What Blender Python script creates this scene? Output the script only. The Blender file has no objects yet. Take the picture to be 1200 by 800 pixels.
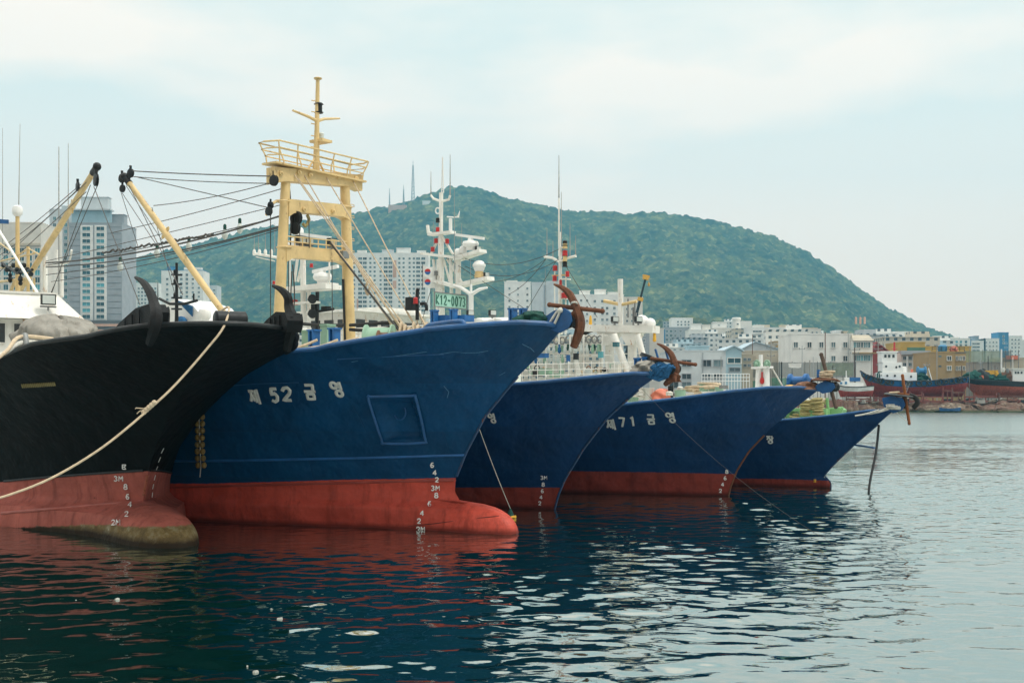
import bpy, math, random
import numpy as np
from mathutils import Vector, Matrix
rnd = random.Random(7)
SC = bpy.context.scene
COL = SC.collection
R = math.radians
# ------------------------------------------------------------------ camera
FPX, EYE, HOR = 1400.0, 3.4, 465.0           # focal length and horizon row on a 1200 px wide frame, eye height over the water
cam = bpy.data.cameras.new('camera')
cam.lens = 42.0; cam.sensor_width = 36.0; cam.sensor_fit = 'HORIZONTAL'
cam.shift_y = 65.0 / 1200.0
cam.clip_start = 0.1; cam.clip_end = 20000
camo = bpy.data.objects.new('camera', cam); COL.objects.link(camo)
camo.location = (0, 0, EYE); camo.rotation_euler = (R(90), 0, 0)
SC.camera = camo
SC.render.engine = 'CYCLES'
SC.cycles.max_bounces = 8; SC.cycles.diffuse_bounces = 3; SC.cycles.glossy_bounces = 4
SC.cycles.volume_bounces = 0; SC.cycles.transparent_max_bounces = 8
SC.cycles.use_denoising = True
# ------------------------------------------------------------------ sky
w = bpy.data.worlds.new('World'); SC.world = w; w.use_nodes = True
nt = w.node_tree; N = nt.nodes; LK = nt.links; N.clear()
SUN_EL, SUN_AZ = 60.0, 114.0     # azimuth clockwise from +Y: high on the right
o_ = N.new('ShaderNodeOutputWorld'); bg = N.new('ShaderNodeBackground'); bg.inputs[1].default_value = 0.1
sky = N.new('ShaderNodeTexSky'); sky.sky_type = 'NISHITA'; sky.sun_disc = False
sky.sun_elevation = R(SUN_EL); sky.sun_rotation = R(SUN_AZ); sky.air_density = 1.2; sky.dust_density = 3.0
tc = N.new('ShaderNodeTexCoord'); mp = N.new('ShaderNodeMapping'); mp.inputs['Scale'].default_value = (1.0, 1.0, 3.0)
mp.inputs['Location'].default_value = (0.35, 0.0, 0.52)
LK.new(tc.outputs['Generated'], mp.inputs[0])
nz = N.new('ShaderNodeTexNoise'); nz.inputs['Scale'].default_value = 2.1; nz.inputs['Detail'].default_value = 5; nz.inputs['Roughness'].default_value = 0.5
LK.new(mp.outputs[0], nz.inputs['Vector'])
rp = N.new('ShaderNodeValToRGB'); rp.color_ramp.elements[0].position = 0.40; rp.color_ramp.elements[1].position = 0.60
rp.color_ramp.elements[0].color = (0.0, 0, 0, 1); rp.color_ramp.elements[1].color = (1, 1, 1, 1)
LK.new(nz.outputs['Fac'], rp.inputs[0])
sep = N.new('ShaderNodeSeparateXYZ'); LK.new(tc.outputs['Generated'], sep.inputs[0])
hr = N.new('ShaderNodeMapRange'); hr.inputs[1].default_value = 0.14; hr.inputs[2].default_value = 0.30; hr.inputs[3].default_value = 1.0; hr.inputs[4].default_value = 0.0
LK.new(sep.outputs['Z'], hr.inputs[0])
mx0 = N.new('ShaderNodeMath'); mx0.operation = 'MAXIMUM'; LK.new(rp.outputs[0], mx0.inputs[0]); LK.new(hr.outputs[0], mx0.inputs[1])
cl = N.new('ShaderNodeMix'); cl.data_type = 'RGBA'; hz = N.new('ShaderNodeMix'); hz.data_type = 'RGBA'; hz.inputs['B'].default_value = (14.0, 10.8, 8.5, 1)      # bright murk low over the land
hl = N.new('ShaderNodeMapRange'); hl.inputs[1].default_value = 0.02; hl.inputs[2].default_value = 0.22; hl.inputs[3].default_value = 1.0; hl.inputs[4].default_value = 0.0; LK.new(sep.outputs['Z'], hl.inputs[0])
cl.inputs['A'].default_value = (8.3, 9.6, 9.2, 1)     # thin cloud with blue behind it
cl.inputs['B'].default_value = (13.6, 11.6, 9.9, 1)     # thick pale cloud
LK.new(mx0.outputs[0], cl.inputs['Factor'])
mx = N.new('ShaderNodeMix'); mx.data_type = 'RGBA'; mx.inputs['Factor'].default_value = 0.93
LK.new(sky.outputs[0], mx.inputs['A']); LK.new(cl.outputs['Result'], hz.inputs['A']); LK.new(hl.outputs[0], hz.inputs['Factor']); LK.new(hz.outputs['Result'], mx.inputs['B'])
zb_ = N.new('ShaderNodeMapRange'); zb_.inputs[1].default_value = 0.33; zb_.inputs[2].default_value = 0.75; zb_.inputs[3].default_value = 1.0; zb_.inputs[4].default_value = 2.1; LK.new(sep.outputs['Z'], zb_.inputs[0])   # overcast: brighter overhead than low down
zm = N.new('ShaderNodeVectorMath'); zm.operation = 'SCALE'; yb_ = N.new('ShaderNodeMapRange'); yb_.inputs[1].default_value = -0.9; yb_.inputs[2].default_value = 0.3; yb_.inputs[3].default_value = 0.55; yb_.inputs[4].default_value = 1.0; LK.new(sep.outputs['Y'], yb_.inputs[0])   # sky dimmed behind the camera, added to darken the hull sides facing it
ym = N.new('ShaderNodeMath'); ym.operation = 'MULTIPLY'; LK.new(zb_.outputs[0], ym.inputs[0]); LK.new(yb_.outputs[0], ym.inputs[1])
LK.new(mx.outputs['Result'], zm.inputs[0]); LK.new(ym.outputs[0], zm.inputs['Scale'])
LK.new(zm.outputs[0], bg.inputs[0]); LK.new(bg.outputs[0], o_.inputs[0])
# ------------------------------------------------------------------ sun behind thin overcast
sl = bpy.data.lights.new('sun', 'SUN'); sl.energy = 1.8; sl.angle = R(14); sl.color = (1.0, 0.95, 0.86)
so = bpy.data.objects.new('sun', sl); COL.objects.link(so)
so.rotation_euler = (R(90 - SUN_EL), 0, R(180 - SUN_AZ))
SC.view_settings.view_transform = 'Standard'; SC.view_settings.look = 'None'
SC.view_settings.exposure = 0.10; SC.view_settings.gamma = 1.0; SC.view_settings.use_curve_mapping = False

# ------------------------------------------------------------------ materials
MATS = {}
def newmat(name):
    m = bpy.data.materials.new(name); m.use_nodes = True
    return m, m.node_tree.nodes, m.node_tree.links, m.node_tree.nodes['Principled BSDF']
def noise(N, LK, scale, detail=4, rough=0.55, vec=None, dist=0.0):
    n = N.new('ShaderNodeTexNoise'); n.inputs['Scale'].default_value = scale
    n.inputs['Detail'].default_value = detail; n.inputs['Roughness'].default_value = rough; n.inputs['Distortion'].default_value = dist
    if vec is not None: LK.new(vec, n.inputs['Vector'])
    return n.outputs['Fac']
def ramp(N, LK, fac, stops):
    r = N.new('ShaderNodeValToRGB'); e = r.color_ramp.elements
    while len(e) < len(stops): e.new(0.5)
    for k, (p, c) in enumerate(stops):
        e[k].position = p; e[k].color = c if len(c) == 4 else (*c, 1)
    LK.new(fac, r.inputs[0]); return r.outputs[0]
def mixc(N, LK, fac, a, b, mode='MIX'):
    m = N.new('ShaderNodeMix'); m.data_type = 'RGBA'; m.blend_type = mode
    for s, v in (('Factor', fac), ('A', a), ('B', b)):
        if hasattr(v, 'is_linked') or hasattr(v, 'links'): LK.new(v, m.inputs[s])
        elif s == 'Factor': m.inputs[s].default_value = v
        else: m.inputs[s].default_value = (*v, 1) if len(v) == 3 else v
    return m.outputs['Result']
def bump(N, LK, h, strength, dist, bs, prev=None):
    b = N.new('ShaderNodeBump'); b.inputs['Strength'].default_value = strength; b.inputs['Distance'].default_value = dist
    LK.new(h, b.inputs['Height'])
    if prev is not None: LK.new(prev, b.inputs['Normal'])
    if bs is not None: LK.new(b.outputs[0], bs.inputs['Normal'])
    return b.outputs[0]
def objvec(N, LK, scale=(1, 1, 1)):
    t = N.new('ShaderNodeTexCoord'); m = N.new('ShaderNodeMapping'); m.inputs['Scale'].default_value = scale
    LK.new(t.outputs['Object'], m.inputs[0]); return m.outputs[0]
RUST = (0.16, 0.055, 0.018)
def paint(name, c, rough=0.5, var=0.25, sc=2.0, rust=0.0, metal=0.0, bmp=0.15, bsc=12.0, rustc=RUST, streak=True):
    """worn paint or plain matter: two-scale mottling, optional rust patches, light surface relief"""
    if name in MATS: return MATS[name]
    m, N, LK, bs = newmat(name)
    v = objvec(N, LK)
    n1 = noise(N, LK, sc, 6, 0.65, v)
    dark = tuple(x * (1 - var) for x in c); lite = tuple(min(0.9, x * (1 + var * 0.7)) for x in c)
    col = ramp(N, LK, n1, [(0.3, dark), (0.7, lite)])
    if rust > 0:
        v2 = objvec(N, LK, (1, 1, 0.35) if streak else (1, 1, 1))
        n2 = noise(N, LK, sc * 3.1, 8, 0.75, v2)
        f = ramp(N, LK, n2, [(0.72 - 0.3 * rust, (0, 0, 0)), (0.80 - 0.25 * rust, (1, 1, 1))])
        col = mixc(N, LK, f, col, rustc)
    LK.new(col, bs.inputs['Base Color'])
    n3 = noise(N, LK, bsc, 4, 0.6, v)
    rr = N.new('ShaderNodeMapRange'); rr.inputs[3].default_value = max(0.05, rough - 0.12); rr.inputs[4].default_value = min(1, rough + 0.15)
    LK.new(n3, rr.inputs[0]); LK.new(rr.outputs[0], bs.inputs['Roughness'])
    bs.inputs['Metallic'].default_value = metal
    if bmp > 0: bump(N, LK, n3, bmp, 0.02, bs)
    MATS[name] = m; return m
def M(k): return MATS[k]
CREAM = (0.66, 0.48, 0.225)
paint('cream_paint', CREAM, 0.45, 0.2, 1.6, 0.42, bmp=0.3)
paint('white_paint', (0.78, 0.77, 0.72), 0.45, 0.15, 1.6, 0.5, rustc=(0.42, 0.22, 0.09))
paint('white_clean', (0.80, 0.80, 0.78), 0.4, 0.06, 1.0, 0.0)
paint('deck_white', (0.62, 0.63, 0.58), 0.5, 0.2, 2.0, 0.3)
paint('blue_rail', (0.010, 0.085, 0.24), 0.4, 0.35, 2.5, 0.2)
paint('blue_bright', (0.012, 0.11, 0.32), 0.45, 0.35, 3, 0.2)
paint('black_metal', (0.022, 0.025, 0.027), 0.45, 0.4, 4, 0.12, metal=0.2)
paint('black_rubber', (0.018, 0.018, 0.018), 0.75, 0.3, 5)
paint('grey_metal', (0.22, 0.23, 0.23), 0.45, 0.3, 4, 0.15, metal=0.3)
paint('rusty_iron', (0.14, 0.052, 0.024), 0.8, 0.5, 5, 0.5, bmp=0.6, bsc=25, rustc=(0.055, 0.028, 0.02), streak=False)
paint('rusty_bright', (0.22, 0.07, 0.018), 0.8, 0.4, 5, 0.4, bmp=0.5, bsc=25, rustc=(0.10, 0.04, 0.02), streak=False)
paint('dark_wood', (0.09, 0.06, 0.045), 0.85, 0.4, 6, 0.0, bmp=0.5)
paint('wire', (0.045, 0.042, 0.038), 0.55, 0.2, 4, bmp=0)
paint('rope', (0.58, 0.46, 0.32), 0.9, 0.25, 9, bmp=0.6, bsc=60)
paint('rope_yellow', (0.36, 0.30, 0.13), 0.9, 0.35, 7, bmp=0.6, bsc=40)
paint('white_rope', (0.62, 0.60, 0.54), 0.9, 0.25, 9, bmp=0.6, bsc=60)
paint('deck_green', (0.20, 0.42, 0.18), 0.55, 0.25, 2, 0.1)
paint('pale_green', (0.26, 0.42, 0.31), 0.6, 0.2, 2, 0.1)
paint('net_green', (0.006, 0.065, 0.05), 0.95, 0.6, 12, bmp=1.0, bsc=50)
paint('net_brown', (0.20, 0.10, 0.06), 0.95, 0.6, 12, bmp=1.0, bsc=50)
paint('net_blue', (0.02, 0.13, 0.30), 0.9, 0.5, 12, bmp=1.0, bsc=50)
paint('tarp', (0.27, 0.255, 0.225), 0.9, 0.25, 3, 0.0, bmp=0.5, bsc=18)
paint('red_paint', (0.45, 0.02, 0.02), 0.45, 0.2, 3)
paint('orange_plastic', (0.60, 0.16, 0.09), 0.5, 0.15, 3)
paint('yellow_paint', (0.70, 0.38, 0.03), 0.45, 0.2, 2, 0.1)
paint('float_yellow', (0.22, 0.15, 0.04), 0.6, 0.5, 6, 0.1)
paint('styrofoam', (0.45, 0.44, 0.40), 0.9, 0.1, 9)
paint('sign_green', (0.34, 0.60, 0.50), 0.5, 0.15, 3, 0.05)
paint('letter_white', (0.62, 0.63, 0.60), 0.6, 0.25, 5, 0.0)
paint('mark_white', (0.78, 0.78, 0.76), 0.6, 0.1, 5, 0.0)
paint('glass_dark', (0.03, 0.04, 0.045), 0.12, 0.2, 1, bmp=0)
paint('pane', (0.055, 0.085, 0.10), 0.2, 0.4, 0.3, bmp=0)
paint('pane_teal', (0.04, 0.16, 0.20), 0.2, 0.3, 0.3, bmp=0)
paint('lamp_glass', (0.55, 0.60, 0.58), 0.15, 0.1, 3, bmp=0)
paint('bank_rock', (0.20, 0.165, 0.125), 0.95, 0.5, 0.6, 0.0, bmp=1.0, bsc=3)
paint('bank_rust', (0.15, 0.06, 0.04), 0.95, 0.5, 0.8, 0.0, bmp=1.0, bsc=3)
paint('weed', (0.035, 0.05, 0.015), 0.9, 0.5, 1.5, bmp=1.0, bsc=3)
paint('asphalt', (0.10, 0.10, 0.095), 0.95, 0.3, 0.1)
paint('ship_red', (0.22, 0.045, 0.035), 0.65, 0.3, 0.4, 0.2)
paint('ship_orange_red', (0.36, 0.085, 0.05), 0.65, 0.3, 0.4, 0.2)
paint('slip_rust', (0.20, 0.055, 0.04), 0.9, 0.4, 0.6)
paint('glass_navy', (0.02, 0.13, 0.09), 0.5, 0.3, 3)
paint('aerial_grey', (0.30, 0.31, 0.30), 0.6, 0.1, 3)
paint('scratch_blue', (0.10, 0.25, 0.40), 0.7, 0.3, 8)
paint('stem_navy', (0.004, 0.045, 0.13), 0.5, 0.3, 3, 0.6)
paint('rust_pink', (0.36, 0.10, 0.06), 0.7, 0.3, 3, 0.8)
paint('anchor_black', (0.010, 0.011, 0.012), 0.6, 0.4, 6, 0.25, bmp=0.5, bsc=25)
MATS['anchor_black'].node_tree.nodes['Principled BSDF'].inputs['Specular IOR Level'].default_value = 0.12; MATS['black_metal'].node_tree.nodes['Principled BSDF'].inputs['Specular IOR Level'].default_value = 0.25
paint('foul_pink', (0.40, 0.11, 0.085), 0.6, 0.2, 2)
paint('foul_red', (0.31, 0.05, 0.035), 0.5, 0.25, 2)
paint('foul_dark', (0.12, 0.02, 0.015), 0.6, 0.3, 2)
for nm in ('pane', 'pane_teal'):
    m_ = MATS[nm]; N_ = m_.node_tree.nodes; L_ = m_.node_tree.links; oi = N_.new('ShaderNodeObjectInfo'); b_ = N_['Principled BSDF']; src = b_.inputs['Base Color'].links[0].from_socket
    rr_ = N_.new('ShaderNodeValToRGB'); rr_.color_ramp.elements[0].color = (.45, .45, .45, 1); rr_.color_ramp.elements[1].color = (2.6, 2.5, 2.3, 1); rr_.color_ramp.elements[1].position = 1.0; rr_.color_ramp.elements[0].position = .3; L_.new(oi.outputs['Random'], rr_.inputs[0])
    mm_ = N_.new('ShaderNodeMix'); mm_.data_type = 'RGBA'; mm_.blend_type = 'MULTIPLY'; mm_.inputs['Factor'].default_value = 1; L_.new(src, mm_.inputs['A']); L_.new(rr_.outputs[0], mm_.inputs['B']); L_.new(mm_.outputs['Result'], b_.inputs['Base Color'])
# ------------------------------------------------------------------ mesh builder
class MB:
    def __init__(s): s.v = []; s.f = []
    def add(s, vs, fs):
        o = len(s.v); s.v += [tuple(v) for v in vs]; s.f += [tuple(i + o for i in f) for f in fs]; return s
    def box(s, c, size, rz=0.0, rx=0.0):
        c = Vector(c); h = [x / 2 for x in size]; m = Matrix.Rotation(rz, 3, 'Z') @ Matrix.Rotation(rx, 3, 'X')
        vs = [c + m @ Vector((x * h[0], y * h[1], z * h[2])) for x in (-1, 1) for y in (-1, 1) for z in (-1, 1)]
        return s.add(vs, [(0, 1, 3, 2), (4, 6, 7, 5), (0, 4, 5, 1), (2, 3, 7, 6), (0, 2, 6, 4), (1, 5, 7, 3)])
    def beam(s, p0, p1, w, h, up=(0, 0, 1), w1=None, h1=None):
        p0 = Vector(p0); p1 = Vector(p1); d = (p1 - p0).normalized(); up = Vector(up)
        if abs(d.dot(up)) > 0.97: up = Vector((1, 0, 0))
        a = d.cross(up).normalized(); b = a.cross(d).normalized()
        w1 = w if w1 is None else w1; h1 = h if h1 is None else h1; vs = []
        for p, ww, hh in ((p0, w, h), (p1, w1, h1)):
            for x, y in ((-1, -1), (1, -1), (1, 1), (-1, 1)): vs.append(p + a * (x * ww / 2) + b * (y * hh / 2))
        return s.add(vs, [(3, 2, 1, 0), (4, 5, 6, 7), (0, 1, 5, 4), (1, 2, 6, 5), (2, 3, 7, 6), (3, 0, 4, 7)])
    def tube(s, pts, r, n=8, flat=1.0, up=(0, 0, 1), closed=False):
        pts = [Vector(p) for p in pts]; k = len(pts); rs = [r] * k if not hasattr(r, '__len__') else list(r)
        vs = []; fs = []; prev = None
        for i, p in enumerate(pts):
            if closed: t = (pts[(i + 1) % k] - pts[i - 1])
            else: t = (pts[min(i + 1, k - 1)] - pts[max(i - 1, 0)])
            t.normalize()
            if prev is None:
                u = Vector(up)
                if abs(t.dot(u)) > 0.95: u = Vector((1, 0, 0.1))
                a = t.cross(u).normalized()
            else:
                a = prev - t * prev.dot(t)
                a = a.normalized() if a.length > 1e-6 else t.cross(Vector(up)).normalized()
            prev = a; b = t.cross(a)
            for j in range(n):
                q = 2 * math.pi * j / n
                vs.append(p + a * (math.cos(q) * rs[i]) + b * (math.sin(q) * rs[i] * flat))
        for i in range(k if closed else k - 1):
            i2 = (i + 1) % k
            for j in range(n):
                fs.append((i * n + j, i * n + (j + 1) % n, i2 * n + (j + 1) % n, i2 * n + j))
        if not closed: fs += [tuple(range(n - 1, -1, -1)), tuple((k - 1) * n + j for j in range(n))]
        return s.add(vs, fs)
    def lathe(s, c, prof, n=16, axis=(0, 0, 1)):
        c = Vector(c); q = Vector((0, 0, 1)).rotation_difference(Vector(axis).normalized()).to_matrix(); vs = []; fs = []
        for r, z in prof:
            for j in range(n):
                a = 2 * math.pi * j / n; vs.append(c + q @ Vector((r * math.cos(a), r * math.sin(a), z)))
        for i in range(len(prof) - 1):
            for j in range(n): fs.append((i * n + j, i * n + (j + 1) % n, (i + 1) * n + (j + 1) % n, (i + 1) * n + j))
        fs += [tuple(range(n - 1, -1, -1)), tuple((len(prof) - 1) * n + j for j in range(n))]
        return s.add(vs, fs)
    def ball(s, c, r, n=12, sq=(1, 1, 1)):
        m = max(4, n // 2); prof = [(max(1e-3, math.sin(math.pi * i / m)), -math.cos(math.pi * i / m)) for i in range(m + 1)]
        vs = []; fs = []; c = Vector(c); rr = r if hasattr(r, '__len__') else (r, r, r)
        for a, z in prof:
            for j in range(n):
                q = 2 * math.pi * j / n; vs.append(c + Vector((a * math.cos(q) * rr[0], a * math.sin(q) * rr[1], z * rr[2])))
        for i in range(m):
            for j in range(n): fs.append((i * n + j, i * n + (j + 1) % n, (i + 1) * n + (j + 1) % n, (i + 1) * n + j))
        fs += [tuple(range(n - 1, -1, -1)), tuple(m * n + j for j in range(n))]
        return s.add(vs, fs)
    def prism(s, poly, off):
        poly = [Vector(p) for p in poly]; off = Vector(off); k = len(poly)
        vs = poly + [p + off for p in poly]
        return s.add(vs, [tuple(range(k - 1, -1, -1)), tuple(range(k, 2 * k))] + [(i, (i + 1) % k, k + (i + 1) % k, k + i) for i in range(k)])
    def heap(s, c, size, seed, n=26, m=14, rough=0.25):
        """a lumpy draped mound"""
        r2 = random.Random(seed); ph = [(r2.uniform(2, 6), r2.uniform(2, 6), r2.uniform(0, 6), r2.uniform(0, 6)) for _ in range(6)]
        vs = []; fs = []; c = Vector(c)
        for i in range(m + 1):
            for j in range(n):
                u = i / m; a = 2 * math.pi * j / n
                k = 1 + rough * sum(math.sin(p[0] * a + p[2]) * math.cos(p[1] * u * 3 + p[3]) for p in ph) / 4 * (0.3 + u)
                rr = math.sin(u * math.pi / 2) ** 0.7 * k
                zz = math.cos(u * math.pi / 2) ** 0.8 * (1 + rough * 0.5 * sum(math.sin(p[1] * a * 0.5 + p[3] + 3 * u) for p in ph) / 5)
                vs.append(c + Vector((rr * math.cos(a) * size[0], rr * math.sin(a) * size[1], zz * size[2])))
        for i in range(m):
            for j in range(n): fs.append((i * n + j, (i + 1) * n + j, (i + 1) * n + (j + 1) % n, i * n + (j + 1) % n))
        return s.add(vs, fs)
    def build(s, name, mat, parent=None, smooth=38, attrs=None, mats=None, midx=None, **tags):
        me = bpy.data.meshes.new(name); me.from_pydata(s.v, [], s.f)
        for mm in (mats or [mat]): me.materials.append(M(mm) if isinstance(mm, str) else mm)
        if midx: me.polygons.foreach_set('material_index', midx)
        if attrs:
            for k, a in attrs.items():
                at = me.attributes.new(k, 'FLOAT', 'POINT'); at.data.foreach_set('value', np.asarray(a, dtype=np.float32))
        me.validate(); me.update()
        if smooth:
            me.shade_smooth(); me.set_sharp_from_angle(angle=R(smooth))
        o = bpy.data.objects.new(name, me); COL.objects.link(o)
        if parent is not None: o.parent = parent
        tag(o, **tags); return o
def tag(o, label=None, cat=None, group=None, kind=None):
    if label: o['label'] = label
    if cat: o['category'] = cat
    if group: o['group'] = group
    if kind: o['kind'] = kind
    return o
def empty(name, loc, label=None, cat=None, group=None, rz=0.0):
    o = bpy.data.objects.new(name, None); COL.objects.link(o); o.location = loc; o.rotation_euler = (0, 0, rz)
    o.empty_display_size = 0.5
    return tag(o, label, cat, group)
def at(px, py, d):
    """world point seen at a pixel of the photograph, d metres away"""
    return Vector(((px - 600) / FPX * d, d, EYE - (py - HOR) / FPX * d))
def curve(pts, n=8):
    """Catmull-Rom through points"""
    P = [Vector(p) for p in pts]; out = []
    for i in range(len(P) - 1):
        a = P[max(i - 1, 0)]; b = P[i]; c = P[i + 1]; d = P[min(i + 2, len(P) - 1)]
        for k in range(n):
            t = k / n
            out.append(0.5 * ((2 * b) + (c - a) * t + (2 * a - 5 * b + 4 * c - d) * t * t + (3 * b - a - 3 * c + d) * t ** 3))
    out.append(P[-1]); return out
def sag(a, b, s, n=14):
    a = Vector(a); b = Vector(b); return [a.lerp(b, i / n) - Vector((0, 0, s * 4 * (i / n) * (1 - i / n))) for i in range(n + 1)]
# ================================================================== WATER, LAND, MOUNTAIN
def water_material():
    m, N, LK, bs = newmat('sea_water')
    bs.inputs['Base Color'].default_value = (0.0005, 0.018, 0.016, 1); bs.inputs['Roughness'].default_value = 0.015
    bs.inputs['IOR'].default_value = 1.4
    t = N.new('ShaderNodeTexCoord')
    def mapped(sx, sy, rot=0):
        q = N.new('ShaderNodeMapping'); q.inputs['Scale'].default_value = (sx, sy, 1); q.inputs['Rotation'].default_value = (0, 0, rot)
        LK.new(t.outputs['Object'], q.inputs[0]); return q.outputs[0]
    n1 = noise(N, LK, 1.0, 2, 0.45, mapped(0.55, 0.95, 0.25), 0.6)
    n2 = noise(N, LK, 1.0, 1, 0.4, mapped(1.3, 2.9, -0.1), 0.5)
    n3 = noise(N, LK, 1.0, 2, 0.5, mapped(4.0, 8.5, 0.1), 0.3)
    sy = N.new('ShaderNodeSeparateXYZ'); LK.new(t.outputs['Object'], sy.inputs[0])       # sheltered between the hulls, wind-ruffled farther out
    ro = N.new('ShaderNodeMapRange'); ro.inputs[1].default_value = 60; ro.inputs[2].default_value = 125; ro.inputs[3].default_value = 0.015; ro.inputs[4].default_value = 0.22; LK.new(sy.outputs['Y'], ro.inputs[0]); LK.new(ro.outputs[0], bs.inputs['Roughness'])
    patch = ramp(N, LK, noise(N, LK, 0.05, 2, 0.5, t.outputs['Object']), [(0.35, (0.35, 0.35, 0.35)), (0.65, (1, 1, 1))])
    b1 = bump(N, LK, n1, 1.0, 0.012, None)
    b2 = bump(N, LK, n2, 1.0, 0.008, None, b1)
    h3 = N.new('ShaderNodeMath'); h3.operation = 'MULTIPLY'; LK.new(n3, h3.inputs[0]); LK.new(patch, h3.inputs[1])
    bump(N, LK, h3.outputs[0], 1.0, 0.002, bs, b2)
    gl = N.new('ShaderNodeBsdfGlossy'); gl.inputs['Color'].default_value = (0.86, 0.97, 0.94, 1); LK.new(ro.outputs[0], gl.inputs['Roughness']); LK.new(bs.inputs['Normal'].links[0].from_socket, gl.inputs['Normal'])
    mxs = N.new('ShaderNodeMixShader'); mxs.inputs[0].default_value = 0.42; LK.new(bs.outputs[0], mxs.inputs[1]); LK.new(gl.outputs[0], mxs.inputs[2]); LK.new(mxs.outputs[0], N['Material Output'].inputs['Surface'])
    return m
MATS['water'] = water_material()
SHORE = 262.0
g = MB(); NX0, NX1, NY0, NY1 = -30.0, 36.0, 9.0, 52.0; FX0, FX1, FY1 = -62.0, 110.0, 120.0
g.add([(x, y, 0) for x, y in ((-2500, -300), (2500, -300), (2500, NY0), (-2500, NY0), (-2500, SHORE + 3), (2500, SHORE + 3), (-2500, FY1), (2500, FY1), (FX0, NY1), (FX0, FY1), (FX1, NY1), (FX1, FY1), (-2500, NY1), (2500, NY1), (NX0, NY0), (NX0, NY1), (NX1, NY0), (NX1, NY1))],
      [(0, 1, 2, 3), (6, 7, 5, 4), (12, 8, 9, 6), (10, 13, 7, 11), (3, 14, 15, 12), (16, 2, 13, 17)])
flat_v, flat_f = list(g.v), list(g.f)
def wave_height(X, Y):
    q = np.random.RandomState(11); Z = np.zeros_like(X)
    for lo, hi, n, rms in ((0.9, 2.2, 22, 0.028), (0.40, 0.9, 34, 0.048), (0.21, 0.40, 40, 0.040)):
        for _ in range(n):
            L = lo * (hi / lo) ** q.uniform(); k = 6.2832 / L; a = math.pi / 2 + q.normal() * 0.75; am = rms / k * math.sqrt(2.0 / n)
            Z += am * np.sin(X * k * math.cos(a) + Y * k * math.sin(a) + q.uniform(0, 6.28))
    Mo = np.zeros_like(X)
    for _ in range(9): L = q.uniform(7, 22); a = q.uniform(0, 6.28); Mo += np.sin((X * math.cos(a) * .6 + Y * math.sin(a) * 1.4) * 6.2832 / L + q.uniform(0, 6.28))
    return Z * np.clip(0.85 + Mo * 0.16, 0.3, 1.35)
def grid_patch(x0, x1, y0, y1, st, fl, fr, fn, ff):
    nx = int((x1 - x0) / st) + 1; ny = int((y1 - y0) / st) + 1; X, Y = np.meshgrid(np.linspace(x0, x1, nx), np.linspace(y0, y1, ny)); Z = wave_height(X, Y)
    e = lambda d, w: np.clip(d / w, 0, 1)
    Z = Z * e(X - x0, 2.0 if fl else 1e-9 + 1) ; Z = Z * e(x1 - X, 2.0); Z = Z * (e(Y - y0, 1.0) if fn else 1) * (e(y1 - Y, 6.0 if ff else 1.0))
    ii = (np.arange(ny - 1)[:, None] * nx + np.arange(nx - 1)[None, :]).ravel()
    return np.stack([X.ravel(), Y.ravel(), Z.ravel()], 1), np.stack([ii, ii + 1, ii + nx + 1, ii + nx], 1)
parts = [grid_patch(NX0, NX1, NY0, NY1, 0.075, 1, 1, 1, 0), grid_patch(FX0, FX1, NY1, FY1, 0.17, 1, 1, 1, 1)]
V = np.array(flat_v, float); tot = [len(p[0]) for p in parts]; F4 = np.array(flat_f, int)
for v_, f_ in parts: F4 = np.concatenate([F4, f_ + len(V)]); V = np.concatenate([V, v_])
me = bpy.data.meshes.new('sea'); me.vertices.add(len(V)); me.vertices.foreach_set('co', V.astype(np.float32).ravel()); me.loops.add(len(F4) * 4); me.loops.foreach_set('vertex_index', F4.astype(np.int32).ravel())
me.polygons.add(len(F4)); me.polygons.foreach_set('loop_start', np.arange(0, len(F4) * 4, 4, dtype=np.int32)); me.update(calc_edges=True); me.materials.append(M('water')); me.shade_smooth()
so2 = bpy.data.objects.new('sea', me); COL.objects.link(so2); tag(so2, 'dark teal harbour water rippled with pale sky reflections', kind='structure')
# ridge of the mountain, read off at 2200 m
DR = 2200.0
RIDGE = [(-300, 400), (-100, 395), (0, 380), (60, 352), (100, 330), (140, 312), (170, 300), (230, 286), (300, 268), (350, 262), (430, 248), (470, 240), (500, 228), (525, 221), (545, 219), (565, 222),
         (590, 231), (620, 239), (660, 247), (700, 250), (735, 251), (760, 249), (800, 253), (850, 263), (880, 270), (920, 283), (950, 299), (980, 318), (1010, 340), (1040, 361),
         (1070, 377), (1100, 389), (1130, 400), (1200, 425), (1320, 455), (1500, 464)]
_rx = np.array([(p[0] - 600) / FPX * DR for p in RIDGE]); _rz = np.array([EYE + (HOR - p[1]) / FPX * DR for p in RIDGE])
_r2 = np.random.RandomState(3)
_W = [(_r2.uniform(-1, 1), _r2.uniform(-1, 1), _r2.uniform(0, 6.28)) for _ in range(24)]
def terr(x, y):
    x = np.asarray(x, float); y = np.asarray(y, float)
    t = np.clip((y - 760) / (DR - 760), 0, 1)
    base = np.maximum(np.interp(x * DR / np.clip(y, 760, DR), _rx, _rz) - 14, 0)
    spur = np.zeros_like(x + y)
    for k, (a, b, c) in enumerate(_W):
        L = 700 / (1.22 ** k); spur = spur + np.sin((x * a + y * b * 0.4) / L * 6.28 + c) * L * 0.016
    prof = 0.30 * t + 0.70 * t ** 2.1
    z = base * prof + spur * np.sin(np.pi * np.clip(t, 0, 1)) * 1.5 * np.clip(base / 200, 0, 1)
    back = np.clip((y - DR) / 640, 0, 1)
    return np.maximum(z * (1 - back * back) , 0) + 2.2 + np.clip((y - 300) / 460, 0, 1) * 4
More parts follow.
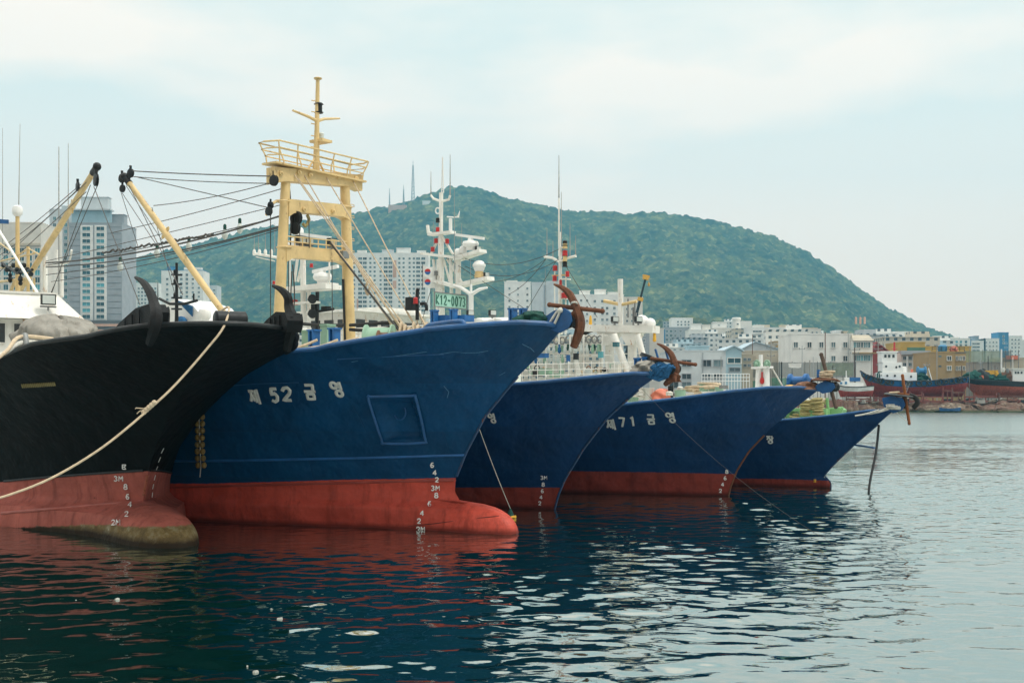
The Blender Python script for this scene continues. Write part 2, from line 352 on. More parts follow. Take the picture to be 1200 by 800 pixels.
xs = np.arange(-1500, 1500.1, 5.0); ys = np.concatenate([np.arange(700, 1100, 10.0), np.arange(1100, 2260, 5.5), np.arange(2260, 2880, 60)])
X, Y = np.meshgrid(xs, ys); Z = terr(X, Y)
cs = 7.5; gx = np.floor(X / cs); gy = np.floor(Y / cs); best = np.full(X.shape, 9.0); hh = np.zeros(X.shape)
def hsh(a, b, k): return np.modf(np.abs(np.sin(a * 127.1 + b * 311.7 + k * 74.7) * 43758.5453))[0]
for dx in (-1, 0, 1):
    for dy in (-1, 0, 1):
        ax = gx + dx; ay = gy + dy; cx = (ax + hsh(ax, ay, 1)) * cs; cy = (ay + hsh(ax, ay, 2)) * cs
        dd = np.hypot(X - cx, Y - cy) / cs; k = dd < best; best = np.where(k, dd, best); hh = np.where(k, hsh(ax, ay, 3), hh)
forest = np.clip((Y - 950) / 100, 0, 1) * np.clip(1 - (Y - 2300) / 100, 0, 1)
Z = Z + forest * (5 + 9 * hh) * np.sqrt(np.clip(1 - (best / 0.95) ** 2, 0, 1))
ny, nx = X.shape; V = np.stack([X.ravel(), Y.ravel(), Z.ravel()], 1)
ii = (np.arange(ny - 1)[:, None] * nx + np.arange(nx - 1)[None, :]).ravel()
Fc = np.stack([ii, ii + 1, ii + nx + 1, ii + nx], 1)
def mountain_material():
    m, N, LK, bs = newmat('forested_slope')
    v = objvec(N, LK)
    vo = N.new('ShaderNodeTexVoronoi'); vo.inputs['Scale'].default_value = 0.13; LK.new(v, vo.inputs['Vector'])
    sp = N.new('ShaderNodeSeparateColor'); LK.new(vo.outputs['Color'], sp.inputs[0])
    c1 = ramp(N, LK, sp.outputs[0], [(0.0, (0.020, 0.038, 0.014)), (0.55, (0.034, 0.060, 0.020)), (0.78, (0.085, 0.105, 0.032)), (0.93, (0.16, 0.165, 0.065))])
    big = ramp(N, LK, noise(N, LK, 0.009, 6, 0.68, v), [(0.40, (0.010, 0.028, 0.016)), (0.62, (0.20, 0.20, 0.07))])
    c = mixc(N, LK, 0.36, c1, big)
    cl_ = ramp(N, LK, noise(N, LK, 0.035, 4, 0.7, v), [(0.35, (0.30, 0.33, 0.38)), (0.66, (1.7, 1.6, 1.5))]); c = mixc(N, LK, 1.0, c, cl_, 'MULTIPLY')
    bare = ramp(N, LK, noise(N, LK, 0.02, 6, 0.7, v), [(0.66, (0, 0, 0)), (0.72, (0.6, 0.6, 0.6))])
    c = mixc(N, LK, bare, c, (0.16, 0.16, 0.09))
    LK.new(c, bs.inputs['Base Color']); bs.inputs['Roughness'].default_value = 1.0; bs.inputs['Specular IOR Level'].default_value = 0.1
    bump(N, LK, noise(N, LK, 0.35, 4, 0.7, v), 1.0, 3.0, bs)
    return m
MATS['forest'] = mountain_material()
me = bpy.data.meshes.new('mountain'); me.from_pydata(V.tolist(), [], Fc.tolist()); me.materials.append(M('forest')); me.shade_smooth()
mo = bpy.data.objects.new('mountain', me); COL.objects.link(mo); tag(mo, 'long forested mountain ridge fading blue-green in the haze', kind='structure')
# flat shore land, out to the horizon
xs2 = [-2900, -2500, -1500] + list(range(-1400, 1401, 100)) + [1500, 2500, 2900]; ys2 = [SHORE + 4, 300, 420, 560, 700, 760, 900, 2940]
g = MB(); vv = [(x, y, 2.2 + min(1, max(0, (y - 300) / 460)) * 4 - 0.3 * (y >= 760) ) for y in ys2 for x in xs2]; k = len(xs2)
g.add(vv, [(j * k + i, j * k + i + 1, (j + 1) * k + i + 1, (j + 1) * k + i) for j in range(len(ys2) - 1) for i in range(k - 1)])
g.build('ground', 'asphalt', None, smooth=0, kind='structure', label='flat harbour land behind the shore')
# rubble bank with weed at the waterline
g = MB(); att = []; nxb = 700; rr2 = random.Random(5); x0, x1 = -260.0, 400.0; prof = [(-2.5, -0.6), (-1.2, -0.1), (-0.4, 0.35), (0.3, 0.8), (1.2, 1.4), (2.2, 1.9), (3.2, 2.2), (4.6, 2.22)]
vs = []
for i in range(nxb + 1):
    x = x0 + (x1 - x0) * i / nxb; wob = 1.2 * math.sin(x * 0.11) + 0.8 * math.sin(x * 0.37 + 1)
    for j, (dy, z) in enumerate(prof):
        e = 0 if j in (0, 7) else 0.7
        vs.append((x + rr2.uniform(-e, e), SHORE + dy + (wob if j < 7 else 0) * (1 if j < 6 else 0.5) + rr2.uniform(-e, e), z + rr2.uniform(-e, e) * 0.6))
kp = len(prof); g.add(vs, [(i * kp + j, (i + 1) * kp + j, (i + 1) * kp + j + 1, i * kp + j + 1) for i in range(nxb) for j in range(kp - 1)])
def bank_material():
    m, N, LK, bs = newmat('rubble_bank'); v = objvec(N, LK)
    c = ramp(N, LK, noise(N, LK, 1.3, 8, 0.75, v), [(0.35, (0.04, 0.03, 0.025)), (0.52, (0.18, 0.13, 0.09)), (0.68, (0.44, 0.38, 0.30))])
    r_ = ramp(N, LK, noise(N, LK, 0.12, 5, 0.7, v), [(0.45, (0, 0, 0)), (0.6, (0.8, 0.8, 0.8))])
    c = mixc(N, LK, r_, c, (0.16, 0.065, 0.045))
    s = N.new('ShaderNodeSeparateXYZ'); t = N.new('ShaderNodeTexCoord'); LK.new(t.outputs['Object'], s.inputs[0])
    wz = N.new('ShaderNodeMapRange'); wz.inputs[1].default_value = 0.15; wz.inputs[2].default_value = 0.9; wz.inputs[3].default_value = 1; wz.inputs[4].default_value = 0
    LK.new(s.outputs['Z'], wz.inputs[0]); c = mixc(N, LK, wz.outputs[0], c, (0.03, 0.045, 0.012))
    LK.new(c, bs.inputs['Base Color']); bs.inputs['Roughness'].default_value = 0.95
    bump(N, LK, noise(N, LK, 3, 6, 0.8, v), 1.0, 0.3, bs); return m
MATS['bank'] = bank_material()
g.build('shore_bank', 'bank', None, smooth=0, kind='structure', label='rubble shore bank green with weed at the waterline')
# ================================================================== HULLS
def hull_material(name, top, foul, algae=None, alg_z=0.45, rusty=0.2, top_rough=0.42, fade=None, scuff=0.0, spec=0.16):
    m, N, LK, bs = newmat(name); v = objvec(N, LK)
    def attr(k):
        a = N.new('ShaderNodeAttribute'); a.attribute_name = k; return a.outputs['Fac']
    def rng(x, a, b):
        q = N.new('ShaderNodeMapRange'); q.inputs[1].default_value = a; q.inputs[2].default_value = b; LK.new(x, q.inputs[0]); return q.outputs[0]
    def addn(x, n, k):
        q = N.new('ShaderNodeMath'); q.operation = 'MULTIPLY_ADD'; LK.new(n, q.inputs[0]); q.inputs[1].default_value = k; LK.new(x, q.inputs[2]); return q.outputs[0]
    big = noise(N, LK, 0.7, 6, 0.65, v); fine = noise(N, LK, 6.0, 6, 0.7, v)
    streak = noise(N, LK, 2.2, 7, 0.7, objvec(N, LK, (1.6, 1.6, 0.16)))
    c = ramp(N, LK, big, [(0.3, tuple(x * 0.72 for x in top)), (0.7, tuple(x * 1.3 for x in top))])
    # square repaint patches and plate-by-plate tone
    br = N.new('ShaderNodeTexBrick'); br.inputs['Scale'].default_value = 1.0; br.inputs['Brick Width'].default_value = 3.4; br.inputs['Row Height'].default_value = 1.25
    br.inputs['Mortar Size'].default_value = 0.012; br.inputs['Color1'].default_value = (0.86, 0.86, 0.86, 1); br.inputs['Color2'].default_value = (1.14, 1.14, 1.14, 1); br.inputs['Mortar'].default_value = (0.8, 0.8, 0.8, 1)
    xz = N.new('ShaderNodeCombineXYZ'); sp = N.new('ShaderNodeSeparateXYZ'); t = N.new('ShaderNodeTexCoord'); LK.new(t.outputs['Object'], sp.inputs[0]); LK.new(sp.outputs['X'], xz.inputs[0]); LK.new(sp.outputs['Z'], xz.inputs[1])
    LK.new(xz.outputs[0], br.inputs['Vector']); c = mixc(N, LK, 0.8, c, br.outputs['Color'], 'MULTIPLY')
    if fade: c = mixc(N, LK, ramp(N, LK, streak, [(0.5, (0, 0, 0)), (0.8, (0.5, 0.5, 0.5))]), c, fade)
    if scuff:
        c = mixc(N, LK, ramp(N, LK, noise(N, LK, 9, 3, 0.8, objvec(N, LK, (0.25, 0.25, 2.2))), [(0.70, (0, 0, 0)), (0.76, (scuff,) * 3)]), c, tuple(min(1, x * 3 + 0.05) for x in top))
    f = ramp(N, LK, noise(N, LK, 1.1, 6, 0.7, v), [(0.3, tuple(x * 0.75 for x in foul)), (0.7, tuple(min(0.8, x * 1.25) for x in foul))])
    f = mixc(N, LK, ramp(N, LK, streak, [(0.48, (0, 0, 0)), (0.70, (0.85, 0.85, 0.85))]), f, tuple(x * 0.42 for x in foul))
    f = mixc(N, LK, ramp(N, LK, noise(N, LK, 4.0, 8, 0.8, v), [(0.62, (0, 0, 0)), (0.72, (0.5, 0.5, 0.5))]), f, tuple(min(0.8, x * 1.5 + 0.03) for x in foul))
    if algae:
        am = rng(addn(attr('pz'), noise(N, LK, 3.0, 6, 0.8, v), -0.16), alg_z - 0.10, alg_z - 0.14)
        ac = ramp(N, LK, noise(N, LK, 3.0, 8, 0.8, v), [(0.3, (0.06, 0.045, 0.02)), (0.5, algae), (0.62, (0.24, 0.21, 0.13)), (0.74, (0.60, 0.57, 0.48))])
        low = rng(addn(attr('wz'), noise(N, LK, 2.5, 6, 0.8, v), -0.2), 0.16, 0.0)
        ac = mixc(N, LK, low, ac, (0.03, 0.02, 0.012)); f = mixc(N, LK, am, f, ac)
    else:
        am = rng(addn(attr('wz'), noise(N, LK, 2.0, 6, 0.8, v), -0.12), 0.10, -0.02); f = mixc(N, LK, am, f, tuple(x * 0.35 for x in foul))
    pm = rng(addn(attr('pz'), noise(N, LK, 5.0, 5, 0.75, v), 0.05), 0.018, 0.032); c = mixc(N, LK, pm, f, c)
    if rusty:
        r_ = ramp(N, LK, noise(N, LK, 2.6, 9, 0.78, objvec(N, LK, (1, 1, 0.3))), [(0.74 - 0.12 * rusty, (0, 0, 0)), (0.80 - 0.1 * rusty, (0.9, 0.9, 0.9))])
        c = mixc(N, LK, r_, c, (0.10, 0.04, 0.018))
    LK.new(c, bs.inputs['Base Color']); bs.inputs['Specular IOR Level'].default_value = spec
    rr = N.new('ShaderNodeMapRange'); rr.inputs[3].default_value = top_rough - 0.12; rr.inputs[4].default_value = top_rough + 0.2; LK.new(fine, rr.inputs[0]); LK.new(rr.outputs[0], bs.inputs['Roughness'])
    b1 = bump(N, LK, noise(N, LK, 1.5, 3, 0.5, v), 1.0, 0.09, None)
    wv = N.new('ShaderNodeTexWave'); wv.wave_type = 'BANDS'; wv.bands_direction = 'X'; wv.inputs['Scale'].default_value = 0.55; wv.inputs['Distortion'].default_value = 1.5; wv.inputs['Detail'].default_value = 2; LK.new(v, wv.inputs['Vector'])
    b1 = bump(N, LK, wv.outputs['Fac'], 0.2, 0.02, None, b1)
    b2 = bump(N, LK, br.outputs['Fac'], 0.5, -0.012, None, b1); bump(N, LK, fine, 0.25, 0.02, bs, b2)
    MATS[name] = m
BMZ = ([-2, 0, 1.5, 3, 6], [2.2, 2.95, 3.25, 3.5, 3.7])
class Boat:
    def __init__(s, px, d, heading, stem, sheer, aft, name, label, beam=1.0, length=28, Lz=None, Pz=None, Ez=None, bulb=None, group=None):
        """px,d: stem at the waterline; stem/sheer: profile points read off the photograph; aft: rail height far aft"""
        s.o = Vector(((px - 600) / FPX * d, d, 0)); s.th = R(heading)
        s.c, s.s_ = math.cos(s.th), math.sin(s.th)
        s.root = empty(name, s.o, label, 'fishing boat', group, s.th); s.beam = beam; s.length = length; s.bulb = bulb
        s.Lz = Lz or ([-1, 0, 2, 4, 5.2], [11, 10.5, 9.5, 8.5, 7.5]); s.Pz = Pz or ([0, 2, 4, 5.2], [1.6, 1.8, 2.3, 2.6]); s.Ez = Ez or ([0, 3, 5.2], [1, 1, 1.15])
        pts = [s.L(x, y, 0) for x, y in stem]; pts = sorted([(p[2], p[0]) for p in pts])
        z0 = pts[0][0]; pts = [(-2.0, pts[0][1] - 0.9 * (z0 + 2) * 0.5)] + pts
        s.stz = np.array([p[0] for p in pts]); s.sts = np.array([p[1] for p in pts])
        s.tipz = pts[-1][0]; s.tips = pts[-1][1]; s.slope = (pts[-1][1] - pts[-3][1]) / (pts[-1][0] - pts[-3][0])
        sh = [s.pick(x, y) for x, y in sheer]; sh = sorted([(p[0], p[2]) for p in sh] + [(s.tips, s.tipz)])
        sh = [(-length - 5, aft), (sh[0][0] - 9, aft)] + sh if sh[0][0] - 9 > -length else [(-length - 5, aft)] + sh
        s.shs = np.array([p[0] for p in sh]); s.shz = np.array([p[1] for p in sh])
    def loc(s, p):
        q = Vector(p) - s.o; return Vector((q.x * s.c + q.y * s.s_, -q.x * s.s_ + q.y * s.c, q.z))
    def wor(s, p):
        p = Vector(p); return s.o + Vector((p.x * s.c - p.y * s.s_, p.x * s.s_ + p.y * s.c, p.z))
    def L(s, px, py, b):
        """local point on the fore-and-aft plane b metres to port of the centreline"""
        o = s.loc((0, 0, EYE)); e = s.loc(at(px, py, 1)); d = e - o
        k = (b - o.y) / d.y; return o + d * k
    def S(s, px, py, sv):
        """local point on the athwartships plane at station sv"""
        o = s.loc((0, 0, EYE)); e = s.loc(at(px, py, 1)); d = e - o; k = (sv - o.x) / d.x; return o + d * k
    def s0(s, z):
        z = np.asarray(z, float); r = np.interp(z, s.stz, s.sts); return np.where(z > s.tipz, s.tips + (z - s.tipz) * s.slope, r)
    def hb0(s, S_, Z_):
        S_ = np.asarray(S_, float); Z_ = np.asarray(Z_, float)
        a = np.clip((s.s0(Z_) - S_) / np.interp(Z_, *s.Lz), 0, 1); p = np.interp(Z_, *s.Pz); e = np.interp(Z_, *s.Ez)
        return np.interp(Z_, *BMZ) * s.beam * np.power(np.maximum(1 - np.power(1 - a, p), 0), 1 / e)
    def hb(s, S_, Z_):
        h = s.hb0(S_, Z_)
        if s.bulb:
            sc, Lb, zc, Hb, Rb = s.bulb; S_ = np.asarray(S_, float); Z_ = np.asarray(Z_, float)
            q = 1 - np.clip((S_ - sc) / Lb, 0, None) ** 2.4 - np.abs((Z_ - zc) / Hb) ** 2.4
            bb = Rb * np.power(np.clip(q, 0, 1), 0.45); n = 2.2; h = (h ** n + bb ** n) ** (1 / n)
        return h
    def sf(s, z):
        r = s.s0(z)
        if s.bulb:
            sc, Lb, zc, Hb, Rb = s.bulb; q = np.clip(1 - np.abs((np.asarray(z, float) - zc) / Hb) ** 2.4, 0, 1)
            r = np.where(q > 0, np.maximum(r, sc + Lb * np.power(q, 1 / 2.4)), r)
        return r
    def zs(s, S_): return np.interp(S_, s.shs, s.shz)
    def pick(s, px, py, side=-1, off=0.0):
        """point of the starboard (-1) or port (+1) skin under a pixel"""
        o = s.loc((0, 0, EYE)); d = s.loc(at(px, py, 1)) - o
        k = np.linspace(15, 75, 6001); P = [o[i] + d[i] * k for i in range(3)]
        h = s.hb(P[0], P[2]) * np.where(P[0] > s.sf(P[2]), 0, 1)
        f = np.where(P[0] > s.sf(P[2]), -1.0, h - np.abs(P[1]))
        i = int(np.argmax(f > 0))
        if f[i] <= 0: i = int(np.argmax(f))
        kk = k[i]
        if f[i] > 0 and i > 0 and f[i-1] > -0.5: kk = k[i - 1] + (k[i] - k[i - 1]) * (0 - f[i - 1]) / (f[i] - f[i - 1])
        p = o + d * kk; y = s.hb(p.x, p.z); return Vector((p.x, (-1 if p.y < 0 else 1) * abs(float(y)) if f[i] > 0 else p.y, p.z)) if abs(p.y) > 0.02 else p
    def norm(s, S_, Z_, side=-1):
        e = 0.02; h = lambda a, b: float(s.hb(a, b)); gx = (h(S_ + e, Z_) - h(S_ - e, Z_)) / (2 * e); gz = (h(S_, Z_ + e) - h(S_, Z_ - e)) / (2 * e)
        return Vector((-gx, side, -gz)).normalized()
    def skin(s, px, py, off=0.006):
        p = s.pick(px, py); return p + s.norm(p.x, p.z, -1 if p.y < 0 else 1) * off
    def build_hull(s, mat, paint_line, dents=0.02, pocket=None, label=None):
        """paint_line: pixels of the photograph on the starboard skin"""
        na, nz_ = 150, 96; q = np.linspace(0, 1, na); A = s.length * (0.25 * q + 0.75 * q ** 2.4); A[:1] = 0
        VV = np.linspace(0, 1, nz_); zmin = -0.9
        S_ = np.zeros((na, nz_)); Zz = np.zeros((na, nz_))
        for i, a in enumerate(A):
            zt = s.tipz
            for _ in range(30): zt = 0.5 * zt + 0.5 * float(s.zs(float(s.s0(zt)) - a))
            z = zmin + (zt - zmin) * VV; Zz[i] = z
            k = 1 - min(1, a / 4.5); k = k * k * (3 - 2 * k)
            S_[i] = s.s0(z) - a + (s.sf(z) - s.s0(z)) * k
        Hh = s.hb(S_, Zz); Hh[0] = np.where(s.sf(Zz[0]) - S_[0] < 1e-6, np.minimum(Hh[0], 0.0), Hh[0])
        Hh[0] = 0
        u = np.sin(S_ * 2.1 + Zz * 1.3) * np.sin(Zz * 4.1 + S_ * 0.7) + 0.6 * np.sin(S_ * 5.3 - Zz * 2.0 + 1) * np.sin(Zz * 7.3 + 2)
        fade = np.clip(A / 0.8, 0, 1)[:, None] * np.clip((s.zs(S_) - Zz) / 0.5, 0, 1)
        Hh = Hh + dents * u * fade
        if pocket is not None:
            pc = [s.pick(*p) for p in pocket]; PS = np.array([(p.x, p.z) for p in pc])
            ins = np.ones(S_.shape); k = len(PS); cx, cz = PS.mean(0)
            for i in range(k):
                x1, z1 = PS[i]; x2, z2 = PS[(i + 1) % k]; n_ = np.array([z2 - z1, -(x2 - x1)]); n_ = n_ / np.linalg.norm(n_)
                if n_ @ np.array([cx - x1, cz - z1]) < 0: n_ = -n_
                dd = (S_ - x1) * n_[0] + (Zz - z1) * n_[1]; ins = np.minimum(ins, np.clip(dd / 0.10, 0, 1))
            Hh = Hh - 0.22 * ins
        Hs = Hh.copy(); Hp = Hh.copy()
        vs = []; fs = []; pz = []; wz = []
        pa = sorted((q.x, q.z) for q in (s.pick(*p) for p in paint_line)); PX = [p[0] for p in pa]; PZ = [p[1] for p in pa]; k_ = (PZ[-1] - PZ[0]) / (PX[-1] - PX[0]); PX = [PX[0] - 20] + PX + [PX[-1] + 3]; PZ = [PZ[0] - 10 * k_] + PZ + [PZ[-1] + 1.5 * k_]
        for side, H_ in ((-1, Hs), (1, Hp)):
            o = len(vs)
            for i in range(na):
                for j in range(nz_):
                    vs.append((S_[i, j], side * H_[i, j], Zz[i, j])); wz.append(Zz[i, j]); pz.append(Zz[i, j] - np.interp(S_[i, j], PX, PZ))
            for i in range(na - 1):
                for j in range(nz_ - 1):
                    a = o + i * nz_ + j; b = a + nz_; f = (a, b, b + 1, a + 1); fs.append(f if side > 0 else f[::-1])
        ns = na * nz_; fs.append(tuple([(na - 1) * nz_ + j for j in range(nz_)] + [ns + (na - 1) * nz_ + j for j in range(nz_ - 1, -1, -1)]))
        g = MB(); g.v = vs; g.f = fs
        h = g.build('hull', mat, s.root, smooth=50, attrs={'pz': pz, 'wz': wz}, label=label)
        s.rim = [(S_[i, -1], Hh[i, -1], Zz[i, -1]) for i in range(na)]
        return h
    def cap_rail(s, mat, r=0.045, inner=None, wid=0.16, deck='deck_green', drop=0.85):
        pts = [(p[0], -p[1], p[2]) for p in s.rim[::-1]] + [(p[0], p[1], p[2]) for p in s.rim[1:]]
        g = MB(); g.tube(pts, r, 8, 1.0)
        g.build('cap_rail', mat, s.root)
        g = MB(); vs = []; fs = []; K = len(pts)
        def ins(x, y, z, dz, gap):
            aa = float(s.s0(z)) - x; z2 = z - dz; x2 = float(s.s0(z2)) - aa - 0.08; h = max(0.0, float(s.hb0(x2, z2)) - gap)
            return (x2, math.copysign(h, y) if abs(y) > 1e-6 else 0.0, z2)
        for x, y, z in pts:
            vs += [(x - (0.05 if abs(y) < 1 else 0), y * 0.99, z + 0.0)] + [ins(x, y, z, 0.02 + (drop - .02) * q / 5, 0.12) for q in range(6)]
        for i in range(K - 1):
            for j in range(6): fs.append((i * 7 + j, (i + 1) * 7 + j, (i + 1) * 7 + j + 1, i * 7 + j + 1))
        g.add(vs, fs); g.build('bulwark', inner or 'deck_white', s.root)
        g = MB(); n = len(s.rim); vs = []; fs = []
        for p in s.rim:
            q = ins(p[0], p[1] + 1e-3, p[2], drop, 0.14); vs += [(q[0], -q[1], q[2] + 0.01), (q[0], 0, q[2] + 0.05), (q[0], q[1], q[2] + 0.01)]
        for i in range(n - 1):
            for j in (0, 1): fs.append((i * 3 + j, i * 3 + j + 1, (i + 1) * 3 + j + 1, (i + 1) * 3 + j))
        g.add(vs, fs); g.build('deck', deck, s.root)
        s.drop = drop
    def dz(s, x): return float(s.zs(x)) - s.drop + 0.05
    def strip(s, pxs, r, mat, name='rubbing_strake', flat=1.0, both=False, label=None, n=40):
        """half-round bar welded along the skin through pixels"""
        P = [s.pick(*p) for p in pxs]; P = sorted(P, key=lambda p: p.x); xs_ = np.linspace(P[0].x, P[-1].x, n); zs_ = np.interp(xs_, [p.x for p in P], [p.z for p in P])
        g = MB()
        for side in ((-1, 1) if both else (-1,)):
            g.tube([(x, side * float(s.hb(x, z)), z) for x, z in zip(xs_, zs_)], r, 8)
        return g.build(name, mat, s.root, label=label)
    def part(s, g, name, mat, parent=None, **k): return g.build(name, mat, parent or s.root, **k)
    def glyphs(s, strokes, name, mat, wd, parent=None, off=0.012):
        """strokes: list of pixel polylines, laid on the skin as raised weld-and-paint lettering"""
        g = MB()
        for st in strokes:
            pts = []
            for i in range(len(st) - 1):
                k = max(2, int(math.hypot(st[i + 1][0] - st[i][0], st[i + 1][1] - st[i][1]) / 1.6) + 1)
                for j in range(k): pts.append((st[i][0] + (st[i + 1][0] - st[i][0]) * j / k, st[i][1] + (st[i + 1][1] - st[i][1]) * j / k))
            pts.append(st[-1]); P = [s.skin(x, y, off) for x, y in pts]
            nn = s.norm(P[0].x, P[0].z)
            g.tube(P, wd / 2, 8, 0.3 if len(P) > 1 else 1, up=nn)
        return g.build(name, mat, parent or s.root, smooth=60)
# stroke fonts on a unit square, y downwards
def _circ(cx, cy, rx, ry, n=12, a0=0, a1=360): return [(cx + rx * math.cos(R(a0 + (a1 - a0) * i / n)), cy + ry * math.sin(R(a0 + (a1 - a0) * i / n))) for i in range(n + 1)]
FONT = {
 '제': [[(0.0, .12), (.5, .12)], [(.27, .12), (.22, .45), (0.0, .8)], [(.25, .42), (.48, .8)], [(.45, .42), (.65, .42)], [(.68, 0.05), (.68, .9)], [(.95, 0), (.95, 1)]],
 '5': [[(.9, .05), (.2, .05), (.15, .45), (.6, .38), (.9, .6), (.8, .88), (.45, 1), (.1, .88)]],
 '2': [[(.08, .28), (.25, .06), (.65, .02), (.9, .22), (.8, .48), (.1, .97), (.95, .97)]],
 '금': [[(.15, .02), (.85, .02), (.8, .34)], [(0, .46), (1, .46)], [(.2, .64), (.8, .64), (.8, .98), (.2, .98), (.2, .64)]],
 '영': [_circ(.27, .25, .25, .2), [(.52, .15), (.82, .15)], [(.52, .34), (.82, .34)], [(.84, 0), (.84, .56)], _circ(.6, .8, .28, .2)],
 '장': [[(.0, .06), (.6, .06)], [(.32, .06), (.05, .5)], [(.3, .25), (.6, .5)], [(.78, 0), (.78, .56)], [(.78, .27), (1, .27)], _circ(.5, .8, .28, .2)],
 '7': [[(.05, .03), (.95, .03), (.45, 1)]], '1': [[(.2, .2), (.55, 0), (.55, 1)]],
 '3': [[(.1, .1), (.5, 0), (.85, .2), (.5, .46), (.9, .75), (.5, 1), (.08, .88)]], 'M': [[(0, 1), (.05, 0), (.5, .6), (.95, 0), (1, 1)]],
 '4': [[(.7, 1), (.7, 0), (.05, .7), (1, .7)]], '6': [[(.85, .08), (.4, .1), (.1, .6), (.3, 1), (.75, .98), (.9, .7), (.6, .5), (.12, .6)]],
 '8': [_circ(.5, .25, .36, .24), _circ(.5, .75, .44, .25)], 'B': [[(.95, .1), (.05, .1), (.05, .95), (.95, .95), (.6, .5), (.95, .1)], [(.05, .5), (.6, .5)]],
 '0': [_circ(.5, .5, .4, .5)], 'K': [[(.05, 0), (.05, 1)], [(.95, 0), (.1, .55), (.95, 1)]], '-': [[(.1, .5), (.9, .5)]], 'E': [[(.95, .02), (.05, .02), (.05, .98), (.95, .98)], [(.05, .5), (.8, .5)]],
}
def put(ch, x, y, w_, h_, shear=0.0):
    """glyph strokes into pixels; shear moves the foot of the glyph right"""
    return [[(x + px * w_ + py * shear, y + py * h_) for px, py in st] for st in FONT[ch]]
BOATS = 'fishing boats moored side by side'
# ---- black boat
hull_material('hull_black', (0.0022, 0.0045, 0.0050), (0.38, 0.11, 0.085), algae=(0.17, 0.12, 0.05), alg_z=-1.20, spec=0.08, rusty=0.06, top_rough=0.6)
hull_material('hull_navy', (0.0010, 0.046, 0.130), (0.50, 0.074, 0.048), rusty=0.4, scuff=0.3, fade=(0.002, 0.070, 0.17), top_rough=0.42)
hull_material('hull_navy_dull', (0.0010, 0.030, 0.105), (0.24, 0.040, 0.028), rusty=0.12, scuff=0.2)
hull_material('hull_navy_deep', (0.0010, 0.030, 0.105), (0.24, 0.040, 0.028), rusty=0.10, scuff=0.15)
A = Boat(170, 29.1, -57, [(277, 379), (258, 404), (236, 432), (212, 464), (194, 496), (181, 527), (173, 554), (169, 575), (167, 592), (171, 600), (177, 603)],
         [(0, 418), (37, 403), (101, 394), (131, 387), (172, 381), (232, 379)], 3.6, 'black_trawler',
         'black hulled fishing boat with faded pink bottom, two dark anchors and rounded bow', beam=1.0, length=26,
         Lz=([-1, 0, 1.2, 2, 4, 5.2], [7.5, 7.5, 9.6, 10.3, 9.8, 6.5]), Pz=([0, 2, 3.9, 5.2], [1.6, 1.8, 2.2, 3.2]), Ez=([0, 3, 4.3, 5.2], [1, 1, 1.12, 1.75]), bulb=(-0.3, 2.95, -0.1, 0.92, 0.98), group=BOATS)
A.build_hull('hull_black', [(5, 564.5), (60, 559.5), (120, 555), (168, 552)], 0.006)
B = Boat(533, 30.8, -35, [(660, 383), (636, 412), (604, 444), (568, 488), (546, 530), (534, 560), (533, 576), (540, 588), (553, 596)],
         [(371, 409), (380, 406), (440, 396), (500, 386), (540, 382), (580, 379), (610, 377.5), (640, 379)], 4.2, 'blue_trawler',
         'large royal blue fishing boat with red bulbous bow and cream gantry', beam=1.0, length=28, bulb=(0.4, 1.55, -0.15, 0.86, 0.55), group=BOATS)
B.build_hull('hull_navy', [(240, 566.5), (400, 562), (520, 560)], 0.018, pocket=[(437, 467), (481, 466), (494, 515), (453, 515)])
C = Boat(649, 36.3, -35, [(774, 438), (750, 455), (713, 488), (684, 525), (662, 561), (654, 580), (650, 596)],
         [(601, 450), (640, 447), (699, 441), (742, 437)], 4.0, 'blue_trawler',
         'blue fishing boat right behind the red bulb, plain red waterline and crossed rusty anchor', length=26, group=BOATS)
C.build_hull('hull_navy_dull', [(545, 571), (600, 571), (648, 571)], 0.012)
D = Boat(854, 41.2, -35, [(959, 457), (933, 477), (904, 501), (878, 528), (864, 550), (856.5, 569), (853.5, 581)],
         [(700, 476), (736, 473), (792, 467), (854, 458.6), (900, 454), (938, 453.7)], 3.4, 'blue_trawler',
         'blue fishing boat lettered 71 with a tall brown anchor pole on its bow', length=27, group=BOATS)
D.build_hull('hull_navy_deep', [(680, 552), (760, 553), (850, 555)], 0.012)
E = Boat(963, 45.0, -35, [(1048, 480), (1030, 496), (1001, 521), (980, 541), (967, 555), (963, 566), (962, 572)],
         [(915, 492), (940, 490), (980, 486), (1017, 481)], 2.6, 'small_blue_trawler',
         'lowest and farthest blue fishing boat with bright green deck gear and orange anchor pole', beam=0.78, length=22, bulb=(0.0, 0.35, 0.05, 0.33, 0.12), group=BOATS)
E.build_hull('hull_navy_deep', [(870, 560.5), (910, 561), (955, 562.5)], 0.010)
A.cap_rail('black_metal', 0.05, 'deck_white', deck='deck_white'); B.cap_rail('blue_rail', 0.06, 'deck_white', deck='deck_white'); C.cap_rail('blue_rail', 0.05, deck='deck_white')
D.cap_rail('blue_rail', 0.05, deck='deck_white'); E.cap_rail('blue_rail', 0.04, deck='deck_green')

def stem_bar(b, z0, z1, r, mat):
    g = MB(); g.tube([(float(b.sf(z)) + .005, 0, z) for z in np.linspace(z0, z1, 24)], r, 8); g.build('stem_bar', mat, b.root)
stem_bar(D, -.2, 2.1, .032, 'rusty_iron'); stem_bar(C, -.2, 3.6, .035, 'stem_navy'); stem_bar(E, -.1, 2.4, .03, 'stem_navy'); stem_bar(B, 1.36, 3.9, .035, 'stem_navy'); stem_bar(A, 1.0, 1.5, .035, 'rust_pink')
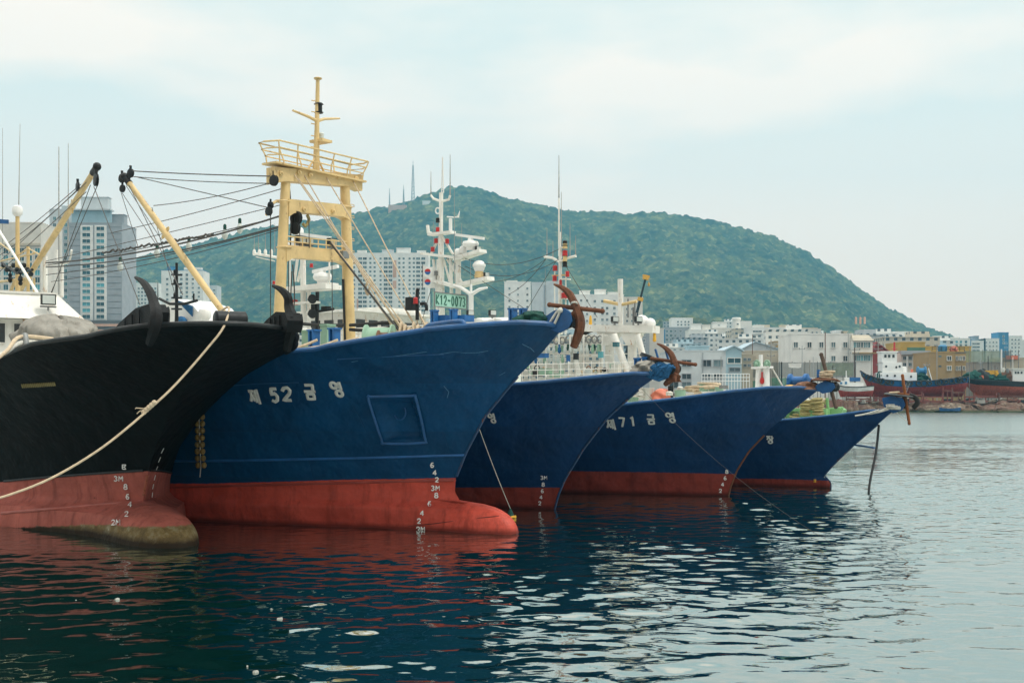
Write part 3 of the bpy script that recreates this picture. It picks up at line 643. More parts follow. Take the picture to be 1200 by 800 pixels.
# ================================================================== BOAT GEAR
def P(b, g, name, mat, parent=None, **k): return g.build(name, mat, parent or b.root, **k)
def wires(b, lst, r=0.012, mat='wire', name='wire', n=10):
    """lst: (px0,py0,b0, px1,py1,b1, sag)"""
    for t in lst:
        x0, y0, b0, x1, y1, b1, sg = t
        g = MB(); g.tube(sag(b.L(x0, y0, b0), b.L(x1, y1, b1), sg, n), r, 5); P(b, g, name, mat)
def whip(b, x, y0, y1, bb, r=0.02, mat='aerial_grey', x1=None):
    g = MB(); p0 = b.L(x, y0, bb); p1 = b.L(x if x1 is None else x1, y1, bb); g.tube([p0, p0.lerp(p1, .35), p1], [r, r * .7, r * .35], 6); return P(b, g, 'whip_antenna', mat)
def floodlight(b, x, y, bb, w=0.34, yaw=0.0):
    c = b.L(x, y, bb); g = MB(); g.box(c, (0.14, w, w * .75), rz=yaw); f = P(b, g, 'floodlight', 'black_metal')
    g = MB(); n = Vector((math.cos(yaw), math.sin(yaw), 0)); g.box(c + n * 0.075, (0.02, w * .84, w * .6), rz=yaw); P(b, g, 'lens', 'lamp_glass', f)
    g = MB(); g.box(c + Vector((0, 0, -w * .5)), (0.05, w * 1.1, 0.05), rz=yaw); g.beam(c + Vector((0, 0, -w * .5)), c + Vector((0, 0, -w * .8)), .05, .05); P(b, g, 'bracket', 'grey_metal', f)
def bollard(b, x, ytop, ybot, bb, wpx=8, mat='blue_bright', ext=0.5):
    """flared steel mooring post of H section"""
    p0 = b.L(x, ybot, bb); p1 = b.L(x, ytop, bb); h = p1.z - p0.z; d = (b.wor(p0) - Vector((0, 0, EYE))).length; w_ = wpx * d / FPX; g = MB()
    for s_ in (-1, 1):
        g.beam(p0 + Vector((s_ * w_ * .25, 0, -ext)), p0 + Vector((s_ * w_ * .25, 0, h)), .05, w_ * .8, up=(0, 1, 0), h1=w_)
    g.beam(p0 + Vector((0, 0, -ext)), p0 + Vector((0, 0, h * .9)), .04, w_ * .5, up=(1, 0, 0), h1=w_ * .6)
    g.box(p0 + Vector((0, 0, h)), (w_ * 1.05, w_ * 1.0, 0.04)); return P(b, g, 'bollard', mat)
def light_box(b, x, y, bb, mat, r=0.09, h=0.16, name='navigation_light'):
    c = b.L(x, y, bb); g = MB(); g.lathe(c, [(r * 1.2, -h * .6), (r * 1.2, -h * .5), (r, -h * .48), (r, h * .35), (r * 1.15, h * .4), (r * .6, h * .6)], 12); P(b, g, name, mat)
def radar(b, x0, y0, x1, y1, cx, cy0, cy1, bb, mat='white_clean'):
    """scanner bar from (x0,y0) to (x1,y1) over a pedestal"""
    p0 = b.L(x0, y0, bb); p1 = b.L(x1, y1, bb); g = MB(); g.beam(p0, p1, .12, .11); sc = P(b, g, 'radar_scanner', mat)
    c = b.L(cx, cy1, bb); t = b.L(cx, cy0, bb); h = t.z - c.z
    g = MB(); g.lathe(c, [(.18, 0), (.2, h * .2), (.3, h * .3), (.34, h * .5), (.3, h * .72), (.12, h * .8), (.1, h)], 16); P(b, g, 'pedestal', mat, sc)
def dome(b, x, ytop, ybot, bb, r, mat='white_clean', name='satellite_dome'):
    c = b.L(x, ybot, bb); h = b.L(x, ytop, bb).z - c.z; g = MB()
    g.lathe(c, [(r * .55, -0.04), (r * .9, h * .12), (r, h * .3), (r, h * .62), (r * .85, h * .85), (r * .45, h * .97), (0.01, h)], 18); return P(b, g, name, mat)
def anchor(b, bb, arc, arc_r, stock, stock_r, mat, label, shank=None, name='bow_anchor', flat=1.5, group='anchors hung at the bows', stockmat=None, ab=None):
    """stocked anchor: curved arms through pixel points at plane bb (all in one rigid piece with its stock)"""
    ab = ab or [bb] * len(arc); pts = [b.wor(b.L(x, y, q)) for (x, y), q in zip(arc, ab)]; mid = pts[len(pts) // 2]
    e = empty(name, mid, label, 'anchor', group)
    cp = curve(pts, 6); n = len(cp); rr = [np.interp(i / (n - 1), np.linspace(0, 1, len(arc_r)), arc_r) for i in range(n)]
    g = MB(); g.tube([p - mid for p in cp], rr, 6, flat * .8, up=b.wor((1, 0, 0)) - b.o); g.build('arm', mat, e)
    if stock:
        q = [b.wor(b.L(x, y, v)) - mid for x, y, v in stock]; g = MB(); g.tube(q, stock_r, 10)
        for k in (0, -1): g.ball(q[k], stock_r * 1.15, 10)
        g.build('stock', stockmat or mat, e)
    if shank:
        q = [b.wor(b.L(x, y, v)) - mid for x, y, v in shank]; g = MB(); g.tube(q, [stock_r * 1.9, stock_r * 1.4], 10); g.build('shank', mat, e)
    return e, mid
def drum(b, c, r, wid, mat, axis=(0, 1, 0), name='anchor_roller', rim='black_metal'):
    g = MB(); c = Vector(c); h = wid / 2; g.lathe(c, [(r * .35, -h * 1.1), (r, -h), (r * .95, -h * .8), (r * .62, -h * .5), (r * .6, 0), (r * .62, h * .5), (r * .95, h * .8), (r, h), (r * .35, h * 1.1)], 22, axis)
    return P(b, g, name, mat)
def coil(b, c, r, n, mat, tr=0.025, seed=1, name='rope_coil', sq=1.0):
    r2 = random.Random(seed); g = MB(); c = Vector(c)
    for k in range(n):
        rr = r * r2.uniform(.8, 1.1); o = Vector((r2.uniform(-.05, .05), r2.uniform(-.05, .05), k * tr * 1.5)); tl = r2.uniform(-.15, .15)
        g.tube([c + o + Vector((rr * math.cos(t), rr * sq * math.sin(t), tl * rr * math.cos(t + k))) for t in [6.283 * i / 20 for i in range(20)]], tr, 6, closed=True)
    return P(b, g, name, mat)
def draft(b, marks, h=5.4, wd=0.028):
    g_all = []
    for txt, x, y in marks:
        w_ = h * .78; x0 = x - len(txt) * w_ * .6
        for k, ch in enumerate(txt): g_all += put(ch, x0 + k * w_ * 1.3, y - h / 2, w_, h)
    return b.glyphs(g_all, 'draft_lettering', 'mark_white', wd, off=0.035)

# ---------------------------------------------------------------- black boat (A)
A.strip([(5, 563.5), (60, 558.5), (120, 554), (168, 551)], 0.032, 'black_metal', both=True)
A.strip([(2, 601), (60, 596), (120, 591), (165, 587.5)], 0.04, 'foul_pink', name='lower_strake')
draft(A, [('B', 147, 546), ('3M', 140, 560), ('8', 148.7, 569.5), ('6', 151, 581), ('4', 153, 592), ('2', 149.5, 603), ('2M', 137, 612.5)], 5.8, 0.03)
g = MB()
for zc_, yy in ((2.15, 0), (1.92, 0), (1.68, 0), (1.45, 0), (1.22, 0), (1.0, 0)):
    sx = float(A.s0(zc_)) - 0.75; y = float(A.hb(sx, zc_)); n_ = A.norm(sx, zc_, 1)
    p = Vector((sx, y, zc_)) + n_ * 0.012; p2 = Vector((sx - .05, float(A.hb(sx - .05, zc_ - .12)), zc_ - .12)) + n_ * 0.012; g.tube([p, p2], 0.022, 6, 0.4, up=n_)
P(A, g, 'draft_lettering', 'mark_white')
g = MB()                                                        # brass grating of the freeing port
for k in range(19):
    x = 26 + k * 2.1; y = 451.5 - k * 0.13; g.tube([A.skin(x, y - 1.8, 0.02), A.skin(x + 1.3, y + 1.8, 0.02)], 0.018, 5)
P(A, g, 'scupper_grating', 'rope_yellow')
# starboard and port anchor beds on the shoulders of the bow
for nm, bb, tri, cen, lab in (('s', -1.35, [(133, 388), (140, 379), (159, 362), (174, 357), (178, 366), (176, 384)], (187.5, 369), None),
                        ('p', 1.35, [(304, 385), (313, 375), (323.6, 366), (334, 367), (337, 376), (335, 389)], (344.5, 377), None)):
    poly = [A.L(x, y, bb - .16) for x, y in tri]
    g = MB(); g.prism(poly, (0, 0.05, 0)); g.prism([p + Vector((0, .28, 0)) for p in poly], (0, 0.05, 0))
    for i in range(len(poly) - 1):
        g.beam(poly[i] + Vector((0, .165, 0)), poly[i + 1] + Vector((0, .165, 0)), .34, .03)
    for k in (0.25, .5, .75):
        q = poly[1].lerp(poly[3], k); g.beam(q + Vector((0, -.03, 0)), Vector((q.x, q.y - .03, poly[0].z - .05)), .03, .04)
    P(A, g, 'anchor_bed', 'anchor_black')
    drum(A, A.L(cen[0], cen[1], bb + .1), .17, .34, 'anchor_black', axis=(0.5, 1, 0))
anchor(A, -1.35, [(159, 325), (168, 331), (176, 343), (180.5, 356), (183.5, 368), (182.5, 381), (179, 392), (175, 403)], [.03, .06, .08, .09, .105, .10, .09, .065], None, .05, 'anchor_black',
       'dark stockless anchor on the black boat, the one over its near side', shank=[(165, 372, -1.3), (184, 369, -1.3)], ab=[-1.25, -1.3, -1.36, -1.42, -1.5, -1.55, -1.58, -1.58])
anchor(A, 1.35, [(320, 335), (329, 339), (337, 348), (338.5, 360), (342, 372), (341, 386), (338, 399), (336, 411)], [.03, .06, .08, .09, .105, .10, .09, .075], None, .05, 'anchor_black',
       'dark stockless anchor at the far corner of the black bow, against the blue boat', shank=[(325, 377, 1.3), (342, 375, 1.3)], ab=[1.4, 1.45, 1.5, 1.5, 1.45, 1.45, 1.45, 1.45])
g = MB(); c = A.L(270, 373, 0.0); g.lathe(c + Vector((0, -.32, -.02)), [(.14, 0), (.17, .02), (.17, .62), (.14, .64)], 14, (0, 1, 0)); P(A, g, 'bow_fairlead', 'black_metal')
g = MB(); c = A.L(27, 402, -2.9); g.tube([c + Vector((-.28, .0, -.12)), c + Vector((-.26, 0, .1)), c + Vector((.2, 0, .16)), c + Vector((.3, 0, .0)), c + Vector((.3, 0, -.2))], .075, 10); P(A, g, 'side_fairlead', 'grey_metal')
# wheelhouse
def frustum(g, b0, b1):
    vs = list(b0) + list(b1); g.add(vs, [(3, 2, 1, 0), (4, 5, 6, 7), (0, 1, 5, 4), (1, 2, 6, 5), (2, 3, 7, 6), (3, 0, 4, 7)])
wx = -8.6                                                       # station of the wheelhouse front
pr = A.S(86, 376, wx); yb = pr.y; z1 = pr.z; z2 = z1 + .80; yw = -4.3
def rect(x0, x1, ya, yb_, z): return [Vector((x0, ya, z)), Vector((x1, ya, z)), Vector((x1, yb_, z)), Vector((x0, yb_, z))]
g = MB(); frustum(g, rect(wx - 5, wx, -2.2, yb - .15, z1 - 3.2), rect(wx - 5, wx, -2.2, yb - .15, z1)); wh = P(A, g, 'wheelhouse', 'white_paint')
g = MB(); frustum(g, rect(wx - 5.2, wx + .35, -2.6, yb + .28, z1 + .01), rect(wx - 5, wx - .25, -2.2, yb - .42, z2)); g.beam((wx - .2, -2.2, z2 + .02), (wx - .2, yb - .42, z2 + .02), .06, .05); P(A, g, 'visor', 'white_paint', wh)
for k in range(6):
    yc = yb - .75 - k * .72
    if yc < -2.0: break
    g = MB(); g.box((wx + .012, yc, z1 - .42), (.03, .46, .56)); wn = P(A, g, 'window', 'glass_dark', wh)
    g = MB(); g.tube([(wx + .03, yc + sy * .25, z1 - .42 + sz * .3) for sy, sz in ((-1, -1), (1, -1), (1, 1), (-1, 1))], .022, 6, closed=True)
    P(A, g, 'window_frame', 'white_paint', wh)
floodlight(A, 56.5, 351, A.S(56.5, 351, wx + .35).y, .42, 0)
c = A.S(39, 384, wx + .1); g = MB(); g.tube([c + Vector((0, .2 * math.cos(t), .2 * math.sin(t))) for t in [6.283 * i / 18 for i in range(18)]], .035, 8, closed=True); P(A, g, 'spare_ring', 'white_clean')
g = MB(); q = A.L(68, 402, -1.2); g.heap((q.x, q.y, q.z - .45), (1.5, 1.0, 1.08), 11, rough=.22, n=120, m=40)
r2 = random.Random(77); fo = [(r2.uniform(3, 14), r2.uniform(0, 6.28), r2.uniform(-2, 2)) for _ in range(14)]
for i_, p_ in enumerate(g.v):
    u_ = Vector(p_) - q; a_ = math.atan2(u_.y, u_.x); f_ = sum(abs(math.sin(k_ * a_ + c_ + m_ * u_.z * 3)) ** 6 for k_, c_, m_ in fo) / 14
    g.v[i_] = (q.x + u_.x * (1 + .30 * f_), q.y + u_.y * (1 + .30 * f_), p_[2] + .16 * f_ * (1 if u_.z > -.2 else 0))
tarp = MB.build(g, 'tarp_cover', 'tarp', A.root)
# aft yellow mast with dome, lattice, whips
ab_ = 0.4
g = MB(); p0 = A.L(21, 400, ab_); p1 = A.L(20.5, 253, ab_); g.tube([p0, p1], [.10, .075], 12); P(A, g, 'dome_post', 'cream_paint')
dome(A, 20.5, 240.5, 252.5, ab_, .19)
g = MB()
for (x0, y0, x1, y1, r) in ((33, 289, 33, 348, .06), (0, 306, 40, 297, .035), (0, 330, 36, 326, .05), (20, 300, 33, 291, .03), (20, 300, 0, 285, .03), (10, 348, 18, 328, .07), (40, 326, 40, 348, .04), (33, 291, 46, 298, .03), (0, 314, 34, 310, .03)):
    g.tube([A.L(x0, y0, ab_), A.L(x1, y1, ab_)], r, 8)
P(A, g, 'mast_frame', 'cream_paint')
g = MB()
for k in range(9): g.ball(A.L(4 + k * 4, 311 + (k % 3) * 5 + (6 if k in (2, 5) else 0), ab_ - .1), (.13, .1, .10), 8)
for k in range(6): g.ball(A.L(12 + (k % 2) * 12, 316 + k * 3.2, ab_ - .1), (.08, .08, .09), 8)
g.tube([A.L(2, 308, ab_ - .1), A.L(20, 320, ab_ - .1), A.L(38, 316, ab_ - .1)], .05, 6); g.tube([A.L(12, 312, ab_ - .1), A.L(12, 330, ab_ - .1)], .03, 6); g.tube([A.L(24, 312, ab_ - .1), A.L(24, 333, ab_ - .1)], .03, 6)
P(A, g, 'lashing_chain', 'black_metal')
g = MB(); q = A.L(-4, 259, ab_); g.box(q, (.1, .9, .16)); g.beam(q + Vector((0, 0, -.08)), q + Vector((0, 0, -1.6)), .06, .06); P(A, g, 'wind_deflector', 'blue_rail')
whip(A, 22, 240, 145, ab_, .02, x1=23.5); whip(A, 3, 300, 150, 1.2, .02, x1=3)
whip(A, 69, 345, 172, 1.0, .035); whip(A, 80, 300, 168, 1.0, .025)
g = MB(); g.tube([A.L(73, 348, 1.0), A.L(73, 306, 1.0)], .05, 8); g.tube(curve([A.L(67, 293, 1.0), A.L(68, 305, 1.0), A.L(73, 309, 1.0), A.L(81, 306, 1.0), A.L(84, 293, 1.0)], 5), .035, 8); g.tube([A.L(53, 346, 1.0), A.L(53, 300, 1.0)], .09, 8); P(A, g, 'antenna_bracket', 'white_paint')
g = MB(); g.tube([A.L(-6, 262, -.6), A.L(45, 345, -.6)], .045, 8); P(A, g, 'stay_pole', 'white_paint')
# cargo boom
def boom(b, p0, p1, bb, r, headlen, fit):
    a = b.L(*p0, bb); e = b.L(*p1, bb); d = (e - a).normalized(); g = MB(); g.tube([a, a.lerp(e, .5), e], [r * .92, r * 1.06, r * .86], 16); bm = P(b, g, 'boom', 'cream_paint')
    g = MB(); g.tube([e - d * .05, e + d * headlen * .8, e + d * headlen], [r * 1.05, r * .95, r * 1.15], 12); g.ball(e + d * headlen, r * 1.25, 12)
    g.tube([e + d * headlen * .75 + Vector((0, 0, 0)) + Vector((.22 * math.cos(t), 0, .09 * math.sin(t))) for t in [6.283 * i / 12 for i in range(12)]], .025, 6, closed=True)
    P(b, g, 'boom_head', 'black_metal', bm)
    g = MB(); q = a.lerp(e, fit); n = d.cross(Vector((0, 1, 0))).normalized()
    g.tube([q + n * (r * 2.2 * math.cos(t)) + d * (r * .6 * math.sin(t)) for t in [6.283 * i / 14 for i in range(14)]], .022, 6, closed=True); g.beam(q - n * r * 1.6, q + n * r * 1.6, .05, .1); P(b, g, 'boom_band', 'cream_paint', bm)
    return a, e, d, bm
def block(b, c, r, name='pulley_block', mat='black_metal'):
    c = Vector(c); g = MB(); g.lathe(c - Vector((0, r * .3, 0)), [(r * .6, 0), (r, r * .06), (r, r * .22), (r * .5, r * .3), (r, r * .38), (r, r * .54), (r * .6, r * .6)], 14, (0, 1, 0))
    g.beam(c + Vector((0, 0, -r * .4)), c + Vector((0, 0, r * 1.7)), r * .5, r * .25); return P(b, g, name, mat)
boom(A, (16, 352), (109.5, 202), .9, .105, .45, .78)
block(A, A.L(112.5, 211, .8), .19); block(A, A.L(91, 219, .8), .15)
wires(A, [(95, 216, .8, 0, 292, .6, .05), (92, 221, .8, 0, 299, .6, .1), (101, 214, .8, 0, 306, .6, .0), (101, 225, .8, 0, 318, .6, 0), (106, 217, .9, 60, 345, .9, 0), (110, 219, .9, 164, 357, .6, 0),
          (114, 218, .9, 58, 347, 1.2, 0)], .013)
# ---------------------------------------------------------------- blue boat 52 (B)
B.strip([(195, 540), (260, 539.5), (340, 538), (440, 536), (520, 533.5), (546, 533)], 0.035, 'blue_bright', both=True)
B.strip([(195, 571), (300, 568), (420, 565), (500, 563), (532, 562.5)], 0.035, 'foul_red', name='lower_strake', both=True)
B.strip([(395, 421), (450, 418), (520, 415)], 0.012, 'blue_rail', name='weld_seam')
B.strip([(270, 452), (300, 449.5), (350, 448)], 0.010, 'blue_rail', name='weld_seam')
B.strip([(470, 617), (510, 613), (548, 608), (585, 604)], 0.010, 'foul_dark', name='bulb_seam')
g = MB(); rimp = [(434, 464), (482, 463), (487, 465), (498, 513), (495, 518), (452, 519), (447, 514), (432, 468)]
pp = curve([B.skin(x, y, .02) for x, y in rimp + rimp[:1]], 4)[:-1]; g.tube(pp, .038, 8, closed=True); P(B, g, 'anchor_pocket_rim', 'blue_rail')
c = B.pick(468, 487); n_ = B.norm(c.x, c.z); g = MB(); g.tube([c - n_ * .15 + Vector((.19 * math.cos(t), 0, .19 * math.sin(t))) for t in [6.283 * i / 20 for i in range(20)]], .02, 6, closed=True); P(B, g, 'hawse_ring', 'blue_rail')
B.glyphs(put('제', 290.5, 456, 10, 17, 5) , 'name_lettering', 'letter_white', .085)
B.glyphs(put('5', 315.5, 454.5, 9, 16, 3) + put('2', 329.5, 453.5, 11, 15.5, 2), 'name_lettering', 'letter_white', .095)
B.glyphs(put('금', 355, 450.5, 13, 17, 3.5), 'name_lettering', 'letter_white', .085)
B.glyphs(put('영', 386, 447, 13, 17, 5), 'name_lettering', 'letter_white', .085)
draft(B, [('6', 507, 544), ('4', 510, 553), ('2', 512.6, 561.5), ('3M', 510.6, 571.5), ('8', 512, 580.5), ('6', 504, 591), ('4', 495.5, 601), ('2', 492, 610), ('2M', 493.6, 619.5)], 5.6, .030)
for st_ in ([(446, 420), (459, 417.5), (472, 416), (500, 412)], [(508, 416), (532, 412), (546, 413.5), (560, 413), (572, 411)], [(612, 403), (622, 408), (626, 412)], [(412, 424), (430, 421)], [(520, 452), (526, 459), (524, 466)], [(585, 440), (592, 436)]):
    B.glyphs([st_], 'paint_scratch', 'scratch_blue', .012, off=.002)
# yellow floats hung over the side
st = empty('float_string', B.wor(B.skin(236, 512, .2)), 'string of worn yellow floats hanging over the blue side next to the black bow', 'fender'); so_ = B.wor(B.skin(236, 512, .2))
for col_ in (0, 1):
    for k in range(9):
        p = B.wor(B.skin(232.5 + col_ * 6.2 + math.sin(k * .7 + col_) * .8 + k * .35, 478 + k * 8.1, .11)) - so_; g = MB(); g.ball(p, (.075, .075, .088), 10); g.build('float', 'float_yellow', st)
g = MB(); pts = [B.wor(B.skin(x, y, .11)) - so_ for x, y in ((238, 400), (238, 440), (236, 478), (238, 545), (237, 557))]; g.tube(pts, .014, 6); g.build('lanyard', 'white_rope', st)
# gantry
GB = 1.17
zt = lambda px, py, bb: B.L(px, py, bb)
lt = B.L(335, 212, -GB); lb = B.L(325, 400, -GB); rt = B.L(404, 216, GB); rb = B.L(409.5, 402, GB)
xg = (lt.x + rt.x) / 2
lt = Vector((xg, lt.y, lt.z)); rt = Vector((xg, rt.y, rt.z)); lb = Vector((xg - .02, B.L(325, 400, -GB).y, lb.z - 1.0)); rb = Vector((xg - .02, rb.y, rb.z - 1.0))
def Gp(px, py): return B.S(px, py, xg)
g = MB(); g.tube([Gp(325, 420), Gp(330.5, 300), Gp(335, 210)], [.165, .14, .13], 18); P(B, g, 'gantry_post', 'cream_paint')
g = MB(); g.tube([Gp(410, 420), Gp(407, 300), Gp(404, 214)], [.185, .158, .14], 18); P(B, g, 'gantry_post', 'cream_paint')
def crossbeam(x0, y0, x1, y1, h, name='crossbeam', arch=.14):
    g = MB(); a = Gp(x0, y0); c = Gp(x1, y1); k = 14; top = []; bot = []
    for i in range(k + 1):
        t = i / k; p = a.lerp(c, t); e = min(t, 1 - t); ex = arch * max(0, 1 - e / .14) ** 1.6
        top.append(p + Vector((-.16, 0, h / 2))); bot.append(p + Vector((-.16, 0, -h / 2 - ex)))
    g.prism(top + bot[::-1], (.32, 0, 0)); return P(B, g, name, 'cream_paint')
crossbeam(317, 204, 420, 213, .36, arch=.10); crossbeam(334, 241, 407, 248, .34); crossbeam(331, 295, 408, 302, .30)
# top platform fence, flaring outwards
g = MB()
base = [Gp(317, 196), Gp(420, 207)]; L0 = base[0]; L1 = base[1]
fl = lambda t, k: L0.lerp(L1, t) + Vector((0, 0, 0))
hN = .62
def rail_loop(z, out, xo):
    y0 = L0.y - out; y1 = L1.y + out; return [Vector((xg - xo, y0 * .96, z)), Vector((xg - xo * .2, y0, z)), Vector((xg + xo, y0 * .92, z)), Vector((xg + xo, y1 * .92, z)), Vector((xg + xo * .2, y1, z)), Vector((xg - xo, y1 * .96, z))]
zb = (L0.z + L1.z) / 2
for z, out, xo, r in ((zb + .20, .03, .26, .018), (zb + .37, .10, .32, .02), (zb + .54, .16, .36, .024)):
    p = rail_loop(z, out, xo); g.tube(p, r, 8, closed=True)
for i in range(6):
    t = i / 5
    for sx in (-1, 1):
        q = []
        for z, out, xo in ((zb - .02, 0, .25), (zb + .20, .03, .26), (zb + .37, .10, .32), (zb + .54, .16, .36)):
            y = (L0.y - out) * .94 * (1 - t) + (L1.y + out) * .94 * t; q.append(Vector((xg + sx * xo, y, z)))
        g.tube(q, .02, 6)
P(B, g, 'platform_fence', 'cream_paint')
g = MB(); g.box((xg, (L0.y + L1.y) / 2, zb - .03), (.56, L1.y - L0.y + .1, .05)); P(B, g, 'platform', 'cream_paint')
# topmast
tm = lambda py: Gp(370.5 + (200 - py) * .018, py)
g = MB(); g.tube([tm(203), tm(176), tm(150), tm(93)], [.11, .085, .07, .055], 12); g.lathe(tm(93), [(.11, 0), (.12, .03), (.08, .05)], 12)
for s_ in (-1, 1): g.tube([tm(182), tm(200) + Vector((0, s_ * .32, 0))], .03, 6)
for py in (119, 132, 146, 160, 173): p = tm(py); g.tube([p, p + Vector((-.05, -.18, 0))], .016, 6)
P(B, g, 'topmast', 'cream_paint')
g = MB(); p = tm(138); e1 = Gp(343, 129.5); e2 = Gp(398, 139); g.tube([tm(142), Gp(362, 137), e1], [.05, .045, .03], 8); g.tube([tm(142), Gp(380, 139.5), e2], [.05, .04, .025], 8); P(B, g, 'yardarm', 'cream_paint')
c = Gp(373.5, 127); g = MB(); g.lathe(c, [(.12, -.14), (.13, -.11), (.10, -.1), (.10, .1), (.14, .11), (.10, .15)], 14); P(B, g, 'masthead_light', 'black_metal')
c = Gp(376.5, 159.5); g = MB(); g.lathe(c, [(.08, -.08), (.09, -.06), (.07, -.05), (.08, .06), (.05, .1)], 12); P(B, g, 'masthead_light', 'lamp_glass')
g = MB(); g.box(Gp(376, 166), (.5, .4, .07), rx=0); P(B, g, 'light_shelf', 'cream_paint')
# middle fence, blocks, hooks
g = MB()
for y0 in (277, 283, 288): g.tube([Gp(333, y0) + Vector((.1, 0, 0)), Gp(407, y0 + 7) + Vector((.1, 0, 0))], .02, 6)
for i in range(9): t = i / 8; a = Gp(333 + 74 * t, 277 + 7 * t); g.tube([a + Vector((.1, 0, 0)), a + Vector((.1, 0, -.32))], .018, 6)
P(B, g, 'mid_fence', 'cream_paint')
for px, py in ((352, 281), (389, 284), (361, 283)): floodlight(B, px, py, B.S(px, py, xg - .4).y, .30)
for k, (px, py, r) in enumerate(((344, 256, .20), (343, 268, .17), (318, 212, .15), (312, 248, .12), (314, 241, .1))): block(B, Gp(px, py) + Vector((.1, 0, 0)), r)
g = MB(); q = Gp(334, 243); g.tube(curve([Gp(326, 236), Gp(320, 238), Gp(316, 246), Gp(312, 252)], 4), .04, 6); P(B, g, 'hook', 'cream_paint')
g = MB(); g.tube(curve([Gp(360, 252), Gp(362, 258), Gp(358, 265), Gp(355, 262)], 4), .045, 8); P(B, g, 'hook', 'rope_yellow')
g = MB()
for k, y in enumerate((241, 254, 267.5, 281, 295, 308, 322, 336, 350, 363)): c = Gp(412.5, y); g.tube([c + Vector((0, -.08, .03)), c + Vector((0, .09, .03)), c + Vector((0, .09, -.03)), c + Vector((0, -.08, -.03))], .012, 5)
P(B, g, 'rungs', 'cream_paint')
g = MB(); g.tube([Gp(402, 327), Gp(404.5, 405)], .035, 8); P(B, g, 'drain_pipe', 'black_metal')
g = MB()
for px, py in ((324, 204), (358, 206), (345, 203), (392, 208), (412, 210), (351, 246), (371, 248), (385, 248)): g.lathe(Gp(px, py) + Vector((.16, 0, 0)), [(.07, 0), (.07, .05), (.03, .06), (.03, .1)], 10, (1, 0, 0))
P(B, g, 'padeyes', 'cream_paint')
# stays running down forward to the rail
for (x0, y0, x1, y1, bb) in ((340, 205, 470, 385, .35), (345, 210, 478, 388, .2), (378, 209, 488, 384, .5), (409, 212, 500, 385, .6), (384, 284, 467, 390, .2), (367, 240, 474, 389, .1), (352, 206, 462, 386, .5)):
    a = Gp(x0, y0) + Vector((.15, 0, 0)); e = B.L(x1, y1, bb); g = MB(); g.tube([a, e], .017, 6); g.tube([e, e.lerp(a, .10)], .03, 8); P(B, g, 'stay', 'rope')
g = MB(); a = Gp(384, 286); e = B.L(467, 388, .1); g.tube([a + Vector((.1, 0, .03)), e + Vector((0, 0, .03))], .03, 6); P(B, g, 'stay', 'wire')
g = MB(); c = B.L(433, 337, .3); g.tube(curve([c + Vector((0, 0, .3)), c + Vector((.12, 0, .1)), c, c + Vector((-.06, 0, -.2)), c + Vector((-.15, 0, 0)), c + Vector((0, 0, .25))], 4), .03, 6); P(B, g, 'shackle', 'rope')
# boom and running gear going aft
boom(B, (269, 376), (151, 214), -.9, .10, .30, .62)
block(B, B.L(143, 209, -.9), .14); block(B, B.L(143.5, 221, -.9), .12); block(B, B.L(153, 203, -.9), .14)
def gw(x0, y0, bb, x1, y1, s_=0.0, r=.013):
    g = MB(); g.tube(sag(B.L(x0, y0, bb), Gp(x1, y1), s_), r, 5); P(B, g, 'wire', 'wire')
gw(156, 200.5, -.9, 316, 206.5, .02, .017); gw(156, 207, -.9, 316, 215, .04); gw(158, 207, -.9, 313, 243); gw(180, 241, -.9, 317, 214.5, .08); gw(130, 273, -.4, 331, 221, .05); gw(150, 215, -.9, 214, 345, 0)
for t in ((54, 308, -.2, 332, 252, .25, .028), (54, 313, -.2, 332, 264, .22, .022), (54, 311, -.2, 332, 253, .10, .014), (54, 322, -.2, 331, 266, .15, .014), (60, 330, -.2, 331, 268, .15, .012), (54, 306, -.2, 330, 240, .02, .012)): gw(t[0], t[1], t[2], t[3], t[4], t[5], t[6])
wires(B, [(142, 226, -.9, 162, 290, -.9, 0), (143, 226, -.9, 182, 285, -.9, 0), (148, 218, -.9, 190, 282, -.9, 0), (178, 243, -.9, 205, 345, -.9, 0)], .01)
g = MB(); r2 = random.Random(3); pts = []
for k in range(60): t = k / 59; x = 120 + 130 * t; y = 296.5 - 22.5 * t; pts.append(B.L(x, y + r2.uniform(-1.6, 1.6), -.2))
g.tube(pts, .035, 5); P(B, g, 'cable_lashing', 'wire')
for x, y in ((281, 262), (263.5, 269), (221.5, 283), (184, 291), (141, 307)):
    c = B.L(x, y, -.1); g = MB(); g.lathe(c, [(.05, 0), (.05, .12), (.03, .16)], 10); sc_ = P(B, g, 'lamp_socket', 'net_green'); g = MB(); g.lathe(c + Vector((0, 0, -.30)), [(.02, 0), (.07, .04), (.10, .14), (.07, .24), (.045, .30)], 12); P(B, g, 'bulb', 'lamp_glass', sc_)
gw(317, 243, -1.2, 317, 243.5); wires(B, [(317, 248, -1.2, 317, 400, -1.2, 0)], .014)
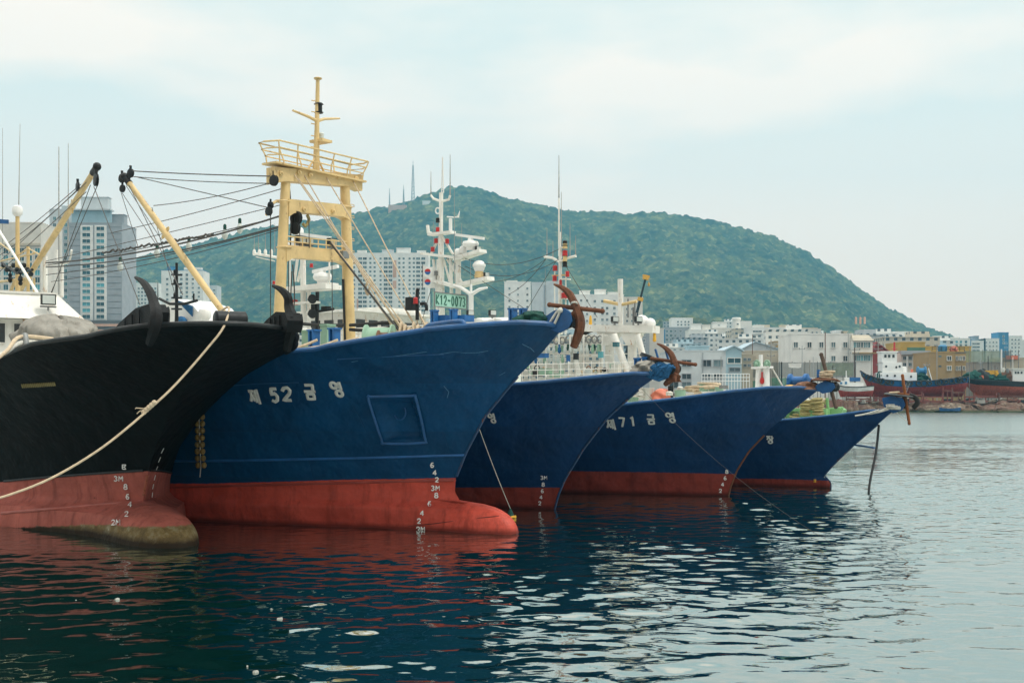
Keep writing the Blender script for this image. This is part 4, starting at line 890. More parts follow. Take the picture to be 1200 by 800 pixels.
# aft mast and dome seen over the black bow
g = MB(); g.tube([B.L(207, 420, 0), B.L(207, 308, 0)], [.07, .04], 8); g.tube([B.L(187, 350, 0), B.L(199, 356, 0), B.L(216, 356, 0), B.L(231, 352, 0)], .045, 8); g.tube([B.L(227, 352, 0), B.L(227, 344, 0)], .03, 6)
for y in (322, 333, 349, 362): g.box(B.L(207, y, 0), (.2, .26, .05))
for y in (319, 330, 346): g.lathe(B.L(205, y, 0), [(.05, -.1), (.05, .05), (.03, .08)], 8)
P(B, g, 'aft_mast', 'black_metal')
whip(B, 185, 356, 331, 0, .025, 'black_metal')
dome(B, 240, 361, 374, .3, .20)
g = MB(); q = [B.L(x, y, .6) for x, y in ((192, 384), (192, 358), (205, 350), (226, 358), (238, 372), (240, 384))]; g.prism(q, (0, 1.6, 0)); P(B, g, 'funnel_casing', 'white_clean')
g = MB(); q = [B.L(x, y, .57) for x, y in ((208, 352), (226, 359), (226, 371))]; g.prism(q, (0, -.03, 0)); g.ball(B.L(212, 377, .4), (.22, .2, .18), 10); P(B, g, 'funnel_stripe', 'net_blue')
# rail furniture
bollard(B, 509, 364, 379, -.6); bollard(B, 531.5, 363, 378, -.6); bollard(B, 392, 385, 402, -1.6, 12); bollard(B, 368, 387, 402, -1.6, 12); bollard(B, 601, 362, 377, -.4, 9); bollard(B, 613, 362, 376, .3, 8)
g = MB(); g.tube(curve([B.L(498, 388, -1.8), B.L(502, 382, -1.8), B.L(515, 379.5, -1.8), B.L(535, 377, -1.8), B.L(542, 377.5, -1.8), B.L(544, 381, -1.8)], 4), .065, 10); P(B, g, 'side_fairlead', 'blue_rail')
for x in (519, 541): g = MB(); g.box(B.L(x, 373.5, -.3), (.5, .4, .16)); P(B, g, 'winch_cover', 'blue_bright')
g = MB(); q = B.L(624, 378, -.2); g.heap((q.x, q.y, q.z - .08), (.42, .32, .34), 4, rough=.5, n=36, m=18); P(B, g, 'net_heap', 'net_green')
for (x, y, mt, w_) in ((384, 384, 'pale_green', .24), (362, 391, 'pale_green', .24)): g = MB(); q = B.L(x, y, -.9); g.box(q + Vector((0, 0, -.3)), (w_, w_ * 1.3, .7)); g.box(q + Vector((0, 0, .07)), (w_ * 1.15, w_ * 1.5, .05)); P(B, g, 'vent_box', mt)
for x, mt, r in ((441, 'pale_green', .34), (456, 'net_brown', .22)): g = MB(); q = B.L(x, 396, -.5); g.lathe(q - Vector((.4, 0, .05)), [(.1, 0), (r * 1.25, .02), (r * 1.25, .06), (r, .1), (r, .7), (r * 1.25, .74), (r * 1.25, .78)], 18, (1, .5, 0)); P(B, g, 'net_drum', mt)
for t in ((318, 414, -2.9, 372, 398, -2.2, .05), (340, 412, -2.7, 396, 398, -2.0, .06), (352, 409, -2.6, 420, 396, -2.2, .03)): wires(B, [t], .035, 'rope', 'mooring_warp')
for t in ((350, 379, .8, 403, 381, .8, .02), (410, 381, .8, 470, 377, .8, .0), (410, 386, .8, 468, 382, .8, .06)): wires(B, [t], .05, 'black_rubber', 'hose')
g = MB()
for k in range(16):
    x = 350 + k * 10; a = B.L(x, 400, 1.9); g.tube([a, B.L(x, 388 - (k % 3), 1.9)], .02, 5)
for y in (388, 394): g.tube([B.L(345, y, 1.9), B.L(505, y - 7, 1.9)], .02, 5)
P(B, g, 'hand_rail', 'white_paint')
g = MB()
for k in range(7): x = 468 + k * 5; g.tube(curve([B.L(x, 392, -.3), B.L(x + 2, 378 + k % 3 * 3, -.2), B.L(x + 5, 392, 0)], 4), .035, 6)
P(B, g, 'stay_tails', 'rope')
# curved horn pipes near the stays
g = MB(); g.tube(curve([B.L(489, 375, .5), B.L(489, 345, .5), B.L(490, 338, .5)], 3), .05, 8); g.tube(curve([B.L(493, 356, .5), B.L(499, 356, .5), B.L(500, 364, .5)], 4), .045, 8); g.box(B.L(481, 356, .5), (.2, .2, .35)); P(B, g, 'vent_pipes', 'black_metal')
light_box(B, 487, 352, .4, 'red_paint', .06, .14)
# bow snout and anchor
def snout(b, polys, bb, wid, mat, rc, rr, rmat='black_metal', axis=(0, 1, 0)):
    g = MB()
    for s_ in (-1, 1):
        for poly in polys: g.prism([b.L(x, y, bb + s_ * wid / 2) for x, y in poly], (0, .035 * s_, 0))
    P(b, g, 'anchor_bracket', mat); drum(b, b.L(*rc, bb), rr, wid * .9, rmat, axis=axis)
snout(B, [[(634, 382), (638, 372), (650, 364), (662, 361), (669, 366), (671, 376), (667, 384), (656, 390)]], 0.0, .42, 'blue_rail', (671, 377), .17)
g = MB(); g.beam(B.L(636, 379, 0), B.L(664, 368, 0), .44, .04); P(B, g, 'chain_trough', 'blue_rail')
anchor(B, 0.0, [(649, 333), (659.5, 337.5), (667, 344), (672.5, 354), (677, 364.5), (680, 376), (679, 387), (675.5, 398), (672, 407)], [.02, .06, .085, .09, .10, .11, .11, .10, .085], [(644, 357, -.1), (675, 361, 0), (706, 364.5, .1)], .055, 'rusty_iron',
       'big rusty anchor with a long straight stock, above the bulb-bowed blue boat', shank=[(668, 374, 0), (677, 364, 0)], flat=1.35)
g = MB(); c = B.wor(B.L(653, 368, -.24)); g.tube([B.wor(B.L(*p, -.26)) - c for p in ((658, 361), (652, 366), (648, 372), (645, 377))], .03, 6); g.tube([B.wor(B.L(*p, -.28)) - c for p in ((657, 362), (655, 368), (650, 379))], .03, 6); g.ball(B.wor(B.L(656.5, 363.5, -.28)) - c, .07, 8)
o = g.build('anchor_lashing', 'white_rope', None, label='knotted pale rope hanging at the blue snout under the rusty anchor', cat='rope'); o.location = c
g = MB(); g.tube([B.wor(B.L(673 + 3.5 * math.cos(t), 356 + 2.2 * math.sin(t), .12 * math.sin(t) - .02)) - c for t in [6.283 * i / 12 for i in range(12)]], .025, 6, closed=True)
o = g.build('lashing_rope', 'white_rope', None, label='small pale rope ring round the middle of the rusty anchor', cat='rope'); o.location = c

g = MB(); g.tube(curve([Gp(340, 300), Gp(341, 250), Gp(339, 216)], 4), .02, 6); g.tube(curve([Gp(343, 310), Gp(345, 340), Gp(344, 366), Gp(341, 350), Gp(342, 318)], 4), .018, 6); P(B, g, 'signal_cable', 'wire')
for x, y0, y1 in ((351, 262, 300), (362, 256, 300), (338, 300, 400), (389, 304, 380)): wires(B, [(x, y0, -.4, x + .5, y1, -.4, 0)], .012)
for px, py in ((331, 236), (333, 290), (404, 243)): g = MB(); g.tube([Gp(px, py) + Vector((.2 * math.cos(t), .2 * math.sin(t), 0)) for t in [6.283 * i / 16 for i in range(16)]], .022, 6, closed=True); P(B, g, 'post_clamp', 'cream_paint')
g = MB(); g.box(Gp(397, 299) + Vector((.22, 0, 0)), (.14, .25, .2)); P(B, g, 'junction_box', 'grey_metal')
# ================================================================== ROPES AND SMALL FLOATING THINGS ROUND THE NEAR BOATS
def loose(name, pts, r, mat, label, cat='rope', group=None, n=8):
    """a rope of its own through world points"""
    c = Vector(pts[0]); g = MB(); g.tube([Vector(p) - c for p in pts], r, n); o = g.build(name, mat, None, label=label, cat=cat, group=group); o.location = c; return o
p0 = A.wor(A.L(268, 373, 0)); p1 = A.wor(A.L(275, 375, .1) + Vector((.35, 0, .1))); pk = at(175, 479, p0.y - 1.3); pe = at(-60, 598, p0.y - 3.3)
pts = curve([p0 + Vector((-.3, .2, .1)), p0 + Vector((0, 0, .22)), at(262, 383, p0.y - .5), at(243, 408, p0.y - .7), at(207, 449, p0.y - 1.0), pk, at(120, 524, p0.y - 1.8), at(60, 560, p0.y - 2.3), at(0, 583, p0.y - 2.8), pe], 6)
c = Vector(pts[0]); g = MB(); g.tube([p - c for p in pts], .023, 8)
r2 = random.Random(1); e = empty('mooring_rope', c, 'pale mooring rope knotted halfway, slanting down across the black bow', 'rope'); g.build('line', 'rope', e)
g = MB()
for k in range(5): q = pk - c + Vector((-.1 + k * .05, -.02, -.06 + k * .045)); g.ball(q, (.055, .05, .055), 8)
for k in range(3): g.tube([pk - c, pk - c + Vector((-.1 - k * .07, -.05, -.10 + k * .06)), pk - c + Vector((-.19 - k * .03, -.06, -.18 + k * .09))], .010, 5)
g.build('knot', 'rope', e)
q = A.wor(A.L(26, 401, -2.95))
loose('stern_warp', curve([q + Vector((.5, .5, .1)), q + Vector((0, -.1, .12)), at(8, 411, q.y - 1), at(-14, 428, q.y - 3)], 6), .042, 'rope', 'upper of two thick pale ropes leaving the grey fairlead of the black boat')
loose('stern_warp', curve([q + Vector((.5, .6, -.02)), q + Vector((.05, -.1, .0)), at(6, 400, q.y - 1) - Vector((0, 0, .25)), at(-14, 412, q.y - 3) - Vector((0, 0, .1))], 6), .045, 'white_rope', 'lower of two thick pale ropes leaving the grey fairlead of the black boat')
bx = at(598, 606, 33.6); bx.z = 0
e = empty('marker_buoy', bx, 'small green and yellow buoy afloat beside the red bulb', 'buoy')
g = MB(); g.lathe((0, 0, 0), [(.05, -.06), (.13, .0), (.10, .10), (.05, .20), (.02, .27)], 14); g.build('cap', 'net_green', e)
g = MB(); g.tube([Vector((.14 * math.cos(t), .14 * math.sin(t), .035 + .012 * math.sin(5 * t))) for t in [6.283 * i / 20 for i in range(20)]], .035, 8, closed=True); g.build('collar', 'yellow_paint', e)
loose('buoy_line', sag(B.wor(B.L(562, 503, .55)), bx + Vector((0, 0, .27)), .05), .009, 'white_rope', 'thin pale line running down from the blue bow to the small green buoy')
for k, (x, y, s_) in enumerate(((328, 725, .12), (137, 702, .11), (89, 703, .05), (318, 713, .04), (300, 787, .10), (290, 780, .05), (153, 716, .03), (556, 663, .05), (34, 737, .03), (186, 798, .03))):
    s_ *= .7; d = FPX * EYE / (y - HOR); p = at(x, y, d); g = MB(); g.add([(-s_ / 2, -s_ * .3, -.01), (s_ / 2, -s_ * .35, -.01), (s_ * .45, s_ * .3, -.01), (-s_ * .42, s_ * .25, -.01), (-s_ * .48, -s_ * .28, s_ * .22), (s_ * .45, -s_ * .3, s_ * .28), (s_ * .4, s_ * .25, s_ * .3), (-s_ * .4, s_ * .22, s_ * .2)],
        [(3, 2, 1, 0), (4, 5, 6, 7), (0, 1, 5, 4), (1, 2, 6, 5), (2, 3, 7, 6), (3, 0, 4, 7)])
    lab = ['largest pale foam block adrift in the dark water below the blue boat', 'pale foam piece adrift in the red reflection of the black boat', 'small pale fleck adrift left of the foam piece by the black boat', 'tiny pale fleck just beyond the largest foam block',
           'pinkish foam scrap adrift at the bottom edge among glints', 'small scrap adrift just beyond the pinkish foam scrap', 'tiny fleck right of the foam piece by the black boat', 'lone pale fleck adrift below the red bulb', 'tiny fleck adrift alone at the far left', 'tiny fleck at the lower edge under the black boat'][k]
    o = g.build('foam_scrap', 'styrofoam', None, label=lab, cat='litter', group='litter floating on the dark water'); o.location = p; o.rotation_euler.z = k
# ================================================================== BOAT C
C.glyphs(put('영', 571, 484, 8, 11, 3), 'name_lettering', 'letter_white', .06)
draft(C, [('3M', 637.5, 559), ('8', 637, 567), ('6', 636, 574.5), ('4', 634.5, 582), ('2', 633, 589)], 4.2, .026)
bollard(C, 747, 420, 436, 0, 7, ext=.12); bollard(C, 756, 419, 434, .1, 6, ext=.1)
g = MB(); q = C.L(755, 431, -.1); g.heap((q.x, q.y, q.z - .1), (.34, .28, .30), 9, rough=.5, n=30, m=14); P(C, g, 'folded_sack', 'tarp')
g = MB(); q = C.L(765, 425, .5); g.lathe(q, [(.3, 0), (.45, .03), (.45, .12), (.3, .15)], 18, (.4, .3, 1)); P(C, g, 'winch_wheel', 'black_metal')
for x0, y0, x1, y1 in ((768, 409, 771, 419), (780, 410, 784, 424)): g = MB(); g.tube([C.L(x0, y0, .2), C.L(x1, y1, .2)], .035, 8); P(C, g, 'post_stub', 'blue_rail')
snout(C, [[(752, 440), (757, 432), (772, 424), (784, 427), (788, 433), (783, 443), (772, 447)]], 0, .40, 'net_blue', (789, 432), .16)
g = MB(); r2 = random.Random(8)
for k in range(16): x = 762 + k * 1.6; g.tube(curve([C.L(x - 4, 440 + r2.uniform(-2, 2), -.24), C.L(x, 433 + r2.uniform(-4, 3), -.30), C.L(x + 5, 427 + r2.uniform(-1, 6), -.24)], 3), .035, 5)
P(C, g, 'net_wrap', 'net_blue')
anchor(C, 0, [(770, 402.5), (779, 407), (786, 414), (789.5, 422), (792, 430), (790, 438), (785, 445), (779, 451)], [.02, .06, .08, .09, .11, .11, .10, .06], [(764, 420, -.1), (790, 423.5, 0), (815, 427, .1)], .050, 'rusty_iron',
       'dark brown anchor, its stock level, on the bow wrapped in blue net', shank=[(784, 432, 0), (791, 424, 0)], flat=1.35)
g = MB(); c = C.L(789, 436, 0); g.heap((c.x, c.y, c.z - .28), (.2, .18, .36), 3, rough=.5, n=20, m=10); P(C, g, 'chain_bundle', 'rusty_iron')
loose('sagging_line', sag(C.wor(C.L(739, 441, -.3)), at(981, 640, 27.2), .35), .004, 'wire', 'thin dark line slanting from the net wrapped bow down into the water')
# wheelhouse and radar mast of C, seen through the cream gantry
g = MB(); x0 = -13.2; q = C.S(352, 388, x0); zb_ = C.dz(x0)
g.box((x0 - 1.8, .3, (zb_ + q.z) / 2), (3.6, 4.2, q.z - zb_)); wh = P(C, g, 'wheelhouse', 'white_paint')
g = MB(); g.box((x0 - 1.7, .3, q.z + .06), (4.3, 4.6, .12)); P(C, g, 'wheelhouse_roof', 'white_paint', wh)
for k in range(5): g = MB(); g.box((x0 + .02, -1.3 + k * .8, q.z - .55), (.03, .5, .5)); P(C, g, 'window', 'glass_dark', wh)
cb = .3
g = MB()
for x0_, y0_, x1_, y1_, r in ((355, 304, 356, 378, .10), (362, 340, 362, 385, .07), (345, 330, 349, 300, .05), (349, 330, 356, 300, .05), (340, 335, 340, 300, .03), (386, 300, 386, 336, .03)): g.tube([C.L(x0_, y0_, cb), C.L(x1_, y1_, cb)], r, 8)
g.beam(C.L(336, 340, cb), C.L(391, 336, cb), .8, .16); g.beam(C.L(345, 338, cb), C.L(391, 333, cb), .5, .1); g.beam(C.L(340, 356, cb), C.L(372, 354, cb), .3, .08); g.beam(C.L(337, 285, cb), C.L(350, 300, cb), .08, .08)
P(C, g, 'radar_mast', 'white_paint')
radar(C, 367, 318.5, 396, 312, 378, 316, 333, cb); radar(C, 341, 273, 387, 279, 350, 275, 292, cb)
dome(C, 350, 266, 276, cb, .18)
for y in (351, 368): g = MB(); g.lathe(C.L(362, y, cb - .3), [(.06, 0), (.08, .15), (.16, .28), (.17, .3)], 14, (1, -.4, 0)); P(C, g, 'horn', 'black_metal')
light_box(C, 345.5, 354, cb, 'red_paint', .11, .16); light_box(C, 365, 311, cb, 'red_paint', .06, .12); light_box(C, 321, 331, cb, 'red_paint', .05, .1)
g = MB(); g.tube([C.L(297, 297, -.6), C.L(326, 302, -.6)], .05, 8); g.tube([C.L(326, 302, -.6), C.L(345, 304, cb)], .05, 8); g.tube([C.L(300, 301, -.6), C.L(322, 306, -.6)], .02, 6)
for k, x in enumerate((298, 304, 311, 318)): g.lathe(C.L(x, 296, -.6), [(.05, -.1), (.06, .05), (.03, .12)], 8)
P(C, g, 'aerial_arm', 'white_paint')
for k, x in enumerate((298, 303, 311, 322)): whip(C, x, 296, (272, 270, 268, 262)[k], -.6, .018)
g = MB(); g.tube([C.L(371, 395, .8), C.L(372, 340, .8)], .07, 8); g.tube([C.L(366, 366, .8), C.L(378, 364, .8), C.L(391, 362, .8)], .05, 8); g.box(C.L(369, 358, .8), (.2, .25, .3)); g.box(C.L(382, 361, .8), (.3, .2, .12)); P(C, g, 'signal_post', 'black_metal')
# ================================================================== BOAT D (71)
D.glyphs(put('제', 709.5, 491, 9, 12, 3), 'name_lettering', 'letter_white', .07)
D.glyphs(put('7', 724.5, 489, 7, 10.5, 1.5) + put('1', 737.5, 488, 6, 10.5, 1.5), 'name_lettering', 'letter_white', .075)
D.glyphs(put('금', 757, 485.5, 9.5, 11, 2), 'name_lettering', 'letter_white', .07)
D.glyphs(put('영', 779.5, 483, 10, 11.5, 3), 'name_lettering', 'letter_white', .07)
draft(D, [('8', 852, 552), ('6', 850, 559.5), ('4', 847, 567), ('2', 844.5, 574.5)], 4.2, .028)
# white gallows
def post(b, lst, name, mat, n=10):
    g = MB()
    for x0, y0, x1, y1, bb, r in lst: g.tube([b.L(x0, y0, bb), b.L(x1, y1, bb)], r, n)
    return P(b, g, name, mat)
db = 0.0
g = MB(); a_ = D.L(684, 384.5, db); c_ = D.L(769, 386, db); a_.x = a_.x; g.beam(a_, c_, .55, .26)
for x in (714.5, 741): q = D.L(x, 391, db); g.prism([q + Vector((-.45, -.2, .08)), q + Vector((.45, -.2, .08)), q + Vector((.14, -.2, -.42)), q + Vector((-.14, -.2, -.42))], (0, .4, 0))
P(D, g, 'gallows_beam', 'white_paint')
for x in (714.5, 741): q = D.L(x, 391, db); g = MB(); g.tube([q, Vector((q.x, q.y, D.dz(q.x) - .3))], .17, 14); P(D, g, 'gallows_post', 'white_paint')
for t in ((719, 392, 737, 440, -.6, .13), (747, 392, 757, 432, -.5, .12)): post(D, [t], 'gallows_strut', 'white_paint')
post(D, [(727, 385, 727, 327, db, .10)], 'upper_mast', 'white_paint'); post(D, [(708, 352.5, 728, 357, db, .07), (728, 357, 746, 353, db, .06)], 'yardarm', 'cream_paint')
g = MB(); g.lathe(D.L(690, 345, .2), [(.02, 0), (.02, .02)], 6); 
for x in (720.5, 748): floodlight(D, x, 374, -.35, .26, -.5)
for k, (x, y) in enumerate(((692, 376), (767, 394))): g = MB(); q = D.L(x, y, db); g.lathe(q - Vector((0, 0, .2)), [(.04, 0), (.07, .04), (.05, .3), (.03, .4)], 10); P(D, g, 'hanging_hook', 'yellow_paint')
post(D, [(742, 360, 742, 380, db, .03), (745, 366, 743, 382, db, .05), (736, 350, 736, 372, db, .03), (744, 352, 744, 380, db, .03)], 'gear_posts', 'grey_metal')
g = MB(); g.ball(D.L(752, 378, .1), .28, 14, ); P(D, g, 'dome_cover', 'white_clean'); g = MB(); g.ball(D.L(762, 379, .1), .2, 14); P(D, g, 'dome_cover', 'white_clean')
wires(D, [(686, 391, 0, 712, 389, 0, -.12), (686, 389, 0, 668, 395, 0, .1)], .07, 'black_rubber', 'black_hose')
# rows of fishing lamps and the rails of the working deck
def lamp_row(b, xs_, y, bb, green=True):
    for x in xs_:
        c = b.L(x, y, bb); g = MB(); g.tube([c + Vector((.11 * math.cos(t), 0, .13 * math.sin(t))) for t in [6.283 * i / 12 for i in range(12)]], .028, 5, closed=True); g.lathe(c + Vector((0, 0, -.13)), [(.03, -.0), (.05, .0)], 6); f = P(b, g, 'fishing_lamp', 'grey_metal')
        if green: g = MB(); g.lathe(c + Vector((0, 0, -.42)), [(.045, 0), (.055, .1), (.05, .24)], 8); P(b, g, 'lamp_cap', 'pale_green' if int(x) % 3 else 'net_green', f)
lamp_row(D, [666, 675, 683.5, 690, 696.5, 703], 397.5, -.4); lamp_row(D, [652, 659], 399, -.4)
r2 = random.Random(21)
for row, (y0, x0, x1, st_) in enumerate(((409, 636, 706, 6.5), (421, 628, 664, 5.2))):
    x = x0
    while x < x1:
        c = D.L(x, y0, -.5); g = MB(); g.lathe(c + Vector((0, 0, -.16)), [(.02, 0), (.06, .05), (.07, .14), (.04, .24), (.04, .34)], 8); P(D, g, 'hanging_lamp', ('pale_green', 'lamp_glass', 'net_blue', 'lamp_glass')[r2.randrange(4)]); x += st_
for k, (y, xa, xb, bb) in enumerate(((393, 655, 712, -.4), (404, 640, 712, -.4), (416, 625, 716, -.5), (424, 618, 760, -1.4), (431, 612, 762, -1.6), (437, 606, 764, -1.7), (414, 712, 752, .8), (404, 712, 745, .8))):
    post(D, [(xa, y + (xb - xa) * .02, xb, y - (xb - xa) * .0, bb, .018)], 'rail_bar', 'white_paint', 6)
g = MB()
for x in range(612, 766, 9): g.tube([D.L(x, 446, -1.6), D.L(x, 423, -1.6)], .016, 5)
P(D, g, 'rail_posts', 'white_paint')
for x, yt in ((640, 402), (655, 392), (668, 392), (684, 392), (706, 391)): post(D, [(x, 446, x, yt, -.45, .035)], 'rack_post', 'white_paint', 6)
post(D, [(672, 392, 668, 440, -.3, .09), (671, 408, 679, 440, -.3, .09)], 'rack_strut', 'white_paint')
for k, (x, y, w_, h_, mt, nm) in enumerate(((636, 417, .36, .14, 'blue_bright', 'blue_tub'), (640, 436, .45, .22, 'pale_green', 'green_crate'), (652, 441, .4, .16, 'pale_green', 'green_crate'), (675, 418, .16, .2, 'black_metal', 'winch_motor'), (666, 420, .12, .22, 'blue_bright', 'blue_pump'),
         (704, 416, .16, .2, 'pane_teal', 'gauge_panel'), (722, 404, .2, .14, 'pane_teal', 'gauge_panel'), (690, 436, .22, .22, 'lamp_glass', 'work_light'), (630, 438, .3, .2, 'black_rubber', 'rubber_roll'), (722, 432, .3, .3, 'deck_white', 'white_locker'), (700, 440, .7, .16, 'deck_white', 'white_locker'), (650, 446, .9, .2, 'deck_white', 'white_locker'), (678, 444, .9, .2, 'deck_white', 'white_locker'),
         (731, 441, .7, .2, 'rope', 'coiled_hawser'))):
    c = D.L(x, y, -.9); g = MB(); g.box(c, (w_, w_ * .8, h_)); g.box(c + Vector((0, 0, h_ / 2 + .01)), (w_ * 1.06, w_ * .86, .03)); P(D, g, nm, mt)
for k in range(44):
    x = 612 + r2.uniform(0, 145); y = 428 + r2.uniform(0, 12); c = D.L(x, y, -.2 + r2.uniform(-.6, .6)); s_ = r2.uniform(.05, .12); g = MB()
    if k % 3 == 0: g.tube([c + Vector((s_ * math.cos(t), 0, s_ * math.sin(t))) for t in [6.283 * i / 10 for i in range(10)]], .02, 5, closed=True); P(D, g, 'valve_wheel', ('rusty_bright', 'pale_green', 'black_metal')[k // 3 % 3])
    elif k % 3 == 1: g.lathe(c, [(s_, 0), (s_, s_ * 2), (s_ * .5, s_ * 2.4)], 10); P(D, g, 'deck_drum', ('deck_white', 'pale_green', 'rope')[k // 3 % 3])
    else: g.lathe(c - Vector((0, 0, s_)), [(s_ * .5, 0), (s_ * .9, s_), (s_ * .5, s_ * 2)], 10, (1, .3, 0)); P(D, g, 'line_reel', ('deck_white', 'black_metal', 'cream_paint')[k // 3 % 3])
# wheelhouse of D with sign and lattice mast
x0 = -15.3; tp = D.S(553, 377, x0); zd = D.dz(x0)
g = MB(); g.box((x0 - 1.4, 0, (zd + tp.z) / 2), (2.8, 4.6, tp.z - zd)); wh = P(D, g, 'wheelhouse', 'white_paint')
for y, z in ((-2.3, .02),): g = MB(); g.box((x0 - 1.2, 0, tp.z + .05), (3.4, 5.2, .1)); g.box((x0 - .9, .8, tp.z + .2), (1.6, 2.6, .22)); P(D, g, 'wheelhouse_roof', 'white_paint', wh)
for k in range(6): g = MB(); g.box((x0 + .02, -1.9 + k * .76, tp.z - .5), (.03, .5, .42)); P(D, g, 'window', 'glass_dark', wh)
for k in range(3): g = MB(); g.box((x0 - .6 - k * .75, -2.315, tp.z - .5), (.5, .03, .42)); P(D, g, 'window', 'glass_dark', wh)
g = MB()
for k in range(12): q = D.L(548 + k * 7.5, 378 - (k % 3), -.9); g.lathe(q - Vector((0, 0, .25)), [(.22, 0), (.22, .32), (.12, .36)], 10)
P(D, g, 'life_raft_drums', 'white_clean')
for k in range(4): q = D.L(545 + k * 22, 380, -.8); g = MB(); g.lathe(q - Vector((.55, 0, .02)), [(.1, 0), (.24, .05), (.26, .5), (.24, .95), (.1, 1.0)], 14, (1, 0, 0)); P(D, g, 'life_raft', 'white_clean')
for x in (551, 577): floodlight(D, x, 366.5, -1.2, .27, -.4)
for k in range(8): q = D.L(590 + k * 5, 384, -.4); g = MB(); g.box(q, (.12, .1, .26)); P(D, g, 'rail_light', 'white_clean')
post(D, [(560, 381, 640, 379, -.6, .05), (565, 373, 640, 372, -.6, .03)], 'side_rail', 'white_paint')
mb_ = 0.1
g = MB()
for x0_, y0_, x1_, y1_, r in ((518, 385, 516.5, 280, .12), (516.5, 282, 517, 226, .085), (513, 385, 514, 304, .09), (530, 385, 528, 302, .07), (537, 385, 537, 304, .11), (517, 275, 531, 298, .05), (516, 276, 505, 298, .05), (541, 330, 524, 304, .05), (508, 304, 512, 345, .06), (520, 304, 527, 330, .045), (534, 304, 526, 330, .045)):
    g.tube([D.L(x0_, y0_, mb_), D.L(x1_, y1_, mb_)], r, 8)
g.beam(D.L(497, 297.5, mb_), D.L(545, 303, mb_), .5, .1); g.beam(D.L(535, 304, mb_), D.L(566, 294, mb_), .5, .13); g.beam(D.L(510, 329, mb_), D.L(535, 336, mb_), .5, .12); g.beam(D.L(533, 336, mb_), D.L(575, 326, mb_), .5, .15)
g.beam(D.L(504, 275, mb_), D.L(531, 272, mb_), .35, .10); g.tube([D.L(505, 229, mb_), D.L(508, 233, mb_), D.L(517, 236, mb_), D.L(526, 234, mb_), D.L(527.5, 229, mb_)], .05, 8)
g.tube([D.L(501, 264, mb_), D.L(502, 272, mb_), D.L(508, 275, mb_)], .07, 8)
P(D, g, 'radar_mast', 'white_paint')
g = MB(); g.tube([D.L(552, 372, -.3), D.L(552, 344, -.3)], .10, 8); g.tube([D.L(531, 334, -.3), D.L(540, 337, -.3), D.L(552, 345, -.3)], [.04, .07, .09], 8); g.tube([D.L(571, 337, -.3), D.L(562, 339, -.3), D.L(552, 345, -.3)], [.04, .07, .09], 8); g.tube([D.L(552, 345, -.3), D.L(552, 333, -.3)], .05, 8); P(D, g, 'y_mast', 'white_clean')
radar(D, 534.5, 275, 567, 279.5, 551.5, 279, 293, mb_); dome(D, 543, 288, 296, mb_, .16); dome(D, 561.5, 305, 318, mb_, .22)
g = MB(); q = D.L(561.5, 318, mb_); g.lathe(q - Vector((0, 0, .25)), [(.2, 0), (.16, .25)], 12); P(D, g, 'dome_base', 'cream_paint')
g = MB(); g.ball(D.L(561.5, 311, mb_), (.27, .27, .17), 14); P(D, g, 'dome_rim', 'white_clean')
g = MB(); g.ball(D.L(537, 296, mb_), .18, 12); P(D, g, 'small_dome', 'white_clean')
floodlight(D, 570, 321.5, mb_, .2, -.4); floodlight(D, 560, 291, mb_, .2, -.4)
for x, y, mt in ((513, 269, 'red_paint'), (511, 282, 'red_paint'), (524, 282.5, 'red_paint'), (507, 292, 'red_paint'), (513, 258, 'black_metal'), (511, 320, 'grey_metal'), (508, 324, 'grey_metal')): light_box(D, x, y, mb_ - .1, mt, .08, .16)
g = MB(); g.tube([D.L(528, 271, mb_), D.L(528, 256, mb_)], .07, 8); g.tube([D.L(524, 254, mb_), D.L(531, 254.5, mb_)], .03, 6); q = [D.L(x, y, mb_) for x, y in ((530, 255), (536, 253), (538.5, 247), (537.5, 255))]; g.prism(q, (0, .03, 0)); P(D, g, 'wind_vane', 'white_clean')
g = MB(); g.tube([D.L(513 + 2.6 * math.cos(t), 247 + 3.5 * math.sin(t), mb_) for t in [6.283 * i / 14 for i in range(14)]], .03, 6, closed=True); P(D, g, 'loop_aerial', 'white_clean')
whip(D, 505, 229, 201, mb_, .025); whip(D, 527.5, 229, 181, mb_, .03); whip(D, 508, 380, 260, .9, .02); whip(D, 532.5, 330, 222, -.4, .02); whip(D, 541, 300, 262, .9, .018); whip(D, 551.5, 345, 303, -.3, .018)
g = MB()
for k in range(14): y = 226 - k * 3; g.tube([D.L(517.4, y, mb_), D.L(519.8, y - 1.5, mb_)], .016, 4)
for x in (517.4, 519.9): g.tube([D.L(x, 226, mb_), D.L(518.6, 184, mb_)], .02, 5)
P(D, g, 'lattice_aerial', 'white_clean')
sx = D.L(537, 352, mb_).x + .25; g = MB(); a_ = D.S(527, 352.5, sx); wd, hh_ = 1.52, .55
c0 = D.S(508, 352.5, sx); c1 = D.S(546, 352.5, sx); g.box((sx, (c0.y + c1.y) / 2, a_.z), (.08, abs(c1.y - c0.y), .56)); sg = P(D, g, 'number_board', 'sign_green')
g = MB(); yy0, yy1 = min(c0.y, c1.y), max(c0.y, c1.y)
for z in (-.28, .28): g.beam((sx + .05, yy0, a_.z + z), (sx + .05, yy1, a_.z + z), .05, .04)
for y in (yy0, yy1): g.beam((sx + .05, y, a_.z - .28), (sx + .05, y, a_.z + .28), .05, .04)
P(D, g, 'board_frame', 'grey_metal', sg)
g = MB(); txt = 'K12-0073'; cw = (yy1 - yy0) / (len(txt) + .6)
for k, ch in enumerate(txt):
    for st in FONT['E' if False else ch]: g.tube([(sx + .05, yy0 + cw * (.45 + k) + u * cw * .72, a_.z + .18 - v * .36) for u, v in st], .034, 6, .4, up=(1, 0, 0))
